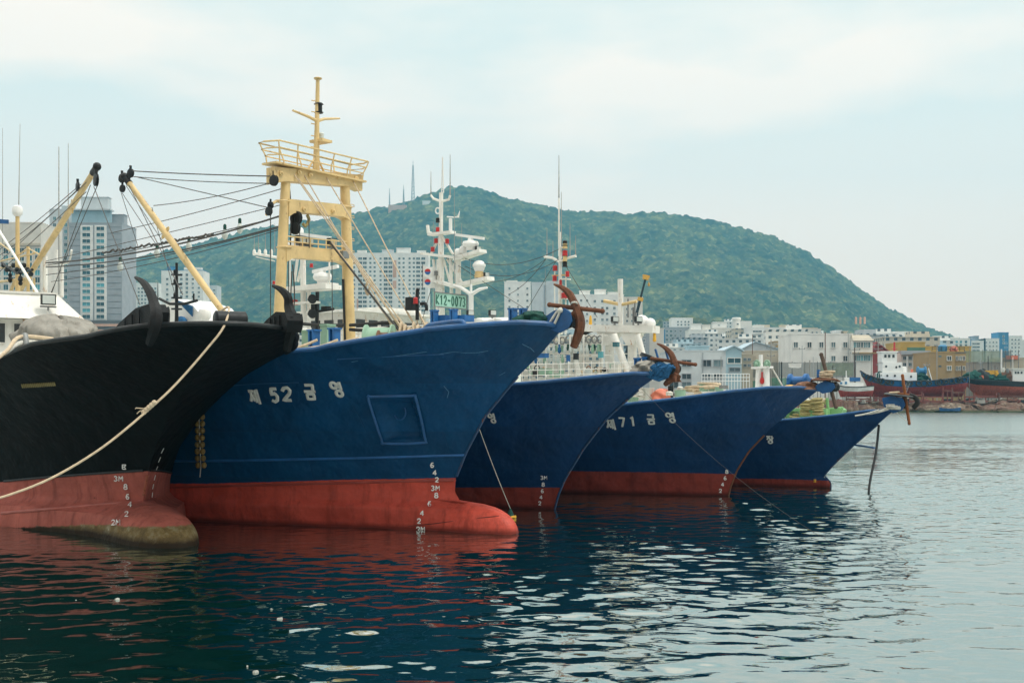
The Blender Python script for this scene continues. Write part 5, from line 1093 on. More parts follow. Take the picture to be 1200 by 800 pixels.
P(D, g, 'board_lettering', 'glass_navy', sg)
# two small national flags on the stay beside the mast
for x, y, k in ((499, 318, 0), (499, 330, 1)):
    c = D.wor(D.L(x, y, -.3)); e = empty('small_flag', c, ['upper of two small white flags with red and blue disc beside the radar mast', 'lower of two small white flags with red and blue disc beside the radar mast'][k], 'flag', 'pair of small flags')
    vs = []; n = 10
    for i in range(n + 1):
        for j in range(7): u = i / n; v = j / 6; vs.append((-.12 + u * .52, .06 * math.sin(u * 7 + v * 2), .22 - v * .44 - u * .06 + .02 * math.sin(u * 9)))
    g = MB(); g.add(vs, [(i * 7 + j, (i + 1) * 7 + j, (i + 1) * 7 + j + 1, i * 7 + j + 1) for i in range(n) for j in range(6)]); g.build('cloth', 'white_clean', e)
    for mt, a0, nm in (('red_paint', 0, 'red_half'), ('blue_bright', 180, 'blue_half')):
        g = MB(); pts = [(.08 + .12 * math.cos(R(a0 + 18 * i)), -.085, -.02 + .12 * math.sin(R(a0 + 18 * i))) for i in range(11)]; g.add(pts, [tuple(range(11))]); g.build(nm, mt, e, smooth=0)
    g = MB(); g.tube([(-.13, 0, .3), (-.13, 0, -.32)], .012, 6); g.build('halyard', 'wire', e)
wires(D, [(516, 300, .1, 490, 392, .6, 0), (520, 300, .1, 640, 378, -.4, 0), (545, 303, .1, 655, 292, .1, .4), (545, 312, .1, 655, 304, .1, .5)], .012)
# bow gear of D
c0 = D.L(886, 417, .1)
for k, x in enumerate((889, 898)): g = MB(); g.tube([D.L(x, 458, .1), D.L(x + (-.5 if k else 1), 431, .1)], .12, 10); P(D, g, 'light_post', 'white_clean')
g = MB(); g.beam(D.L(883, 431, .1), D.L(903.5, 430, .1), .4, .07); g.tube([D.L(891.5, 431, .1), D.L(891.5, 415.5, .1)], .07, 8); P(D, g, 'light_platform', 'white_clean')
for x in (887, 899): g = MB(); q = D.L(x, 426.5, -.05); g.tube([q + Vector((.09 * math.cos(t), 0, .12 * math.sin(t))) for t in [6.283 * i / 12 for i in range(12)]], .035, 6, closed=True); g.ball(q, (.07, .1, .1), 8); P(D, g, 'ring_lamp', 'pale_green')
g = MB(); q = D.L(893, 446, -.05); g.ball(q, (.08, .08, .13), 8); g.tube([q, q + Vector((0, 0, .3))], .03, 6); P(D, g, 'red_marker', 'red_paint')
g = MB(); q = D.L(936, 446.5, .2); g.lathe(q - Vector((.35, 0, 0)), [(.1, 0), (.25, .02), (.25, .10), (.16, .14), (.16, .52), (.25, .56), (.25, .66), (.1, .7)], 16, (1, 0, 0)); g.box(q + Vector((-.28, 0, -.1)), (.1, .5, .4)); g.box(q + Vector((.32, 0, -.1)), (.1, .5, .4)); P(D, g, 'windlass', 'blue_bright')
for x0_, y0_, x1_, y1_ in ((959, 433, 959, 443), (967, 432, 968, 442)): post(D, [(x0_, y0_, x1_, y1_, .4, .05)], 'bow_post', 'blue_bright')
g = MB(); q = D.L(946, 452, -.1); g.heap((q.x, q.y, q.z - .12), (.42, .3, .26), 31, rough=.5, n=30, m=14); P(D, g, 'net_heap', 'net_brown')
g = MB(); q = D.L(926, 453, -.2); g.ball(q, (.22, .1, .07), 10); P(D, g, 'yellow_cover', 'yellow_paint')
post(D, [(904, 430, 917, 452, .3, .025)], 'stay', 'white_rope')
snout(D, [[(955, 455), (958, 450), (967, 446), (977, 449), (979, 454), (974, 459), (964, 461)]], 0, .42, 'blue_rail', (976, 453), .17)
g = MB(); q = D.L(966, 446, 0); g.lathe(q, [(.02, -.02), (.42, .0), (.46, .03), (.40, .06), (.02, .05)], 22, (0, 0, 1)); P(D, g, 'rust_plate', 'rusty_iron')
coil(D, D.L(969, 442, 0), .20, 5, 'rope', .03, 4)
anchor(D, 0, [(950, 446.5), (956, 444.5), (966, 444), (976, 444.5), (985, 447)], [.02, .05, .07, .05, .02], [(962.5, 415.5, .1), (971, 446, .02), (979.5, 476.5, -.1)], .065, 'rusty_iron',
       'brown anchor with its stock upright like a leaning pole, beyond the lettering 71', shank=[(966, 452, 0), (970, 447, 0)], stockmat='dark_wood')
# clutter on D's deck seen over the rail
for k, (x, y, w_, d_, h_, mt, nm) in enumerate(((776, 461, .75, .6, .34, 'orange_plastic', 'orange_cover'), (797, 460, .40, .5, .20, 'pale_green', 'green_tub'), (825, 453, .34, .4, .16, 'pale_green', 'green_tub'), (843, 455, .3, .3, .1, 'pale_green', 'green_tub'), (760, 461, .4, .4, .4, 'deck_white', 'white_tub'), (786, 457, .2, .2, .3, 'black_metal', 'winch_motor'), (742, 468, .4, .4, .2, 'pale_green', 'green_tub'))):
    c = D.L(x, y, -.4); g = MB()
    if nm == 'orange_cover': g.heap((c.x, c.y, c.z - .25), (w_ * .5, .4, .42), 17, rough=.2)
    else: g.lathe(c - Vector((0, 0, h_)), [(w_ * .45, 0), (w_ * .5, h_ * 1.4), (w_ * .53, h_ * 1.45), (w_ * .53, h_ * 1.5), (w_ * .4, h_ * 1.5)], 14)
    P(D, g, nm, mt)
coil(D, D.L(830, 455, -.2), .35, 4, 'rope', .04, 5); coil(D, D.L(750, 464, -.3), .4, 5, 'white_rope', .04, 6); coil(D, D.L(812, 458, .2), .3, 4, 'rope', .035, 7)
post(D, [(700, 471, 850, 458, .9, .05), (700, 466, 845, 452, .9, .03)], 'inner_rail', 'deck_white')
r2 = random.Random(5)
for k in range(16):
    x = 742 + k * 7 + r2.uniform(-2, 2); c = D.L(x, 468 - (x - 742) * .09 - r2.uniform(0, 6), r2.uniform(-.8, .8)); g = MB(); s_ = r2.uniform(.06, .13)
    if k % 2: g.box(c, (s_ * 2, s_ * 2, s_), rz=k); P(D, g, 'deck_box', ('deck_white', 'rope', 'pale_green', 'grey_metal')[k // 2 % 4])
    else: g.lathe(c, [(s_, 0), (s_ * 1.05, s_), (s_ * .4, s_ * 1.3)], 10); P(D, g, 'deck_drum', ('deck_white', 'rope', 'orange_plastic', 'white_rope')[k // 2 % 4])
# ================================================================== BOAT E
E.glyphs(put('장', 898, 510.5, 8, 8.5, 1), 'name_lettering', 'letter_white', .06)
light_box(E, 955, 563, -.12, 'yellow_paint', .05, .1, name='stem_marker')
g = MB(); 
for x0_, y0_, x1_, y1_ in ((969, 466, 971, 484), (968, 480, 988, 478)): g.tube([E.L(x0_, y0_, .2), E.L(x1_, y1_, .2)], .06, 8)
g.prism([E.L(x, y, .1) for x, y in ((968, 480), (984, 478), (987, 480), (986, 485), (968, 486))], (0, .5, 0)); P(E, g, 'green_frame', 'deck_green')
for k, (x, y, n) in enumerate(((946, 474, 5), (957, 473, 6), (961, 480, 4), (944, 481, 4), (934, 485, 3))): coil(E, E.L(x, y + 5, -.2), .22, n, 'rope_yellow', .045, 40 + k, sq=.8)
g = MB(); q = E.L(950, 486, .2); g.box(q, (1.6, 1.0, .5)); P(E, g, 'hatch', 'deck_green')
g = MB(); q = E.L(932, 486, .1); g.box(q, (.6, .8, .3)); P(E, g, 'white_crate', 'deck_white')
g = MB(); q = E.L(918, 488, -.1); g.heap((q.x, q.y, q.z - .2), (.35, .3, .3), 6, rough=.4); P(E, g, 'net_heap', 'net_green')
g = MB(); q = E.L(938, 478, .5); g.tube(curve([q, q + Vector((.1, 0, .25)), q + Vector((.35, 0, .3)), q + Vector((.5, 0, .05))], 4), .05, 8); P(E, g, 'white_pipe', 'deck_white')
g = MB(); q = E.L(967, 470, .3); g.ball(q, .12, 10); P(E, g, 'pale_float', 'rope')
snout(E, [[(1036, 476), (1034, 466), (1045, 464), (1058, 466), (1061, 474), (1057, 481), (1047, 484)]], 0, .42, 'blue_rail', (1057, 473), .19)
drum(E, E.L(1050, 474, -.2), .20, .2, 'blue_rail')
g = MB(); q = E.L(1054, 463.5, 0); g.lathe(q, [(.02, -.03), (.50, -.01), (.56, .02), (.48, .06), (.02, .05)], 22, (.12, 0, 1)); P(E, g, 'rust_plate', 'black_metal')
g = MB(); g.tube(curve([E.L(1066, 463, 0), E.L(1073, 466, 0), E.L(1075, 472, 0), E.L(1070, 478, 0)], 4), [.05] * 13, 8, 1.8); P(E, g, 'guard_lip', 'black_rubber')
for k in range(4): coil(E, E.L(1044 + k * 2, 476 + k, -.3), .16, 2, 'white_rope', .03, 60 + k)
wires(E, [(1020, 483, -.5, 1046, 474, -.3, .06), (1015, 485, -.6, 1044, 478, -.3, .04), (1002, 487, -.7, 1030, 480, -.5, .03)], .03, 'white_rope', 'rail_rope')
coil(E, E.L(1048, 462, .05), .16, 3, 'rope', .025, 66)
anchor(E, 0, [(1036, 463), (1045, 461.5), (1056, 461.5), (1067, 463)], [.02, .04, .05, .03], [(1057.6, 440, .05), (1061.5, 468, 0), (1065.5, 496, -.05)], .055, 'rusty_bright',
       'bright orange rusted anchor, stock upright, on the farthest blue bow', shank=[(1055, 470, 0), (1061, 466, 0)])
loose('anchor_tripline', sag(E.wor(E.L(1046, 477, -.2)), E.wor(E.L(1064, 494, -.1)), .05), .012, 'white_rope', 'thin pale line tied to the foot of the orange anchor stock')
pt = E.wor(E.L(1030, 498, 0)); pb = at(1017, 580, FPX * EYE / (578 - HOR)); pb.z = -.6; mid_ = pt.lerp(pb, .33)
e = empty('standing_pipe', pb, 'thin dark pipe standing in the water against the farthest blue bow', 'pipe')
g = MB(); g.tube(curve([pt - pb, mid_ - pb + Vector((.02, 0, 0)), pt.lerp(pb, .7) - pb + Vector((-.06, 0, 0)), Vector((0, 0, 0))], 5), .045, 8); g.build('pole', 'black_metal', e)
g = MB(); g.tube([E.wor(E.L(1000.5, 521, 0)) - pb, at(1025, 524.5, mid_.y) - pb], .035, 6); g.build('strut', 'blue_rail', e)
# superstructure and mast of E, over the gallows
x0 = -15.0; tp = E.S(657, 392, x0); zd = E.dz(x0)
g = MB(); g.box((x0 - 1.8, 0, (zd + tp.z) / 2), (3.6, 3.6, tp.z - zd)); wh = P(E, g, 'wheelhouse', 'white_paint'); g = MB(); g.box((x0 - 1.7, 0, tp.z + .05), (4.3, 4.0, .1)); P(E, g, 'wheelhouse_roof', 'white_paint', wh)
for k in range(4): g = MB(); g.box((x0 + .02, -1.2 + k * .8, tp.z - .5), (.03, .5, .42)); P(E, g, 'window', 'glass_dark', wh)
eb = 0
g = MB(); g.tube([E.L(656.5, 392, eb), E.L(656.5, 272, eb)], [.11, .06], 10); g.tube([E.L(655, 300, eb), E.L(655, 232, eb)], .035, 6); g.tube([E.L(638, 301, eb), E.L(647, 302, eb), E.L(656, 307, eb), E.L(667, 302, eb), E.L(675, 300, eb)], .06, 8)
for y, w_ in ((290, 8), (306, 8), (327, 20), (338, 14), (350, 12)): g.beam(E.L(657, y, eb), E.L(657 + w_ * .5, y, eb), .3, .05)
for x in (650, 663): g.tube([E.L(x, 392, eb), E.L(x, 318, eb)], .03, 6)
P(E, g, 'signal_mast', 'white_paint')
g = MB(); g.beam(E.L(647, 323, eb), E.L(666, 322, eb), .06, .06); P(E, g, 'yard', 'cream_paint')
whip(E, 655, 240, 182, eb, .035); whip(E, 657.8, 290, 225, eb, .03)
for x, y1 in ((641, 268), (648, 282), (668, 262), (674.5, 276)): whip(E, x, 302, y1, eb, .03)
whip(E, 639, 360, 315, eb, .02)
for x, y, mt, r in ((662, 285, 'black_metal', .10), (662, 288, 'cream_paint', .10), (662, 296.5, 'red_paint', .11), (662, 303, 'cream_paint', .09), (662, 309.5, 'black_metal', .1), (650.5, 314, 'red_paint', .1), (650, 326, 'red_paint', .09), (665, 321, 'red_paint', .08), (662, 346, 'red_paint', .15), (657, 331, 'red_paint', .06)): light_box(E, x, y, eb - .1, mt, r, .2)
wires(E, [(640, 303, 0, 596, 345, .2, .2), (640, 303, 0, 568, 330, .2, .3), (656, 300, 0, 700, 372, 0, 0), (655, 300, 0, 612, 372, 0, 0)], .012)
# ================================================================== CITY
for nm, c in (('wall_white', (0.76, 0.75, 0.71)), ('wall_offwhite', (0.66, 0.62, 0.55)), ('wall_cool', (0.54, 0.57, 0.58)), ('wall_grey', (0.34, 0.36, 0.38)), ('wall_bluegrey', (0.26, 0.31, 0.36)), ('wall_cream', (0.52, 0.46, 0.36)),
              ('wall_beige', (0.42, 0.36, 0.27)), ('wall_tan', (0.36, 0.25, 0.12)), ('wall_mustard', (0.50, 0.32, 0.07)), ('wall_brick', (0.28, 0.045, 0.04)), ('wall_salmon', (0.60, 0.36, 0.26)), ('wall_sky', (0.36, 0.50, 0.56)),
              ('wall_blue', (0.05, 0.20, 0.38)), ('roof_blue', (0.08, 0.22, 0.36)), ('wall_dark', (0.12, 0.12, 0.12)), ('screen_green', (0.10, 0.20, 0.13)), ('screen_dark', (0.10, 0.11, 0.10)), ('concrete', (0.33, 0.31, 0.28)), ('roof_sky', (0.42, 0.52, 0.58))):
    paint(nm, c, 0.85, 0.14, 0.25, bmp=0.1, bsc=2)
def tiny_wall(name, c, glass=(0.08, 0.11, 0.13), sx=3.2, sz=3.0):
    """wall with its own small openings, for houses only a few pixels high"""
    m, N, LK, bs = newmat(name); t = N.new('ShaderNodeTexCoord'); s = N.new('ShaderNodeSeparateXYZ'); LK.new(t.outputs['Object'], s.inputs[0])
    def op(a, b, f):
        q = N.new('ShaderNodeMath'); q.operation = f
        for k, v in ((0, a), (1, b)):
            if isinstance(v, (int, float)): q.inputs[k].default_value = v
            elif v is not None: LK.new(v, q.inputs[k])
        return q.outputs[0]
    h = op(s.outputs['X'], s.outputs['Y'], 'ADD'); fx = op(op(h, 1 / sx, 'MULTIPLY'), None, 'FRACT'); fz = op(op(s.outputs['Z'], 1 / sz, 'MULTIPLY'), None, 'FRACT')
    a = op(op(fx, .30, 'GREATER_THAN'), op(fx, .74, 'LESS_THAN'), 'MULTIPLY'); b = op(op(fz, .38, 'GREATER_THAN'), op(fz, .80, 'LESS_THAN'), 'MULTIPLY')
    g_ = N.new('ShaderNodeNewGeometry'); sn = N.new('ShaderNodeSeparateXYZ'); LK.new(g_.outputs['Normal'], sn.inputs[0]); up = op(op(sn.outputs['Z'], None, 'ABSOLUTE'), .5, 'LESS_THAN')
    f = op(op(a, b, 'MULTIPLY'), up, 'MULTIPLY')
    n = noise(N, LK, 0.3, 4, .6, t.outputs['Object']); c0 = ramp(N, LK, n, [(.3, tuple(x * .85 for x in c)), (.7, tuple(min(.8, x * 1.08) for x in c))])
    LK.new(mixc(N, LK, f, c0, glass), bs.inputs['Base Color']); bs.inputs['Roughness'].default_value = .8; MATS[name] = m
for nm, c in (('white', (.76, .75, .71)), ('cream', (.56, .50, .40)), ('grey', (.42, .44, .45)), ('pinkish', (.55, .42, .36)), ('pale_blue', (.42, .52, .56)), ('brown', (.30, .22, .16))): tiny_wall('small_' + nm, c)
WM = {}
def win_mesh(w_, h_, glass, frame):
    k = (round(w_, 2), round(h_, 2), glass, frame)
    if k in WM: return WM[k]
    f = min(.16, w_ * .14); vs = []; fs = []; mi = []
    def bx(x0, x1, z0, z1, y0, y1, m):
        o = len(vs); vs.extend([(x, y, z) for x in (x0, x1) for y in (y0, y1) for z in (z0, z1)])
        for q in [(0, 1, 3, 2), (4, 6, 7, 5), (0, 4, 5, 1), (2, 3, 7, 6), (0, 2, 6, 4), (1, 5, 7, 3)]: fs.append(tuple(o + i for i in q)); mi.append(m)
    bx(-w_ / 2, w_ / 2, -h_ / 2, h_ / 2, -.05, .05, 0)
    if frame:
        bx(-w_ / 2 - f, w_ / 2 + f, h_ / 2 + .01, h_ / 2 + f, -.14, .05, 1); bx(-w_ / 2 - f, w_ / 2 + f, -h_ / 2 - f, -h_ / 2 - .01, -.22, .05, 1)
        bx(-w_ / 2 - f, -w_ / 2 - .01, -h_ / 2, h_ / 2, -.14, .05, 1); bx(w_ / 2 + .01, w_ / 2 + f, -h_ / 2, h_ / 2, -.14, .05, 1); bx(-.04, .04, -h_ / 2, h_ / 2, -.10, -.055, 1)
    me = bpy.data.meshes.new('window'); me.from_pydata(vs, [], fs); me.materials.append(M(glass)); me.materials.append(M(frame or 'wall_white')); me.polygons.foreach_set('material_index', mi); me.update(); WM[k] = me; return me
def windows(e, lst, glass='pane', frame='wall_white', name='window'):
    """lst: (x, y, z, w, h) in the building's frame; at most 100 as parts of their own, the rest as one part"""
    lst = sorted(lst, key=lambda t: -t[3] * t[4])
    n0 = sum(1 for c in e.children if c.name.startswith('window')) if e.get('nw') is None else e['nw']
    for (x, y, z, w_, h_) in lst[:max(0, 100 - n0)]:
        o = bpy.data.objects.new(name, win_mesh(w_, h_, glass, frame)); COL.objects.link(o); o.parent = e; o.location = (x, y, z)
    rest = lst[max(0, 100 - n0):]; e['nw'] = n0 + len(lst)
    if rest:
        g = MB(); mi = []
        for (x, y, z, w_, h_) in rest: g.box((x, y, z), (w_, .1, h_))
        o = g.build(name, glass, e, smooth=0, kind='stuff')
def bldg(x0, x1, yt, d, wall, label, dep=12, name='building', cat='building', group=None, roof=None, grid=None, tops=(), bands=(), base=None, parapet=.5, yb=None, sub=()):
    """front face between pixel columns x0..x1, roof line at row yt, d metres away"""
    X0 = (x0 - 600) / FPX * d; X1 = (x1 - 600) / FPX * d; zt = EYE + (HOR - yt) / FPX * d; xm = (X0 + X1) / 2
    zb = (float(terr(xm, d)) - 1.5 if d > 700 else 2.2 + min(1, max(0, (d - 300) / 460)) * 4 - .4) if base is None else base
    e = empty(name, (xm, d, zb), label, cat, group); W_ = X1 - X0; H_ = zt - zb
    px = lambda x: (x - 600) / FPX * d - xm; pz = lambda y: EYE + (HOR - y) / FPX * d - zb
    g = MB(); g.box((0, dep / 2, H_ / 2), (W_, dep, H_)); g.build('wall', wall, e, smooth=0)
    if parapet:
        g = MB(); t = .25
        for c, s_ in (((0, .12, 0), (W_ + .3, .35, parapet)), ((0, dep - .12, 0), (W_ + .3, .35, parapet)), ((-W_ / 2 + .1, dep / 2, 0), (.35, dep - .6, parapet)), ((W_ / 2 - .1, dep / 2, 0), (.35, dep - .6, parapet))): g.box((c[0], c[1], H_ + parapet / 2 + .01), s_)
        g.build('parapet', roof or wall, e, smooth=0)
    for (a, b, y0, y1, mt, dy) in tops:
        g = MB(); g.box(((px(a) + px(b)) / 2, 3 + dy + 2, (pz(y0) + pz(y1)) / 2), (px(b) - px(a), 5, pz(y0) - pz(y1))); g.box(((px(a) + px(b)) / 2, 3 + dy + 2, pz(y0) + .12), (px(b) - px(a) + .5, 5.5, .22)); g.build('roof_house', mt, e, smooth=0)
    for (a, b, y0, y1, mt, pr) in bands:
        g = MB(); g.box(((px(a) + px(b)) / 2, -pr / 2 + .02, (pz(y0) + pz(y1)) / 2), (px(b) - px(a), pr + .04, abs(pz(y0) - pz(y1)))); g.build('facade_panel', mt, e, smooth=0)
    if grid:
        for gr in (grid if isinstance(grid, list) else [grid]):
            xs_, ys_, wp, hp = gr[:4]; gl = gr[4] if len(gr) > 4 else 'pane'; fr = gr[5] if len(gr) > 5 else 'wall_white'; pr = gr[6] if len(gr) > 6 else 0
            windows(e, [(px(x), -pr, pz(y), wp * d / FPX, hp * d / FPX) for y in ys_ for x in xs_], gl, fr)
    return e, px, pz
def lin(a, b, n): return [a + (b - a) * i / (n - 1) for i in range(n)]
# --- tower hotel on the left
e, px, pz = bldg(80, 143, 262, 580, 'wall_grey', 'tall grey hotel tower with blue glass top storey, left between the two booms', 22, 'hotel_tower', tops=[(90, 122, 229, 247, 'wall_cool', 3), (124, 142, 250, 262, 'wall_grey', 2)],
     bands=[(94.5, 109, 264, 375, 'wall_white', .35), (111, 125, 264, 375, 'wall_white', .35), (84, 131, 247, 262.5, 'wall_sky', -.3)], grid=[((101.5,), lin(268, 371, 15), 9, 4.2, 'pane_teal', 'wall_white', .42), ((118,), lin(268, 371, 15), 9, 4.2, 'pane_teal', 'wall_white', .42), (lin(87, 129, 9), (251, 258), 3.6, 5, 'pane_teal', None, -.2)])
g = MB()
for y in lin(266, 375, 16): g.box((px(134), -.06, pz(y)), (px(142) - px(126), .1, .12)); g.box((px(88), -.06, pz(y)), (5, .1, .12))
g.build('floor_line', 'wall_dark', e, smooth=0, kind=None)  # thin dark strips set on the wall face to draw the floor lines
g = MB(); g.box((px(106), 1.5, pz(246)), (px(131) - px(82), 6, .6)); g.build('roof_canopy', 'wall_cool', e, smooth=0)
bldg(58, 80, 246, 584, 'wall_cool', 'paler narrow wing of the grey hotel tower, behind the left boom', 20, 'hotel_wing', grid=[(lin(64, 77, 3), lin(256, 371, 16), 3.2, 4.0, 'pane_teal')], tops=[(68, 80, 240, 246, 'wall_cool', 2)])
bldg(58, 146, 377, 560, 'wall_dark', 'dark low podium banded in red at the foot of the hotel tower', 10, 'podium', bands=[(60, 145, 379.5, 382.5, 'wall_salmon', .5), (60, 145, 386, 390, 'wall_salmon', .5)])
bldg(-40, 48, 262, 420, 'wall_offwhite', 'cream office block with teal glass strips at the left edge', 20, 'office_block', grid=[(lin(-30, 44, 9), lin(294, 345, 7), 5.5, 6.2, 'pane_teal')], bands=[(-40, 48, 285, 288, 'wall_cream', .5)])
bldg(143, 185, 332, 1000, 'wall_white', 'pale slab apartments just right of the hotel tower', 14, 'apartment_block', cat='apartments', grid=[(lin(147, 182, 10), lin(338, 368, 8), 2.2, 2.3)], bands=[(150.5, 153.5, 334, 380, 'wall_salmon', .3)], tops=[(144, 150, 327, 332, 'wall_white', 0)])
bldg(189, 238, 317, 840, 'wall_white', 'white apartment tower with blue parapet behind the upright black mast', 18, 'apartment_tower', cat='apartments', roof='roof_blue', grid=[((196,), (327, 333, 339, 345, 351), 2.6, 2.4), (lin(212.5, 219, 2), lin(322, 368, 10), 2.8, 2.8), (lin(226, 233, 2), lin(322, 368, 10), 2.4, 2.0)], tops=[(194, 205, 312, 317, 'wall_blue', 1), (214, 234, 313, 317, 'wall_white', 1)])
bldg(238, 254, 335, 900, 'wall_cool', 'slim greyish apartments beside the white tower with the blue parapet', 14, 'apartment_block', cat='apartments', grid=[(lin(241, 251, 3), lin(340, 372, 8), 2.4, 2.0)])
e, px, pz = bldg(412, 502, 297, 840, 'wall_white', 'broad white apartment slab with many rows of windows behind the rope stays', 18, 'apartment_slab', cat='apartments', tops=[(447, 460, 292, 297, 'wall_cool', 1), (464, 480, 290, 297, 'wall_white', 1), (418, 428, 293, 297, 'wall_white', 1), (488, 498, 293, 297, 'wall_white', 2)],
     bands=[(460.5, 464.5, 305, 325, 'wall_salmon', .25), (460.5, 464.5, 329, 338, 'wall_salmon', .25), (418, 420, 350, 380, 'wall_salmon', .2)],
     grid=[((422, 427.5, 452, 457.5, 490, 496), lin(303, 389, 18), 4.4, 2.7), ((415, 434, 439, 446, 468, 473, 480, 485), lin(303, 389, 18), 2.4, 2.3)])
bldg(591, 622, 331, 700, 'wall_white', 'tall white apartments with one window column, left of the rusty anchor stock', 16, 'apartment_block', cat='apartments', grid=[((597, 618), lin(338, 374, 6), 2.2, 2.4), ((607,), lin(338, 374, 6), 1.6, 2.6)], tops=[(594, 606, 328.5, 331, 'wall_white', 1)])
bldg(623, 656, 331.5, 705, 'wall_cool', 'plain windowless grey-white slab right behind the rusty anchor stock', 16, 'apartment_block', cat='apartments', bands=[(637.5, 640, 334, 375, 'wall_bluegrey', .25)], tops=[(641, 654, 329, 331.5, 'wall_cool', 1)])
bldg(668, 731, 346, 600, 'wall_white', 'white stepped apartments between the rusty anchor and the white gallows mast', 16, 'apartment_block', cat='apartments', grid=[((697, 706, 711.5, 720), (353, 361, 367.5, 374.5, 381), 2.6, 2.8), ((673, 681, 688), (352, 360, 368, 376), 2.2, 2.4)], tops=[(680, 692, 340, 346, 'wall_white', 1), (698, 711, 338.5, 346, 'wall_white', 2), (713, 729, 342, 346, 'wall_white', 1)])
bldg(731, 753, 349, 610, 'wall_offwhite', 'off-white apartments behind the dark crane boom', 16, 'apartment_block', cat='apartments', grid=[((735, 741, 747), (355, 362, 369, 376, 383, 390), 2.2, 2.6)])
bldg(744, 761, 385, 470, 'wall_grey', 'small grey block just right of the white gallows', 12, 'grey_block', grid=[((749, 755), (392, 399, 406), 2.4, 3)])
bldg(761, 778, 386, 480, 'wall_offwhite', 'narrow cream block between grey block and balconied flats', 12, 'cream_block')
bldg(777, 807, 384, 830, 'wall_grey', 'grey flats with four window columns above the net wrapped bow', 16, 'apartment_block', cat='apartments', bands=[(777.3, 779.5, 386, 412, 'wall_blue', .3)], grid=[((781.5, 786.5), lin(388, 408, 5), 3.0, 2.8), ((791.5, 797.5), lin(388, 408, 5), 2.4, 1.8)])
bldg(787, 812, 373, 845, 'wall_white', 'small white block with square windows rising behind the grey flats', 14, 'apartment_block', cat='apartments', grid=[((794.5, 798.5, 803, 807), (377, 380.5, 384), 1.8, 1.8)])
bldg(807, 838, 387, 800, 'wall_white', 'white stepped apartments left of the round water tower', 16, 'apartment_block', cat='apartments', grid=[(lin(811, 835, 7), (392, 397, 402, 407), 1.4, 2.6)], tops=[(811, 823, 379, 387, 'wall_white', 1), (824, 834, 380, 387, 'wall_offwhite', 2)])
bldg(836, 864, 385, 780, 'wall_offwhite', 'blank cream hall left of the round water tower', 16, 'hall', tops=[(836, 853, 377.5, 385, 'wall_white', 1)], grid=[((842, 843), (381,), 1.4, 1.4)])
c = at(866, 371, 700); zb = 4.0; e = empty('stair_tower', (c.x, 708, zb), 'white round-topped stair tower above the long balcony block', 'tower'); g = MB(); g.lathe((0, 0, 0), [(2.4, 0), (2.4, c.z - zb - 1.6), (2.7, c.z - zb - 1.5), (2.7, c.z - zb - .3), (2.2, c.z - zb)], 16); g.build('shaft', 'wall_white', e); g = MB(); g.box((0.3, -2.45, c.z - zb - 4), (1, .2, .8)); g.build('window', 'pane', e)
bldg(869, 881, 377, 720, 'wall_white', 'narrow white block joined to the round-topped stair tower', 14, 'apartment_block', cat='apartments', grid=[((873,), (391, 397), 1.2, 2)])
bldg(874, 928, 384.5, 690, 'wall_white', 'long white block with three rows of shaded balconies', 14, 'balcony_block', cat='apartments', grid=[((884, 887.5, 891), (388.3, 394.5, 400.5), 3.2, 2.2), (lin(899.5, 920.5, 7), (388.3, 394.5, 400.5), 3.2, 2.2)], bands=[(881, 894, 390.5, 391.3, 'wall_white', .9), (897, 923, 390.5, 391.3, 'wall_white', .9), (881, 894, 396.7, 397.5, 'wall_white', .9), (897, 923, 396.7, 397.5, 'wall_white', .9)], tops=[(917, 935, 380.5, 384.5, 'wall_cream', 2), (885, 897, 381, 384.5, 'wall_white', 1)])
bldg(926, 962, 386, 680, 'wall_offwhite', 'cream flats stepping down behind the big white shore building', 14, 'apartment_block', cat='apartments', grid=[((930, 934, 940, 946, 952, 957), (389.5,), 2, 1.8)], tops=[(938, 960, 384, 386, 'wall_cream', 1)])
# --- shore buildings
def gable(x0, x1, yeave, yridge, d, wall, roofm, label, dep=16, name='shed', xr=None, skew=0):
    X0 = (x0 - 600) / FPX * d; X1 = (x1 - 600) / FPX * d; zb = 1.9; ze = EYE + (HOR - yeave) / FPX * d; zr = EYE + (HOR - yridge) / FPX * d; xm = (X0 + X1) / 2; W_ = X1 - X0
    e = empty(name, (xm, d, zb), label, 'shed'); xr_ = 0 if xr is None else (xr - 600) / FPX * d - xm
    g = MB(); q = [(-W_ / 2, 0, 0), (W_ / 2, 0, 0), (W_ / 2, 0, ze - zb), (xr_, 0, zr - zb), (-W_ / 2, 0, ze - zb)]; g.prism(q, (0, dep, 0)); g.build('wall', wall, e, smooth=0)
    g = MB()
    for a, b in (((-W_ / 2 - .5, ze - zb - .2), (xr_, zr - zb)), ((xr_, zr - zb), (W_ / 2 + .5, ze - zb - .2))): g.prism([(a[0], -.5, a[1] + .06), (b[0], -.5, b[1] + .06), (b[0], -.5, b[1] + .36), (a[0], -.5, a[1] + .36)], (0, dep + 1, 0))
    g.build('roof', roofm, e, smooth=0); return e, lambda x: (x - 600) / FPX * d - xm, lambda y: EYE + (HOR - y) / FPX * d - zb
bldg(785, 850.5, 411.5, 272, 'wall_cool', 'silver-white warehouse with dark windows behind the net wrapped bow', 18, 'warehouse', base=2.0, parapet=.25, tops=[(808, 833, 405.5, 411, 'wall_sky', 0)], bands=[(823.3, 824, 413, 460, 'wall_grey', .15)], grid=[((804.5, 828, 841.5), (425.5,), 10, 7.2, 'pane', 'wall_grey'), ((789.5, 804.5, 828, 841.5), (441,), 10, 5.6, 'pane', 'wall_grey'), ((789.5, 804.5), (451,), 10, 6.4, 'pane', 'wall_grey')])
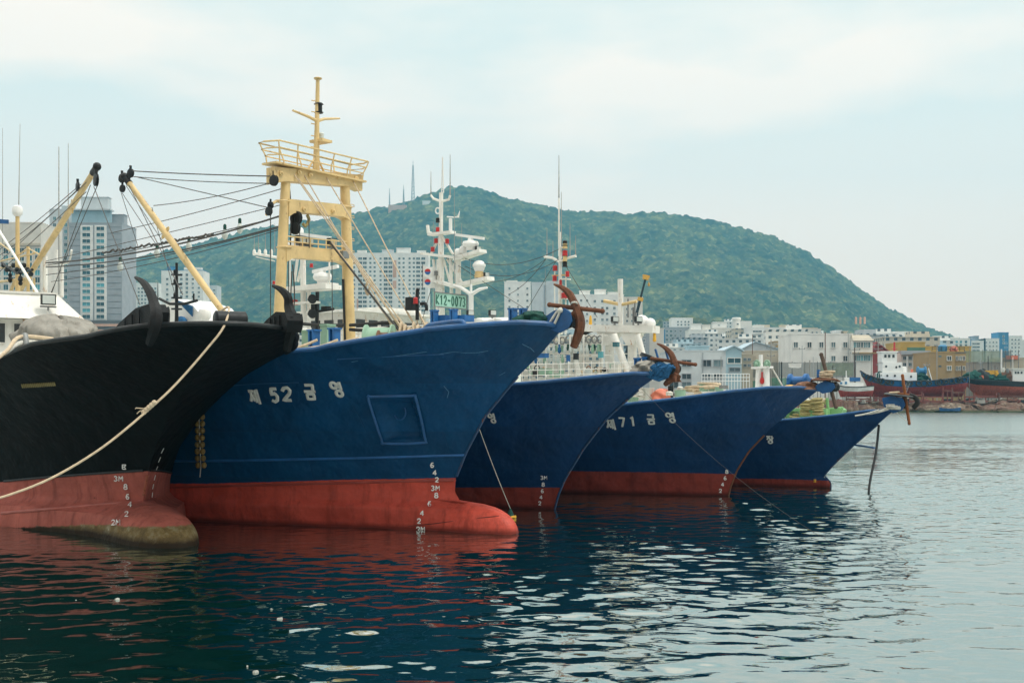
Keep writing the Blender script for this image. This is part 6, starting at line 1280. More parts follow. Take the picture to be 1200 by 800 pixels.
e, px, pz = gable(850.5, 869, 411, 406, 272, 'wall_sky', 'roof_sky', 'pale blue gabled annex beside the silver-white warehouse', name='annex'); windows(e, [(px(860.5), 0, pz(422.5), 2.9, 1.1)], 'pane_teal', 'wall_white'); windows(e, [(px(861), 0, pz(433), 2.4, .8)], 'pane', 'wall_grey')
bldg(869, 882, 416, 276, 'wall_beige', 'low brown workshop beside the pale blue annex', 12, 'workshop', base=2.0, parapet=.2, grid=[((873, 878), (421, 428), 3, 2.6, 'pane', 'wall_grey')])
gable(867, 918, 411, 401, 400, 'wall_cool', 'roof_sky', 'long shed with pale blue pitched roof below the balcony block', 20, xr=885)
bldg(908, 929, 401, 430, 'wall_beige', 'small brown roofed house between blue-roofed shed and big white building', 10, 'small_house', roof='wall_tan', bands=[(909, 928, 404, 408, 'wall_tan', .6)])
bldg(874, 963, 412, 330, 'wall_cream', 'long low cream workshop with a white banner on its fence side', 12, 'workshop', base=2.0, parapet=.3, bands=[(919.5, 933.5, 421.3, 424.5, 'wall_bluegrey', .2), (941, 956, 415, 421, 'wall_beige', .15), (874, 886, 417, 422, 'wall_beige', .2)], grid=[((939, 948, 957), (425.5,), 3.2, 4, 'pane', 'wall_grey')])
e, px, pz = bldg(928, 999, 392, 312, 'wall_white', 'big white three storey shore building with five upper windows', 16, 'shore_building', base=2.0, parapet=.35, grid=[((932.5, 948.5, 962.5, 976.5, 990.5), (404,), 4.6, 6, 'pane', 'wall_white'), ((976.5, 990.5), (420,), 4.6, 6, 'pane', 'wall_white')], tops=[(984, 990, 387, 392, 'wall_cool', 1), (993, 997, 388, 392, 'wall_cream', 1)])
e, px, pz = bldg(999.1, 1022.6, 397, 310, 'wall_white', 'rounded right wing of the big white shore building with ribbon windows', 14, 'shore_building', base=2.0, parapet=0, grid=[(lin(1002, 1018, 5), (404, 419.5), 3.3, 6.2, 'pane_teal', 'wall_white')], bands=[(998.5, 1026, 413, 414.4, 'wall_tan', 1.0)])
g = MB(); k = [(px(999), -.4, pz(399)), (px(1024), -.4, pz(399)), (px(1020), 1.5, pz(392)), (px(1000), 1.5, pz(392))]; g.add([Vector(p) for p in k] + [Vector((p[0], 14, p[2])) for p in k], [(0, 1, 2, 3), (1, 5, 6, 2), (3, 2, 6, 7), (0, 3, 7, 4), (4, 5, 1, 0), (5, 4, 7, 6)]); g.build('roof', 'wall_cream', e, smooth=0)
gable(1022.8, 1045, 416, 402, 318, 'wall_brick', 'wall_brick', 'small dark red gabled store right of the white shore building', 12, 'store', xr=1027)
bldg(1041, 1056, 404, 500, 'wall_sky', 'pale house with blue-grey window rows behind the red gabled store', 10, 'town_house', grid=[(lin(1043, 1054, 4), (407, 411, 415), 2, 2)])
bldg(1055, 1084, 402, 360, 'wall_mustard', 'bright mustard hall above the tug wheelhouse', 14, 'hall', parapet=.4, base=2.0, bands=[(1063, 1084, 407, 412, 'screen_green', .3)])
bldg(1084, 1138, 407, 365, 'wall_mustard', 'long low mustard hall behind the tan house', 14, 'hall', parapet=.4, base=2.0)
bldg(1056, 1090, 413, 325, 'wall_offwhite', 'grey-white yard office with small windows behind the tug', 10, 'yard_office', base=2.0, roof='wall_grey', bands=[(1055, 1091, 412.5, 415.5, 'wall_grey', 1.0)], grid=[((1060, 1066.5, 1074, 1081, 1087), (419.5, 427), 3.2, 3.6, 'pane', 'wall_cool')])
e, px, pz = bldg(1089, 1119, 413.5, 300, 'wall_tan', 'tan two storey house with white framed windows beside the slipway', 12, 'house', base=2.0, grid=[((1112.3,), (419.8, 431.2), 4.6, 4.6, 'pane', 'wall_white'), ((1101.5,), (417.4, 429), 3.4, 2.0, 'pane', None)], bands=[], parapet=.3)
bldg(1119.2, 1132, 413.8, 303, 'wall_tan', 'narrow tan wing with paired windows at the right of the tan house', 10, 'house', base=2.0, grid=[((1121.5, 1125.5, 1129.5), (419.8, 431.4), 2.6, 4.6, 'pane', 'wall_white')], parapet=.3, roof='wall_dark')
g = MB(); r2 = random.Random(4)
e = empty('roof_clutter', at(1110, 413, 304) + Vector((0, 0, .3)), 'blue tank and orange cover among pipes on the tan house roof', 'rooftop gear')
g.lathe((-1.2, 0, 0), [(1.1, 0), (1.15, .1), (1.15, 1.3), (.7, 1.6)], 14); g.build('tank', 'wall_blue', e); g = MB(); g.heap((1.6, 0, 0), (1.1, .8, 1.3), 2); g.build('cover', 'orange_plastic', e)
g = MB(); g.tube([(-4.2, -1, .6), (4.0, -1, .6)], .06, 6); g.tube([(-4.2, -1, 1.1), (4.0, -1, 1.1)], .06, 6)
for k in range(8): g.tube([(-4.2 + k * 1.17, -1, 0), (-4.2 + k * 1.17, -1, 1.1)], .06, 6)
g.build('railing', 'black_metal', e)
bldg(1143, 1176, 425, 310, 'concrete', 'low bare concrete store behind the yellow deck crane', 10, 'store', base=2.0, parapet=.3)
bldg(1176, 1200, 421, 330, 'wall_beige', 'shaded boat shed at the right edge behind the deck house', 10, 'store', base=2.0, bands=[(1178, 1192, 416.5, 421, 'orange_plastic', .5)])
def screen(x0, x1, y0, y1, d, mat, label, posts=5):
    X0 = (x0 - 600) / FPX * d; X1 = (x1 - 600) / FPX * d; z0 = EYE + (HOR - y0) / FPX * d; z1 = max(2.2, EYE + (HOR - y1) / FPX * d); e = empty('screen_fence', ((X0 + X1) / 2, d, z1), label, 'fence', 'screens along the yard'); L = X1 - X0; H_ = z0 - z1
    g = MB(); n = int(L / 1.2); vs = []
    for i in range(n + 1): vs += [(-L / 2 + L * i / n, .08 * math.sin(i * 1.7), 0), (-L / 2 + L * i / n, .05 * math.sin(i * 2.3 + 1), H_)]
    g.add(vs, [(2 * i, 2 * i + 2, 2 * i + 3, 2 * i + 1) for i in range(n)]); g.build('mesh_panel', mat, e)
    for k in range(posts + 1): g = MB(); x = -L / 2 + L * k / posts; g.tube([(x, .2, -z1 + 2.0), (x, .2, H_ + .25)], .09, 6); g.build('post', 'grey_metal', e)
def mesh_mat(name, c, sc):
    m, N, LK, bs = newmat(name); v = objvec(N, LK); LK.new(ramp(N, LK, noise(N, LK, .6, 4, .6, v), [(.3, tuple(x * .7 for x in c)), (.7, tuple(x * 1.3 for x in c))]), bs.inputs['Base Color']); bs.inputs['Roughness'].default_value = .9; bs.inputs['Alpha'].default_value = sc; MATS[name] = m
mesh_mat('netting_dark', (.11, .12, .11), .62); mesh_mat('netting_green', (.05, .22, .13), .72); mesh_mat('netting_pale', (.22, .27, .19), .72)
screen(869, 1003, 424.5, 442, 292, 'netting_dark', 'long dark mesh screen in front of the cream workshop', 9); screen(899, 931, 442.5, 454, 288, 'netting_green', 'deep green mesh panel left of the bow with the leaning pole', 3)
screen(846, 897, 446, 458, 288, 'netting_green', 'deep green mesh panel behind the white ring lamps', 4); screen(1131, 1173, 411, 424, 308, 'netting_pale', 'pale green scaffolding screen right of the tan house', 4); screen(1173, 1185, 411, 424, 309, 'netting_dark', 'short dark mesh screen beside the pale green scaffolding screen', 2)
screen(962, 1000, 425, 440, 286, 'netting_pale', 'pale green mesh below the big white shore building', 4)
g = MB(); e = empty('banner', at(931.5, 428, 289), 'white cloth banner tied on the dark mesh screen', 'banner'); g.add([(-1.6, 0, .5), (-.8, -.05, .62), (0, 0, .5), (.8, -.05, .6), (1.6, 0, .55), (1.5, 0, -.5), (.8, -.06, -.62), (0, 0, -.55), (-.8, -.05, -.6), (-1.5, 0, -.45)], [tuple(range(9, -1, -1))]); g.prism([(-1.5, .02, .5), (1.5, .02, .5), (1.5, .02, -.45), (-1.5, .02, -.45)], (0, .02, 0)); g.build('cloth', 'wall_white', e, smooth=0)
# white steel railing on the quay between the rails
e = empty('quay_railing', Vector((at(856, 440, 262).x, SHORE + 6, 2.2)), 'white steel railing on the quay, seen over the bow lettered 71', 'railing'); L = (886 - 830) / FPX * 268; zt = EYE + (HOR - 438) / FPX * 268 - 2.2
for y in (0, .8, 1.6): g = MB(); g.tube([(-L / 2, 0, zt - y), (L / 2, 0, zt - y)], .09, 6); g.build('rail', 'white_clean', e)
for k in range(17): g = MB(); g.tube([(-L / 2 + L * k / 16, 0, 0), (-L / 2 + L * k / 16, 0, zt)], .08, 6); g.build('post', 'white_clean', e)
# poles
def pole(x, y0, y1, d, r, mat, label, arms=(), name='utility_pole', lean=0):
    b = at(x, y1, d); b.z = min(b.z, 2.2) if d < 400 else b.z; t = at(x + lean, y0, d); e = empty(name, b, label, 'pole'); g = MB(); g.tube([(0, 0, 0), t - b], [r, r * .8], 8); g.build('shaft', mat, e)
    for (yy, w_) in arms: g = MB(); z = at(x, yy, d).z - b.z; g.tube([(-w_, 0, z), (w_, 0, z)], .07, 6); g.ball((-w_ * .9, 0, z + .2), .14, 6); g.ball((w_ * .9, 0, z + .2), .14, 6); g.build('crossarm', 'grey_metal', e)
    return e
pole(967, 389, 460, 280, .14, 'rusty_iron', 'thin red-brown pole in front of the big white building'); pole(1001.5, 407, 470, 275, .16, 'dark_wood', 'wooden utility pole before the rounded white wing', [(410, 1.3), (414, 1.0)])
pole(1029, 399, 470, 290, .14, 'concrete', 'grey utility pole before the red gabled store', [(404, 1.4), (409, 1.1)]); pole(994, 391, 470, 300, .08, 'grey_metal', 'very thin grey mast between the white building and its wing'); pole(903.5, 398, 470, 285, .13, 'concrete', 'pale utility pole with two crossarms over the cream workshop', [(404, 1.4), (408, 1.1), (417, .9)])
pole(881, 392, 470, 282, .10, 'rusty_iron', 'thin orange-brown mast left of the pale utility pole', lean=1); pole(916, 424, 470, 284, .18, 'black_metal', 'short black post on the dark mesh screen'); pole(949, 422, 470, 281, .16, 'concrete', 'stubby grey post by the banner screen'); pole(1173.5, 409, 470, 285, .22, 'white_clean', 'stout white pole behind the yellow deck crane'); pole(1193.5, 410, 470, 288, .12, 'grey_metal', 'thin grey pole near the right edge')
pole(845, 418, 470, 270, .10, 'concrete', 'faint thin post before the silver-white warehouse')
b = at(1008, 388, 600); e = empty('cell_mast', Vector((b.x, 600, 5.0)), 'mobile phone mast with drum antennas above the white building', 'mast'); g = MB(); g.tube([(0, 0, 0), (0, 0, b.z - 5 + 8)], [.5, .25], 8); g.tube([(-2.4, 0, b.z + 1.5), (2.4, 0, b.z + 1.5)], .12, 6); g.build('shaft', 'grey_metal', e)
for x in (-2.2, 0, 2.2): g = MB(); g.lathe((x, -.3, b.z - 5 + 3.6), [(.3, 0), (.55, .2), (.55, 3.2), (.3, 3.5)], 10); g.build('panel_antenna', 'wall_salmon', e)
# crane
c = at(731, 375, 330); base = Vector((at(725, 465, 330).x, 330, 2.2)); e = empty('mobile_crane', base, 'truck crane with a dark telescopic boom tipped yellow', 'crane')
tip = at(757, 324, 330) - base; foot = Vector((-.5, 0, 2.6)); dd = tip - foot
for k, (a, b_, w_) in enumerate(((0, .5, .85), (.45, .8, .66), (.75, 1.0, .5))): g = MB(); g.beam(foot + dd * a, foot + dd * b_, w_, w_ * 1.1); g.build('boom_section', 'black_metal', e)
for a in (.55, .80, .985): g = MB(); g.beam(foot + dd * (a - .012), foot + dd * (a + .018), 1.3, 1.5); g.build('boom_collar', 'yellow_paint', e)
g = MB(); g.beam(tip + Vector((-.9, 0, .3)), tip + Vector((1.0, 0, -.1)), .7, .6); g.build('boom_head', 'yellow_paint', e); g = MB(); g.tube([tip + Vector((.8, 0, 0)), tip + Vector((.8, 0, -1.8))], .06, 6); g.ball(tip + Vector((.8, 0, -2.2)), (.35, .35, .6), 8); g.build('hook_block', 'yellow_paint', e)
g = MB(); g.box((0, 0, 1.1), (9, 2.6, .9)); g.box((3.6, 0, 2.0), (1.8, 2.5, 1.6)); g.build('carrier', 'yellow_paint', e); g = MB(); g.box((-1, 0, 2.3), (3.2, 2.2, 1.4)); g.build('cab', 'yellow_paint', e)
for x in (-3.4, -1.8, 2, 3.6): g = MB(); g.lathe((x, -1.35, .55), [(.2, 0), (.55, .02), (.55, .36), (.2, .38)], 14, (0, 1, 0)); g.build('wheel', 'black_rubber', e)
# ================================================================== VESSELS ON THE SLIPWAYS
def slip_hull(x0, x1, deck, keel, d, bm, flip, name, label, top, bot, band, bow_rake=.12):
    """deck: (pixel x, row) of the sheer line; keel row; band: height of the upper strake in m; bow to the left"""
    X0 = (x0 - 600) / FPX * d; X1 = (x1 - 600) / FPX * d; L = X1 - X0; zk = max(2.9, EYE + (HOR - keel) / FPX * d); o = Vector((X0, d + bm, 0)); e = empty(name, o, label, 'ship', 'vessels hauled out on the slipways')
    dx = [(p[0] - 600) / FPX * d - X0 for p in deck]; dzv = [EYE + (HOR - p[1]) / FPX * d for p in deck]; n, m = 60, 20; vs = []; pz = []
    for s_ in (-1, 1):
        for i in range(n + 1):
            u = i / n; zd = np.interp(u * L, dx, dzv)
            for j in range(m + 1):
                v = j / m; z = zk + (zd - zk) * v; x = u * L + (1 - v) * bow_rake * L * (1 - u) ** 2 - (1 - v) * .03 * L * u ** 4
                full = (1 - (1 - min(1, (u + .04 * v) / .34)) ** 2.0) * (1 - .25 * max(0, (u - .8) / .2) ** 2); h = bm * full * (1 - (1 - v) ** 2.6 * .92) if u > 0 else 0.02
                vs.append((x, s_ * h, z)); pz.append(z - (zd - band))
    fs = []; K = (n + 1) * (m + 1)
    for s_ in (0, 1):
        for i in range(n):
            for j in range(m): a = s_ * K + i * (m + 1) + j; f = (a, a + m + 1, a + m + 2, a + 1); fs.append(f if s_ == 0 else f[::-1])
    for j in range(m): a = n * (m + 1) + j; fs.append((a, a + K, a + K + 1, a + 1))
    for i in range(n): a = i * (m + 1) + m; fs.append((a, a + m + 1, a + m + 1 + K, a + K)); a = i * (m + 1); fs.append((a, a + K, a + m + 1 + K, a + m + 1))
    g = MB(); g.v = vs; g.f = fs; mt = name + '_hull'; hull_material(mt, top, bot, rusty=.6); g.build('hull', mt, e, smooth=50, attrs={'pz': pz, 'wz': [v[2] for v in vs]})
    g = MB(); pts = [(u * L, -bm * (1 - (1 - min(1, (u + .04) / .34)) ** 2.0) * (1 - .25 * max(0, (u - .8) / .2) ** 2) - .05, float(np.interp(u * L, dx, dzv))) for u in lin(0.0, 1, 40)]; g.tube(pts, .12, 6); g.build('rubbing_strake', 'black_rubber', e)
    lx = lambda x: (x - 600) / FPX * d - X0; lz = lambda y: EYE + (HOR - y) / FPX * d
    return e, lx, lz, pts
e, lx, lz, pts = slip_hull(1012, 1137, [(1012, 434), (1020, 440), (1035, 444.5), (1060, 446.5), (1090, 446), (1120, 443), (1137, 441)], 465, 266, 3.2, 0, 'tug', 'blue and red tug with white wheelhouse hauled out on the slipway', (.012, .09, .24), (.34, .055, .045), 1.35)
for k in range(20):
    u = [.04, .07, .10, .13, .16, .20, .24, .28, .40, .46, .52, .58, .64, .70, .74, .78, .84, .88, .92, .97][k]; i = int(u * 39); p = Vector(pts[i]); r = .42 + .12 * (k % 3); g = MB(); q = p + Vector((0, -.2, -.55))
    g.tube([q + Vector((r * math.cos(t), 0, r * math.sin(t))) for t in [6.283 * i / 12 for i in range(12)]], .17, 6, closed=True); g.build('tyre_fender', 'black_rubber', e)
def cbox(e, lx, lz, x0, x1, y0, y1, dep, name, mat, par=None, yoff=0):
    g = MB(); g.box(((lx(x0) + lx(x1)) / 2, yoff, (lz(y0) + lz(y1)) / 2), (lx(x1) - lx(x0), dep, lz(y0) - lz(y1))); return g.build(name, mat, par or e, smooth=0)
cbox(e, lx, lz, 1034, 1077, 436, 447, 3.6, 'deckhouse', 'white_clean'); cbox(e, lx, lz, 1037, 1060, 424, 436, 3.2, 'upper_deckhouse', 'white_clean'); wh = cbox(e, lx, lz, 1036, 1054, 412, 424, 3.0, 'wheelhouse', 'white_clean'); cbox(e, lx, lz, 1035, 1055, 411, 412.5, 3.5, 'wheelhouse_roof', 'white_clean')
for x in (1039, 1043.5, 1048.5): cbox(e, lx, lz, x, x + 2.6, 415, 418.5, .1, 'window', 'glass_dark', None, -1.53)
for x, y in ((1041, 429), (1053, 430), (1057, 429), (1042, 440), (1051, 440), (1070, 441)): g = MB(); g.lathe((lx(x), -1.85 if y > 435 else -1.62, lz(y)), [(.26, -.02), (.26, .03)], 10, (0, -1, 0)); g.build('porthole', 'glass_dark', e)
g = MB(); g.tube([(lx(1053.5), 0, lz(424)), (lx(1053.5), 0, lz(400))], [.28, .2], 8); g.tube([(lx(1050), 0, lz(408)), (lx(1057), 0, lz(408))], .08, 6); g.build('mast', 'red_paint', e)
g = MB(); g.lathe((lx(1064), 0, lz(437)), [(.7, 0), (.75, .2), (.7, 1.4), (.5, 1.5)], 12); g.build('funnel', 'white_clean', e); cbox(e, lx, lz, 1073, 1075.5, 432, 437, .5, 'life_ring_locker', 'orange_plastic')
g = MB(); g.lathe((lx(1085) - .9, 0, lz(434)), [(.3, 0), (1.0, .1), (1.0, .3), (.6, .4), (.6, 1.6), (1.0, 1.7), (1.0, 1.9), (.3, 2.0)], 16, (1, 0, 0)); g.build('towing_winch', 'wall_blue', e)
for k in range(4): g = MB(); a = Vector((lx(1090 + k * 2.2), (-1) ** k * .8, lz(446))); g.tube([a, Vector((lx(1087 + k * 2), (-1) ** k * .4, lz(431)))], .11, 6); g.build('a_frame', 'white_clean', e)
g = MB(); g.heap((lx(1080), 0, lz(446)), (2.6, 1.6, 1.6), 5, rough=.5); g.build('net_heap', 'net_green', e); g = MB(); g.heap((lx(1036), -.5, lz(445)), (1.0, 1.2, 1.9), 6, rough=.5); g.build('net_heap', 'net_green', e)
for k in range(10): g = MB(); x = 1013 + k * 2.4; g.tube([(lx(x), -.4 - k * .15, lz(444 if k > 5 else 439 + k)), (lx(x), -.4 - k * .15, lz(437 if k > 5 else 433.5 + k * .7))], .05, 5); g.build('stanchion', 'white_clean', e)
g = MB(); p = Vector((lx(1052), -4.5, 2.4)); q_ = Vector((lx(1063), -3.4, lz(447)))
for s_ in (0, .7): g.tube([p + Vector((s_, 0, 0)), q_ + Vector((s_, 0, 0))], .06, 5)
for k in range(14): a = p.lerp(q_, k / 13); g.tube([a, a + Vector((.7, 0, 0))], .04, 5)
g.build('boarding_ladder', 'grey_metal', e)
e, lx, lz, pts = slip_hull(1130, 1330, [(1130, 441), (1142, 444.5), (1165, 446), (1200, 447.5), (1260, 447), (1330, 443)], 466, 268, 4.0, 0, 'cargo_boat', 'orange-red hulled work boat with black top strake and yellow crane at the right edge', (.03, .032, .034), (.55, .15, .09), 1.15)
g = MB(); g.tube([(lx(1176), 0, lz(447)), (lx(1176), 0, lz(436))], .5, 10); g.beam((lx(1177.5), 0, lz(435.5)), (lx(1162), 0, lz(436)), .7, .9); g.beam((lx(1163), 0, lz(436)), (lx(1162), 0, lz(440)), .4, .4); g.beam((lx(1176), 0, lz(444)), (lx(1168), 0, lz(437)), .25, .25); g.build('deck_crane', 'yellow_paint', e)
cbox(e, lx, lz, 1192, 1216, 432, 447, 3.6, 'deckhouse', 'white_clean'); cbox(e, lx, lz, 1191, 1217, 431, 432.5, 4.2, 'deckhouse_roof', 'deck_white')
for x in (1194, 1197, 1201): cbox(e, lx, lz, x, x + 2, 435, 437.5, .1, 'window', 'glass_dark', None, -1.83)
for k, (x, y, w_, mt) in enumerate(((1144, 441, 1.6, 'net_green'), (1152, 439, 2.0, 'net_green'), (1159, 438, 1.6, 'black_rubber'), (1168, 443, 1.8, 'net_green'), (1183, 443, 2.2, 'net_green'), (1189, 440, 1.6, 'net_brown'))): g = MB(); g.heap((lx(x), 0, lz(446.5)), (w_, 1.4, lz(y) - lz(446.5) + 1.0), 50 + k, rough=.5, n=20, m=8); g.build('net_heap', mt, e)
for k, (x, y, mt) in enumerate(((1157, 442, 'orange_plastic'), (1154, 444, 'red_paint'), (1182, 433, 'deck_white'), (1187, 434, 'grey_metal'))): g = MB(); g.lathe((lx(x), -1, lz(y)), [(.3, -.5), (.4, 0), (.3, .5)], 10); g.build('buoy_float', mt, e)
post_x = (1180, 1185, 1190)
for x in post_x: g = MB(); g.tube([(lx(x), .5, lz(446)), (lx(x - 3), .5, lz(434))], .1, 6); g.build('davit', 'pale_green', e)
e, lx, lz, pts = slip_hull(982, 1025, [(982, 451), (990, 453), (1005, 453.5), (1025, 452)], 465, 264.5, 1.6, 0, 'day_boat', 'small white launch with blue canopy and red bottom beside the tug', (.6, .62, .6), (.42, .07, .05), 1.0)
cbox(e, lx, lz, 985, 992, 446, 453, 1.8, 'cabin', 'white_clean'); cbox(e, lx, lz, 991, 1013, 448, 454, 2.0, 'cabin', 'white_clean'); cbox(e, lx, lz, 993, 997, 442, 448, 1.4, 'wheelhouse', 'white_clean'); cbox(e, lx, lz, 997, 1009.5, 442, 446.5, 1.6, 'canopy', 'blue_bright')
cbox(e, lx, lz, 985.5, 988, 447.5, 450, .08, 'window', 'wall_blue', None, -.94); cbox(e, lx, lz, 991, 993.5, 447, 450, .08, 'window', 'wall_blue', None, -1.04); g = MB(); g.tube([(lx(994), 0, lz(443)), (lx(994), 0, lz(434))], .1, 6); g.build('mast', 'white_clean', e)
c = Vector((at(1109, 475, 262).x, SHORE - 2.2, .35)); e = empty('skiff', c, 'small blue open skiff pulled up at the weedy waterline', 'boat'); vs = []
for i in range(13):
    u = i / 12 * 2 - 1; w_ = .85 * (1 - abs(u) ** 3); zt = .55 + .25 * u * u
    vs += [(u * 2.4, -w_, zt), (u * 2.3, -w_ * .6, 0), (u * 2.3, w_ * .6, 0), (u * 2.4, w_, zt), (u * 2.3, w_ * .5, .15), (u * 2.3, -w_ * .5, .15)]
g = MB(); g.add(vs, [(i * 6 + j, i * 6 + 6 + j, i * 6 + 6 + (j + 1) % 6, i * 6 + (j + 1) % 6) for i in range(12) for j in range(6)]); g.build('hull', 'blue_rail', e); g = MB(); g.box((0, 0, .45), (.25, 1.4, .05)); g.box((1.2, 0, .5), (.25, 1.1, .05)); g.build('thwart', 'deck_white', e)
# cradles, scrap and blocks under the vessels
r2 = random.Random(12)
def cradle(x0, x1, d, h, label, mat='slip_rust'):
    X0 = (x0 - 600) / FPX * d; X1 = (x1 - 600) / FPX * d; e = empty('slip_cradle', ((X0 + X1) / 2, d, 2.2), label, 'cradle', 'cradles on the slipways'); L = X1 - X0; n = max(2, int(L / 1.6))
    for z in (.25, h): g = MB(); g.beam((-L / 2, -1.2, z), (L / 2, -1.2, z), .3, .3); g.build('beam', mat, e)
    for k in range(n + 1): x = -L / 2 + L * k / n; g = MB(); g.beam((x, -1.2, 0), (x, -1.2, h + (.8 if k in (0, n) else 0)), .22, .22); g.build('upright', mat, e); g = MB(); g.beam((x, -1.2, .2), (x, 2.5, .2), .2, .2); g.build('sleeper', mat, e)
cradle(1080, 1102, 264, 1.2, 'low red-brown cradle in the mud below the tug'); cradle(1103, 1113, 265, 2.6, 'taller narrow red cradle at the stern of the tug'); cradle(1140, 1165, 266, 1.3, 'rusty cradle under the bow of the orange-red boat'); cradle(1168, 1198, 266, 1.3, 'rusty cradle under the middle of the orange-red boat', 'bank_rust'); cradle(1022, 1060, 265, .9, 'dark cradle under the bow of the tug', 'bank_rust')
k = 0
scr = ['rust-brown plates', 'tan rubble', 'dark scrap', 'grey drums', 'broken timber', 'red-brown pipes']
for k in range(70):
    x = [r2.uniform(1010, 1200), r2.uniform(905, 1010)][k % 4 == 3]; d = SHORE + r2.uniform(1.5, 6); b = at(x, 465, d); b.z = 1.9 + min(.3, (d - SHORE - 1) * .1); s_ = r2.uniform(.4, 1.3); g = MB(); mt = ('bank_rust', 'bank_rock', 'black_metal', 'slip_rust', 'bank_rock', 'concrete')[k % 6]; kind = k % 3; sw = 'small' if s_ < .7 else 'large' if s_ > 1.05 else 'middling'; cw = ('rust brown', 'stony tan', 'black', 'red rusted', 'sandy', 'grey')[k % 6]; pw = 'left of the white launch' if x < 980 else 'under the white launch' if x < 1025 else 'under the tug bow' if x < 1060 else 'under the tug' if x < 1100 else 'under the tug stern' if x < 1137 else 'under the orange-red bow' if x < 1170 else 'under the orange-red hull'
    if kind == 0: g.heap((0, 0, -.2), (s_ * 1.3, s_ * .9, s_ * .9), k, rough=.6, n=14, m=6); nm, lb, ct = 'rubble_heap', '%s heap of %s lying %s' % (sw, cw, pw), 'rubble'
    elif kind == 1: g.tube([(-s_ * 1.6, 0, .2), (s_ * 1.6, .4, .2 + r2.uniform(0, .8))], .2, 8); g.tube([(-s_, .3, .1), (s_ * 1.2, -.2, .5)], .13, 8); nm, lb, ct = 'scrap_pipe', '%s pair of %s pipes lying %s' % (sw, cw, pw), 'scrap'
    else: g.box((0, 0, .35), (s_ * 1.6, s_, .8), rz=r2.uniform(0, 3), rx=r2.uniform(-.3, .3)); nm, lb, ct = 'keel_block', '%s squared %s block lying %s' % (sw, cw, pw), 'block'
    o = g.build(nm, mt, None, label=lb, cat=ct, group={'rubble_heap': 'heaps on the shore bank', 'scrap_pipe': 'pipes on the shore bank', 'keel_block': 'blocks on the shore bank'}[nm]); o.location = b
for k, (x0, x1) in enumerate(((905, 1003),)):
    X0 = (x0 - 600) / FPX * 263; X1 = (x1 - 600) / FPX * 263; g = MB(); n = 60
    vs = []
    for i in range(n + 1):
        x = (X1 - X0) * i / n; vs += [(x, -1.8 + r2.uniform(-.15, .15), .2), (x, -1.0 + r2.uniform(-.25, .25), 1.2 + r2.uniform(-.1, .1)), (x, -.4, 2.6 + r2.uniform(-.2, .2)), (x, .8, 2.6), (x, .8, 0)]
    g.add(vs, [(i * 5 + j, i * 5 + 5 + j, i * 5 + 6 + j, i * 5 + 1 + j) for i in range(n) for j in range(4)]); o = g.build('stone_wall', 'bank', None, label='tan stone sea wall on the shore left of the white launch', cat='wall', smooth=0); o.location = (X0, SHORE, 0)
yard = [(1021, 415, 'black_metal'), (1031, 424, 'rusty_iron'), (1063, 417, 'white_clean'), (1086, 424, 'grey_metal'), (1098, 402, 'wall_grey'), (1127, 428, 'rusty_iron'), (1136, 405, 'grey_metal'), (1149, 421, 'wall_grey'), (1158, 417, 'black_metal'), (1166, 428, 'rusty_iron'), (1187, 418, 'white_clean'), (976, 428, 'black_metal'), (953, 418, 'wall_grey'), (940, 405, 'wall_grey')]
side = ['left of the tug bow', 'at the tug bow', 'behind the tug wheelhouse', 'behind the tug winch', 'rising before the tan house', 'at the stern of the tug', 'right of the tan house', 'behind the green screen', 'at the bow of the orange-red boat', 'by the yellow deck crane', 'left of the boat deck house', 'over the white launch', 'by the cream workshop banner', 'beside the big white building']
for k, (x, y, mt) in enumerate(yard): pole(x, y, 470, 268 + (k * 7) % 20, .07 + .02 * (k % 3), mt, 'thin yard mast %s' % side[k], [(y + 4, .7)] if k % 2 else (), name='yard_mast')
for k, (x0, x1, h, lb) in enumerate(((1064, 1078, 1.6, 'short red-brown trestle under the middle of the tug'), (1114, 1128, 2.2, 'rusty trestle between the two hauled out hulls'), (1128, 1139, 1.2, 'low dark trestle right of the blue skiff'), (990, 1018, .8, 'low trestle under the white launch'))): cradle(x0, x1, 264 + k % 2, h, lb, ('slip_rust', 'bank_rust')[k % 2])
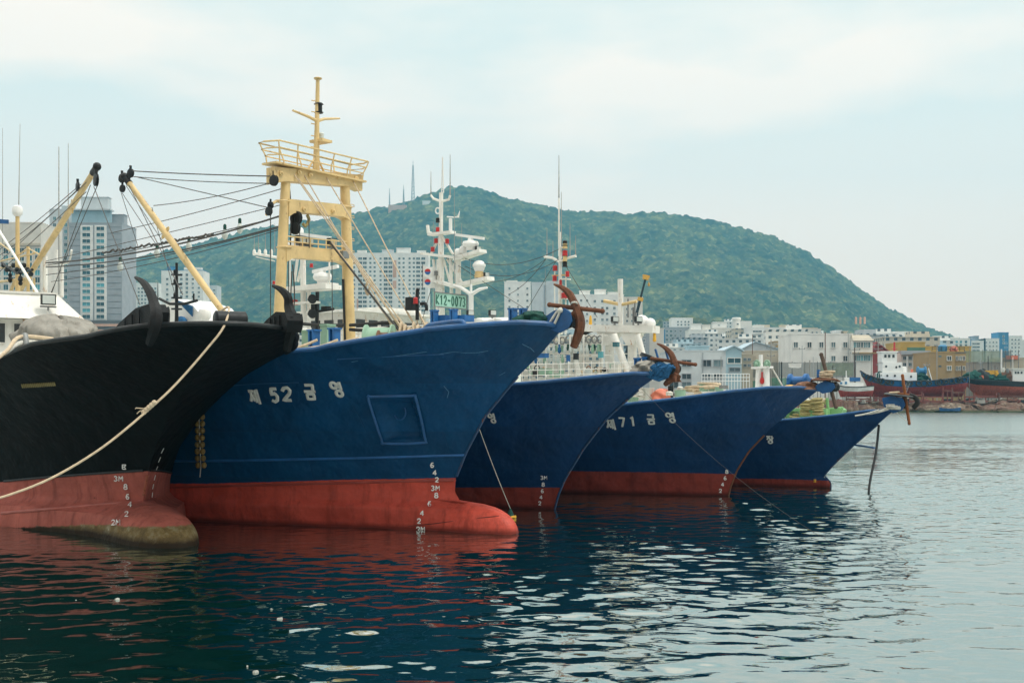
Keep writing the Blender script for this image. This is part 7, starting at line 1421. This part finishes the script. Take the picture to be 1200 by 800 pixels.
# ================================================================== DISTANT TOWERS ON THE RIGHT
bldg(1070, 1137, 397, 800, 'wall_white', 'long white row of flats with blue windows on the far right skyline', 14, 'apartment_row', cat='apartments', bands=[(1100, 1107, 397, 410, 'wall_blue', .5)], grid=[((1073, 1078, 1084, 1089, 1094, 1110, 1115, 1121, 1126, 1132), (400.5, 405), 2.6, 3, 'pane_teal')], tops=[(1082, 1090, 394, 397, 'wall_cool', 1), (1098, 1106, 393.5, 397, 'wall_white', 1), (1118, 1126, 395, 397, 'wall_white', 1)])
for x0, x1, yt, mt, lb, gr in ((1128, 1138, 398, 'wall_blue', 'short blue-faced tower beside the long row of flats', None), (1138, 1153, 399.5, 'wall_white', 'white far tower with ribbon windows left of the mid skyline', ((1141.5, 1146), (402.5, 406.5, 410.5), 4, 1.6)), (1143, 1147, 394, 'wall_bluegrey', 'slim grey stair tower behind the ribbon windowed tower', None),
        (1153, 1171, 397, 'wall_white', 'white far tower with scattered windows left of the blue tower', ((1156, 1160, 1164, 1168), (401, 405.5, 410), 1.4, 1.6)), (1170, 1182, 390, 'wall_blue', 'tall bright blue tower on the far right skyline', ((1176,), (394, 398, 402), 2, 2)),
        (1182, 1198, 394, 'wall_white', 'white far tower right of the tall blue tower', ((1186, 1190, 1194), (398, 402.5, 407, 411.5, 416), 1.6, 1.8)), (1174, 1183, 398, 'wall_offwhite', 'cream far block at the foot of the tall blue tower', ((1178.5,), (402, 407, 412), 3, 1.8)), (1198, 1216, 399, 'wall_white', 'white far block cut by the right edge', ((1201, 1206), (403, 408), 1.6, 1.8)), (1153, 1155, 397, 'wall_blue', 'thin blue fin between two far white towers', None)):
    bldg(x0, x1, yt, 900 + x0 * .02, mt, lb, 14, 'far_tower', cat='apartments', group='towers on the far right skyline', grid=[gr] if gr else None, base=5)
# ================================================================== FILL OF THE TOWN UNDER THE MOUNTAIN
r2 = random.Random(33)
marks = [(130, 260, 'behind the upright black mast'), (260, 410, 'under the cream gantry'), (410, 510, 'behind the rope stays'), (510, 600, 'beside the number board mast'), (600, 668, 'behind the rusty anchor'), (668, 760, 'behind the white gallows'), (760, 840, 'above the net wrapped bow'), (840, 930, 'around the stair tower'), (930, 1030, 'over the white shore building'), (1030, 1130, 'over the tug')]
cn = {'white': 'white', 'cream': 'cream', 'grey': 'grey', 'pinkish': 'pinkish', 'pale_blue': 'pale blue', 'brown': 'brown'}
def small(x, ybase_d, w_, h_, dep, col, lbl, grp, name):
    d = ybase_d; X = (x - 600) / FPX * d; z = float(terr(X, d)) if d > 700 else 2.2 + min(1, max(0, (d - 300) / 460)) * 4
    g = MB(); H_ = h_ + 2; g.box((0, 0, H_ / 2 - 1.5), (w_, dep, H_)); g.box((0, 0, H_ - 1.5 + .2), (w_ + .4, dep + .4, .4)); g.box((w_ * .2, 0, H_ - 1.5 + 1.5), (w_ * .35, dep * .5, 2.4))
    o = g.build(name, 'small_' + col, None, smooth=0, label=lbl, cat='house', group=grp); o.location = (X, d, z); o.rotation_euler.z = r2.uniform(-.35, .35)
N1 = 230
for k in range(N1):
    x = 130 + (1130 - 130) * ((k * .6180339) % 1); d = r2.uniform(790, 1250) if r2.random() < .75 else r2.uniform(1250, 1420); col = r2.choice(['white', 'white', 'white', 'cream', 'grey', 'pinkish', 'pale_blue', 'brown', 'white'])
    if 1040 < x: d = min(d, 1000)
    wh = [m[2] for m in marks if m[0] <= x <= m[1]][0]; up = 'uphill' if d > 1050 else 'lower'
    ww = r2.uniform(8, 20); h2 = r2.uniform(6, 16); sz = ('narrow ' if ww < 12 else 'wide ' if ww > 16 else 'compact ') + ('tall ' if h2 > 12.5 else 'squat ' if h2 < 9.5 else 'medium ')
    small(x, d, ww, h2, r2.uniform(8, 14), col, '%s%s house %s in the town %s' % (sz, cn[col], 'uphill' if up == 'uphill' else 'low', wh), '%s %s hillside houses %s' % (up, cn[col], wh), 'hillside_house')
for k in range(64):
    x = 150 + 960 * ((k * .7548776) % 1); d = r2.uniform(480, 790); col = r2.choice(['white', 'white', 'cream', 'grey', 'white', 'pale_blue']); ytop = r2.uniform(387, 412) if x > 560 else r2.uniform(380, 405)
    hgt = max(6, EYE + (HOR - ytop) / FPX * d - 5)
    wh = [m[2] for m in marks if m[0] <= x <= m[1]][0]
    ww = r2.uniform(14, 30); sz = ('narrow ' if ww < 19 else 'wide ' if ww > 25 else 'compact ') + ('tall ' if hgt > 38 else 'low ' if hgt < 24 else 'medium ')
    small(x, d, ww, hgt, r2.uniform(10, 16), col, '%s%s mid-rise block of the lower town %s' % (sz, cn[col], wh), '%s mid-rise blocks %s' % (cn[col], wh), 'town_block')
# masts and a station on the ridge
def lattice(x, y0, y1, d, w_, label, n=12):
    b = at(x, y1, d); t = at(x, y0, d); b.z -= 12; H_ = t.z - b.z; e = empty('radio_mast', b, label, 'mast'); g = MB()
    q = [(-1, -1), (1, -1), (1, 1), (-1, 1)]
    for i in range(n):
        z0 = H_ * i / n; z1 = H_ * (i + 1) / n; a = w_ * (1 - .75 * i / n); b_ = w_ * (1 - .75 * (i + 1) / n)
        for k in range(4):
            p, r = q[k], q[(k + 1) % 4]; g.tube([(p[0] * a, p[1] * a, z0), (p[0] * b_, p[1] * b_, z1)], .45, 4); g.tube([(p[0] * a, p[1] * a, z0), (r[0] * b_, r[1] * b_, z1)], .3, 4); g.tube([(p[0] * a, p[1] * a, z0), (r[0] * a, r[1] * a, z0)], .4, 4)
    g.build('lattice', 'wall_grey', e, smooth=0); g = MB(); g.tube([(0, 0, H_), (0, 0, H_ + 8)], .5, 5); g.build('aerial', 'wall_grey', e); return e
lattice(484, 194, 236, 2190, 3.4, 'tall lattice radio mast standing on the left shoulder of the summit'); lattice(473, 222, 240, 2190, 1.8, 'short lattice mast left of the tall radio mast'); lattice(456.5, 226, 242, 2180, 1.2, 'thinnest mast beside the pinkish ridge station')
bldg(455, 476, 240.5, 2150, 'wall_salmon', 'pinkish transmitter station on the ridge below the masts', 14, 'ridge_station'); bldg(495, 504, 235.5, 2120, 'wall_white', 'small white hut below the summit', 10, 'ridge_hut')
# ================================================================== AIR
def haze():
    m = bpy.data.materials.new('haze_air'); m.use_nodes = True; N = m.node_tree.nodes; LK = m.node_tree.links; N.clear(); o = N.new('ShaderNodeOutputMaterial'); v = N.new('ShaderNodeVolumePrincipled')
    v.inputs['Color'].default_value = (0.23, 0.70, 0.98, 1); v.inputs['Density'].default_value = 0.00024; v.inputs['Anisotropy'].default_value = 0.2
    LK.new(v.outputs[0], o.inputs['Volume']); g = MB(); x, y0, y1, z0, z1 = 2950, -300, 2980, -4, 560
    g.add([(a, b, c) for a in (-x, x) for b in (y0, y1) for c in (z0, z1)], [(0, 1, 3, 2), (4, 6, 7, 5), (0, 4, 5, 1), (2, 3, 7, 6), (0, 2, 6, 4), (1, 5, 7, 3)]); g.build('haze', m, None, smooth=0, label='pale blue haze over the harbour, town and mountain', kind='stuff')
haze()

# things that still share a label are told apart by their order in the picture
from collections import defaultdict
dd_ = defaultdict(list); bpy.context.view_layer.update()
for o in SC.objects:
    if o.parent is None and o.get('label') and o.get('category'): dd_[o['label']].append(o)
ORD = ['leftmost', 'second from left', 'third from left', 'fourth from left', 'fifth from left', 'sixth from left', 'seventh from left', 'eighth from left']
for lb, os_ in dd_.items():
    if 1 < len(os_) <= 8:
        os_.sort(key=lambda o: o.location.x / max(1, o.location.y))
        for k, o in enumerate(os_): o['label'] = lb + ', ' + (ORD[k] if k < len(os_) - 1 else 'rightmost')
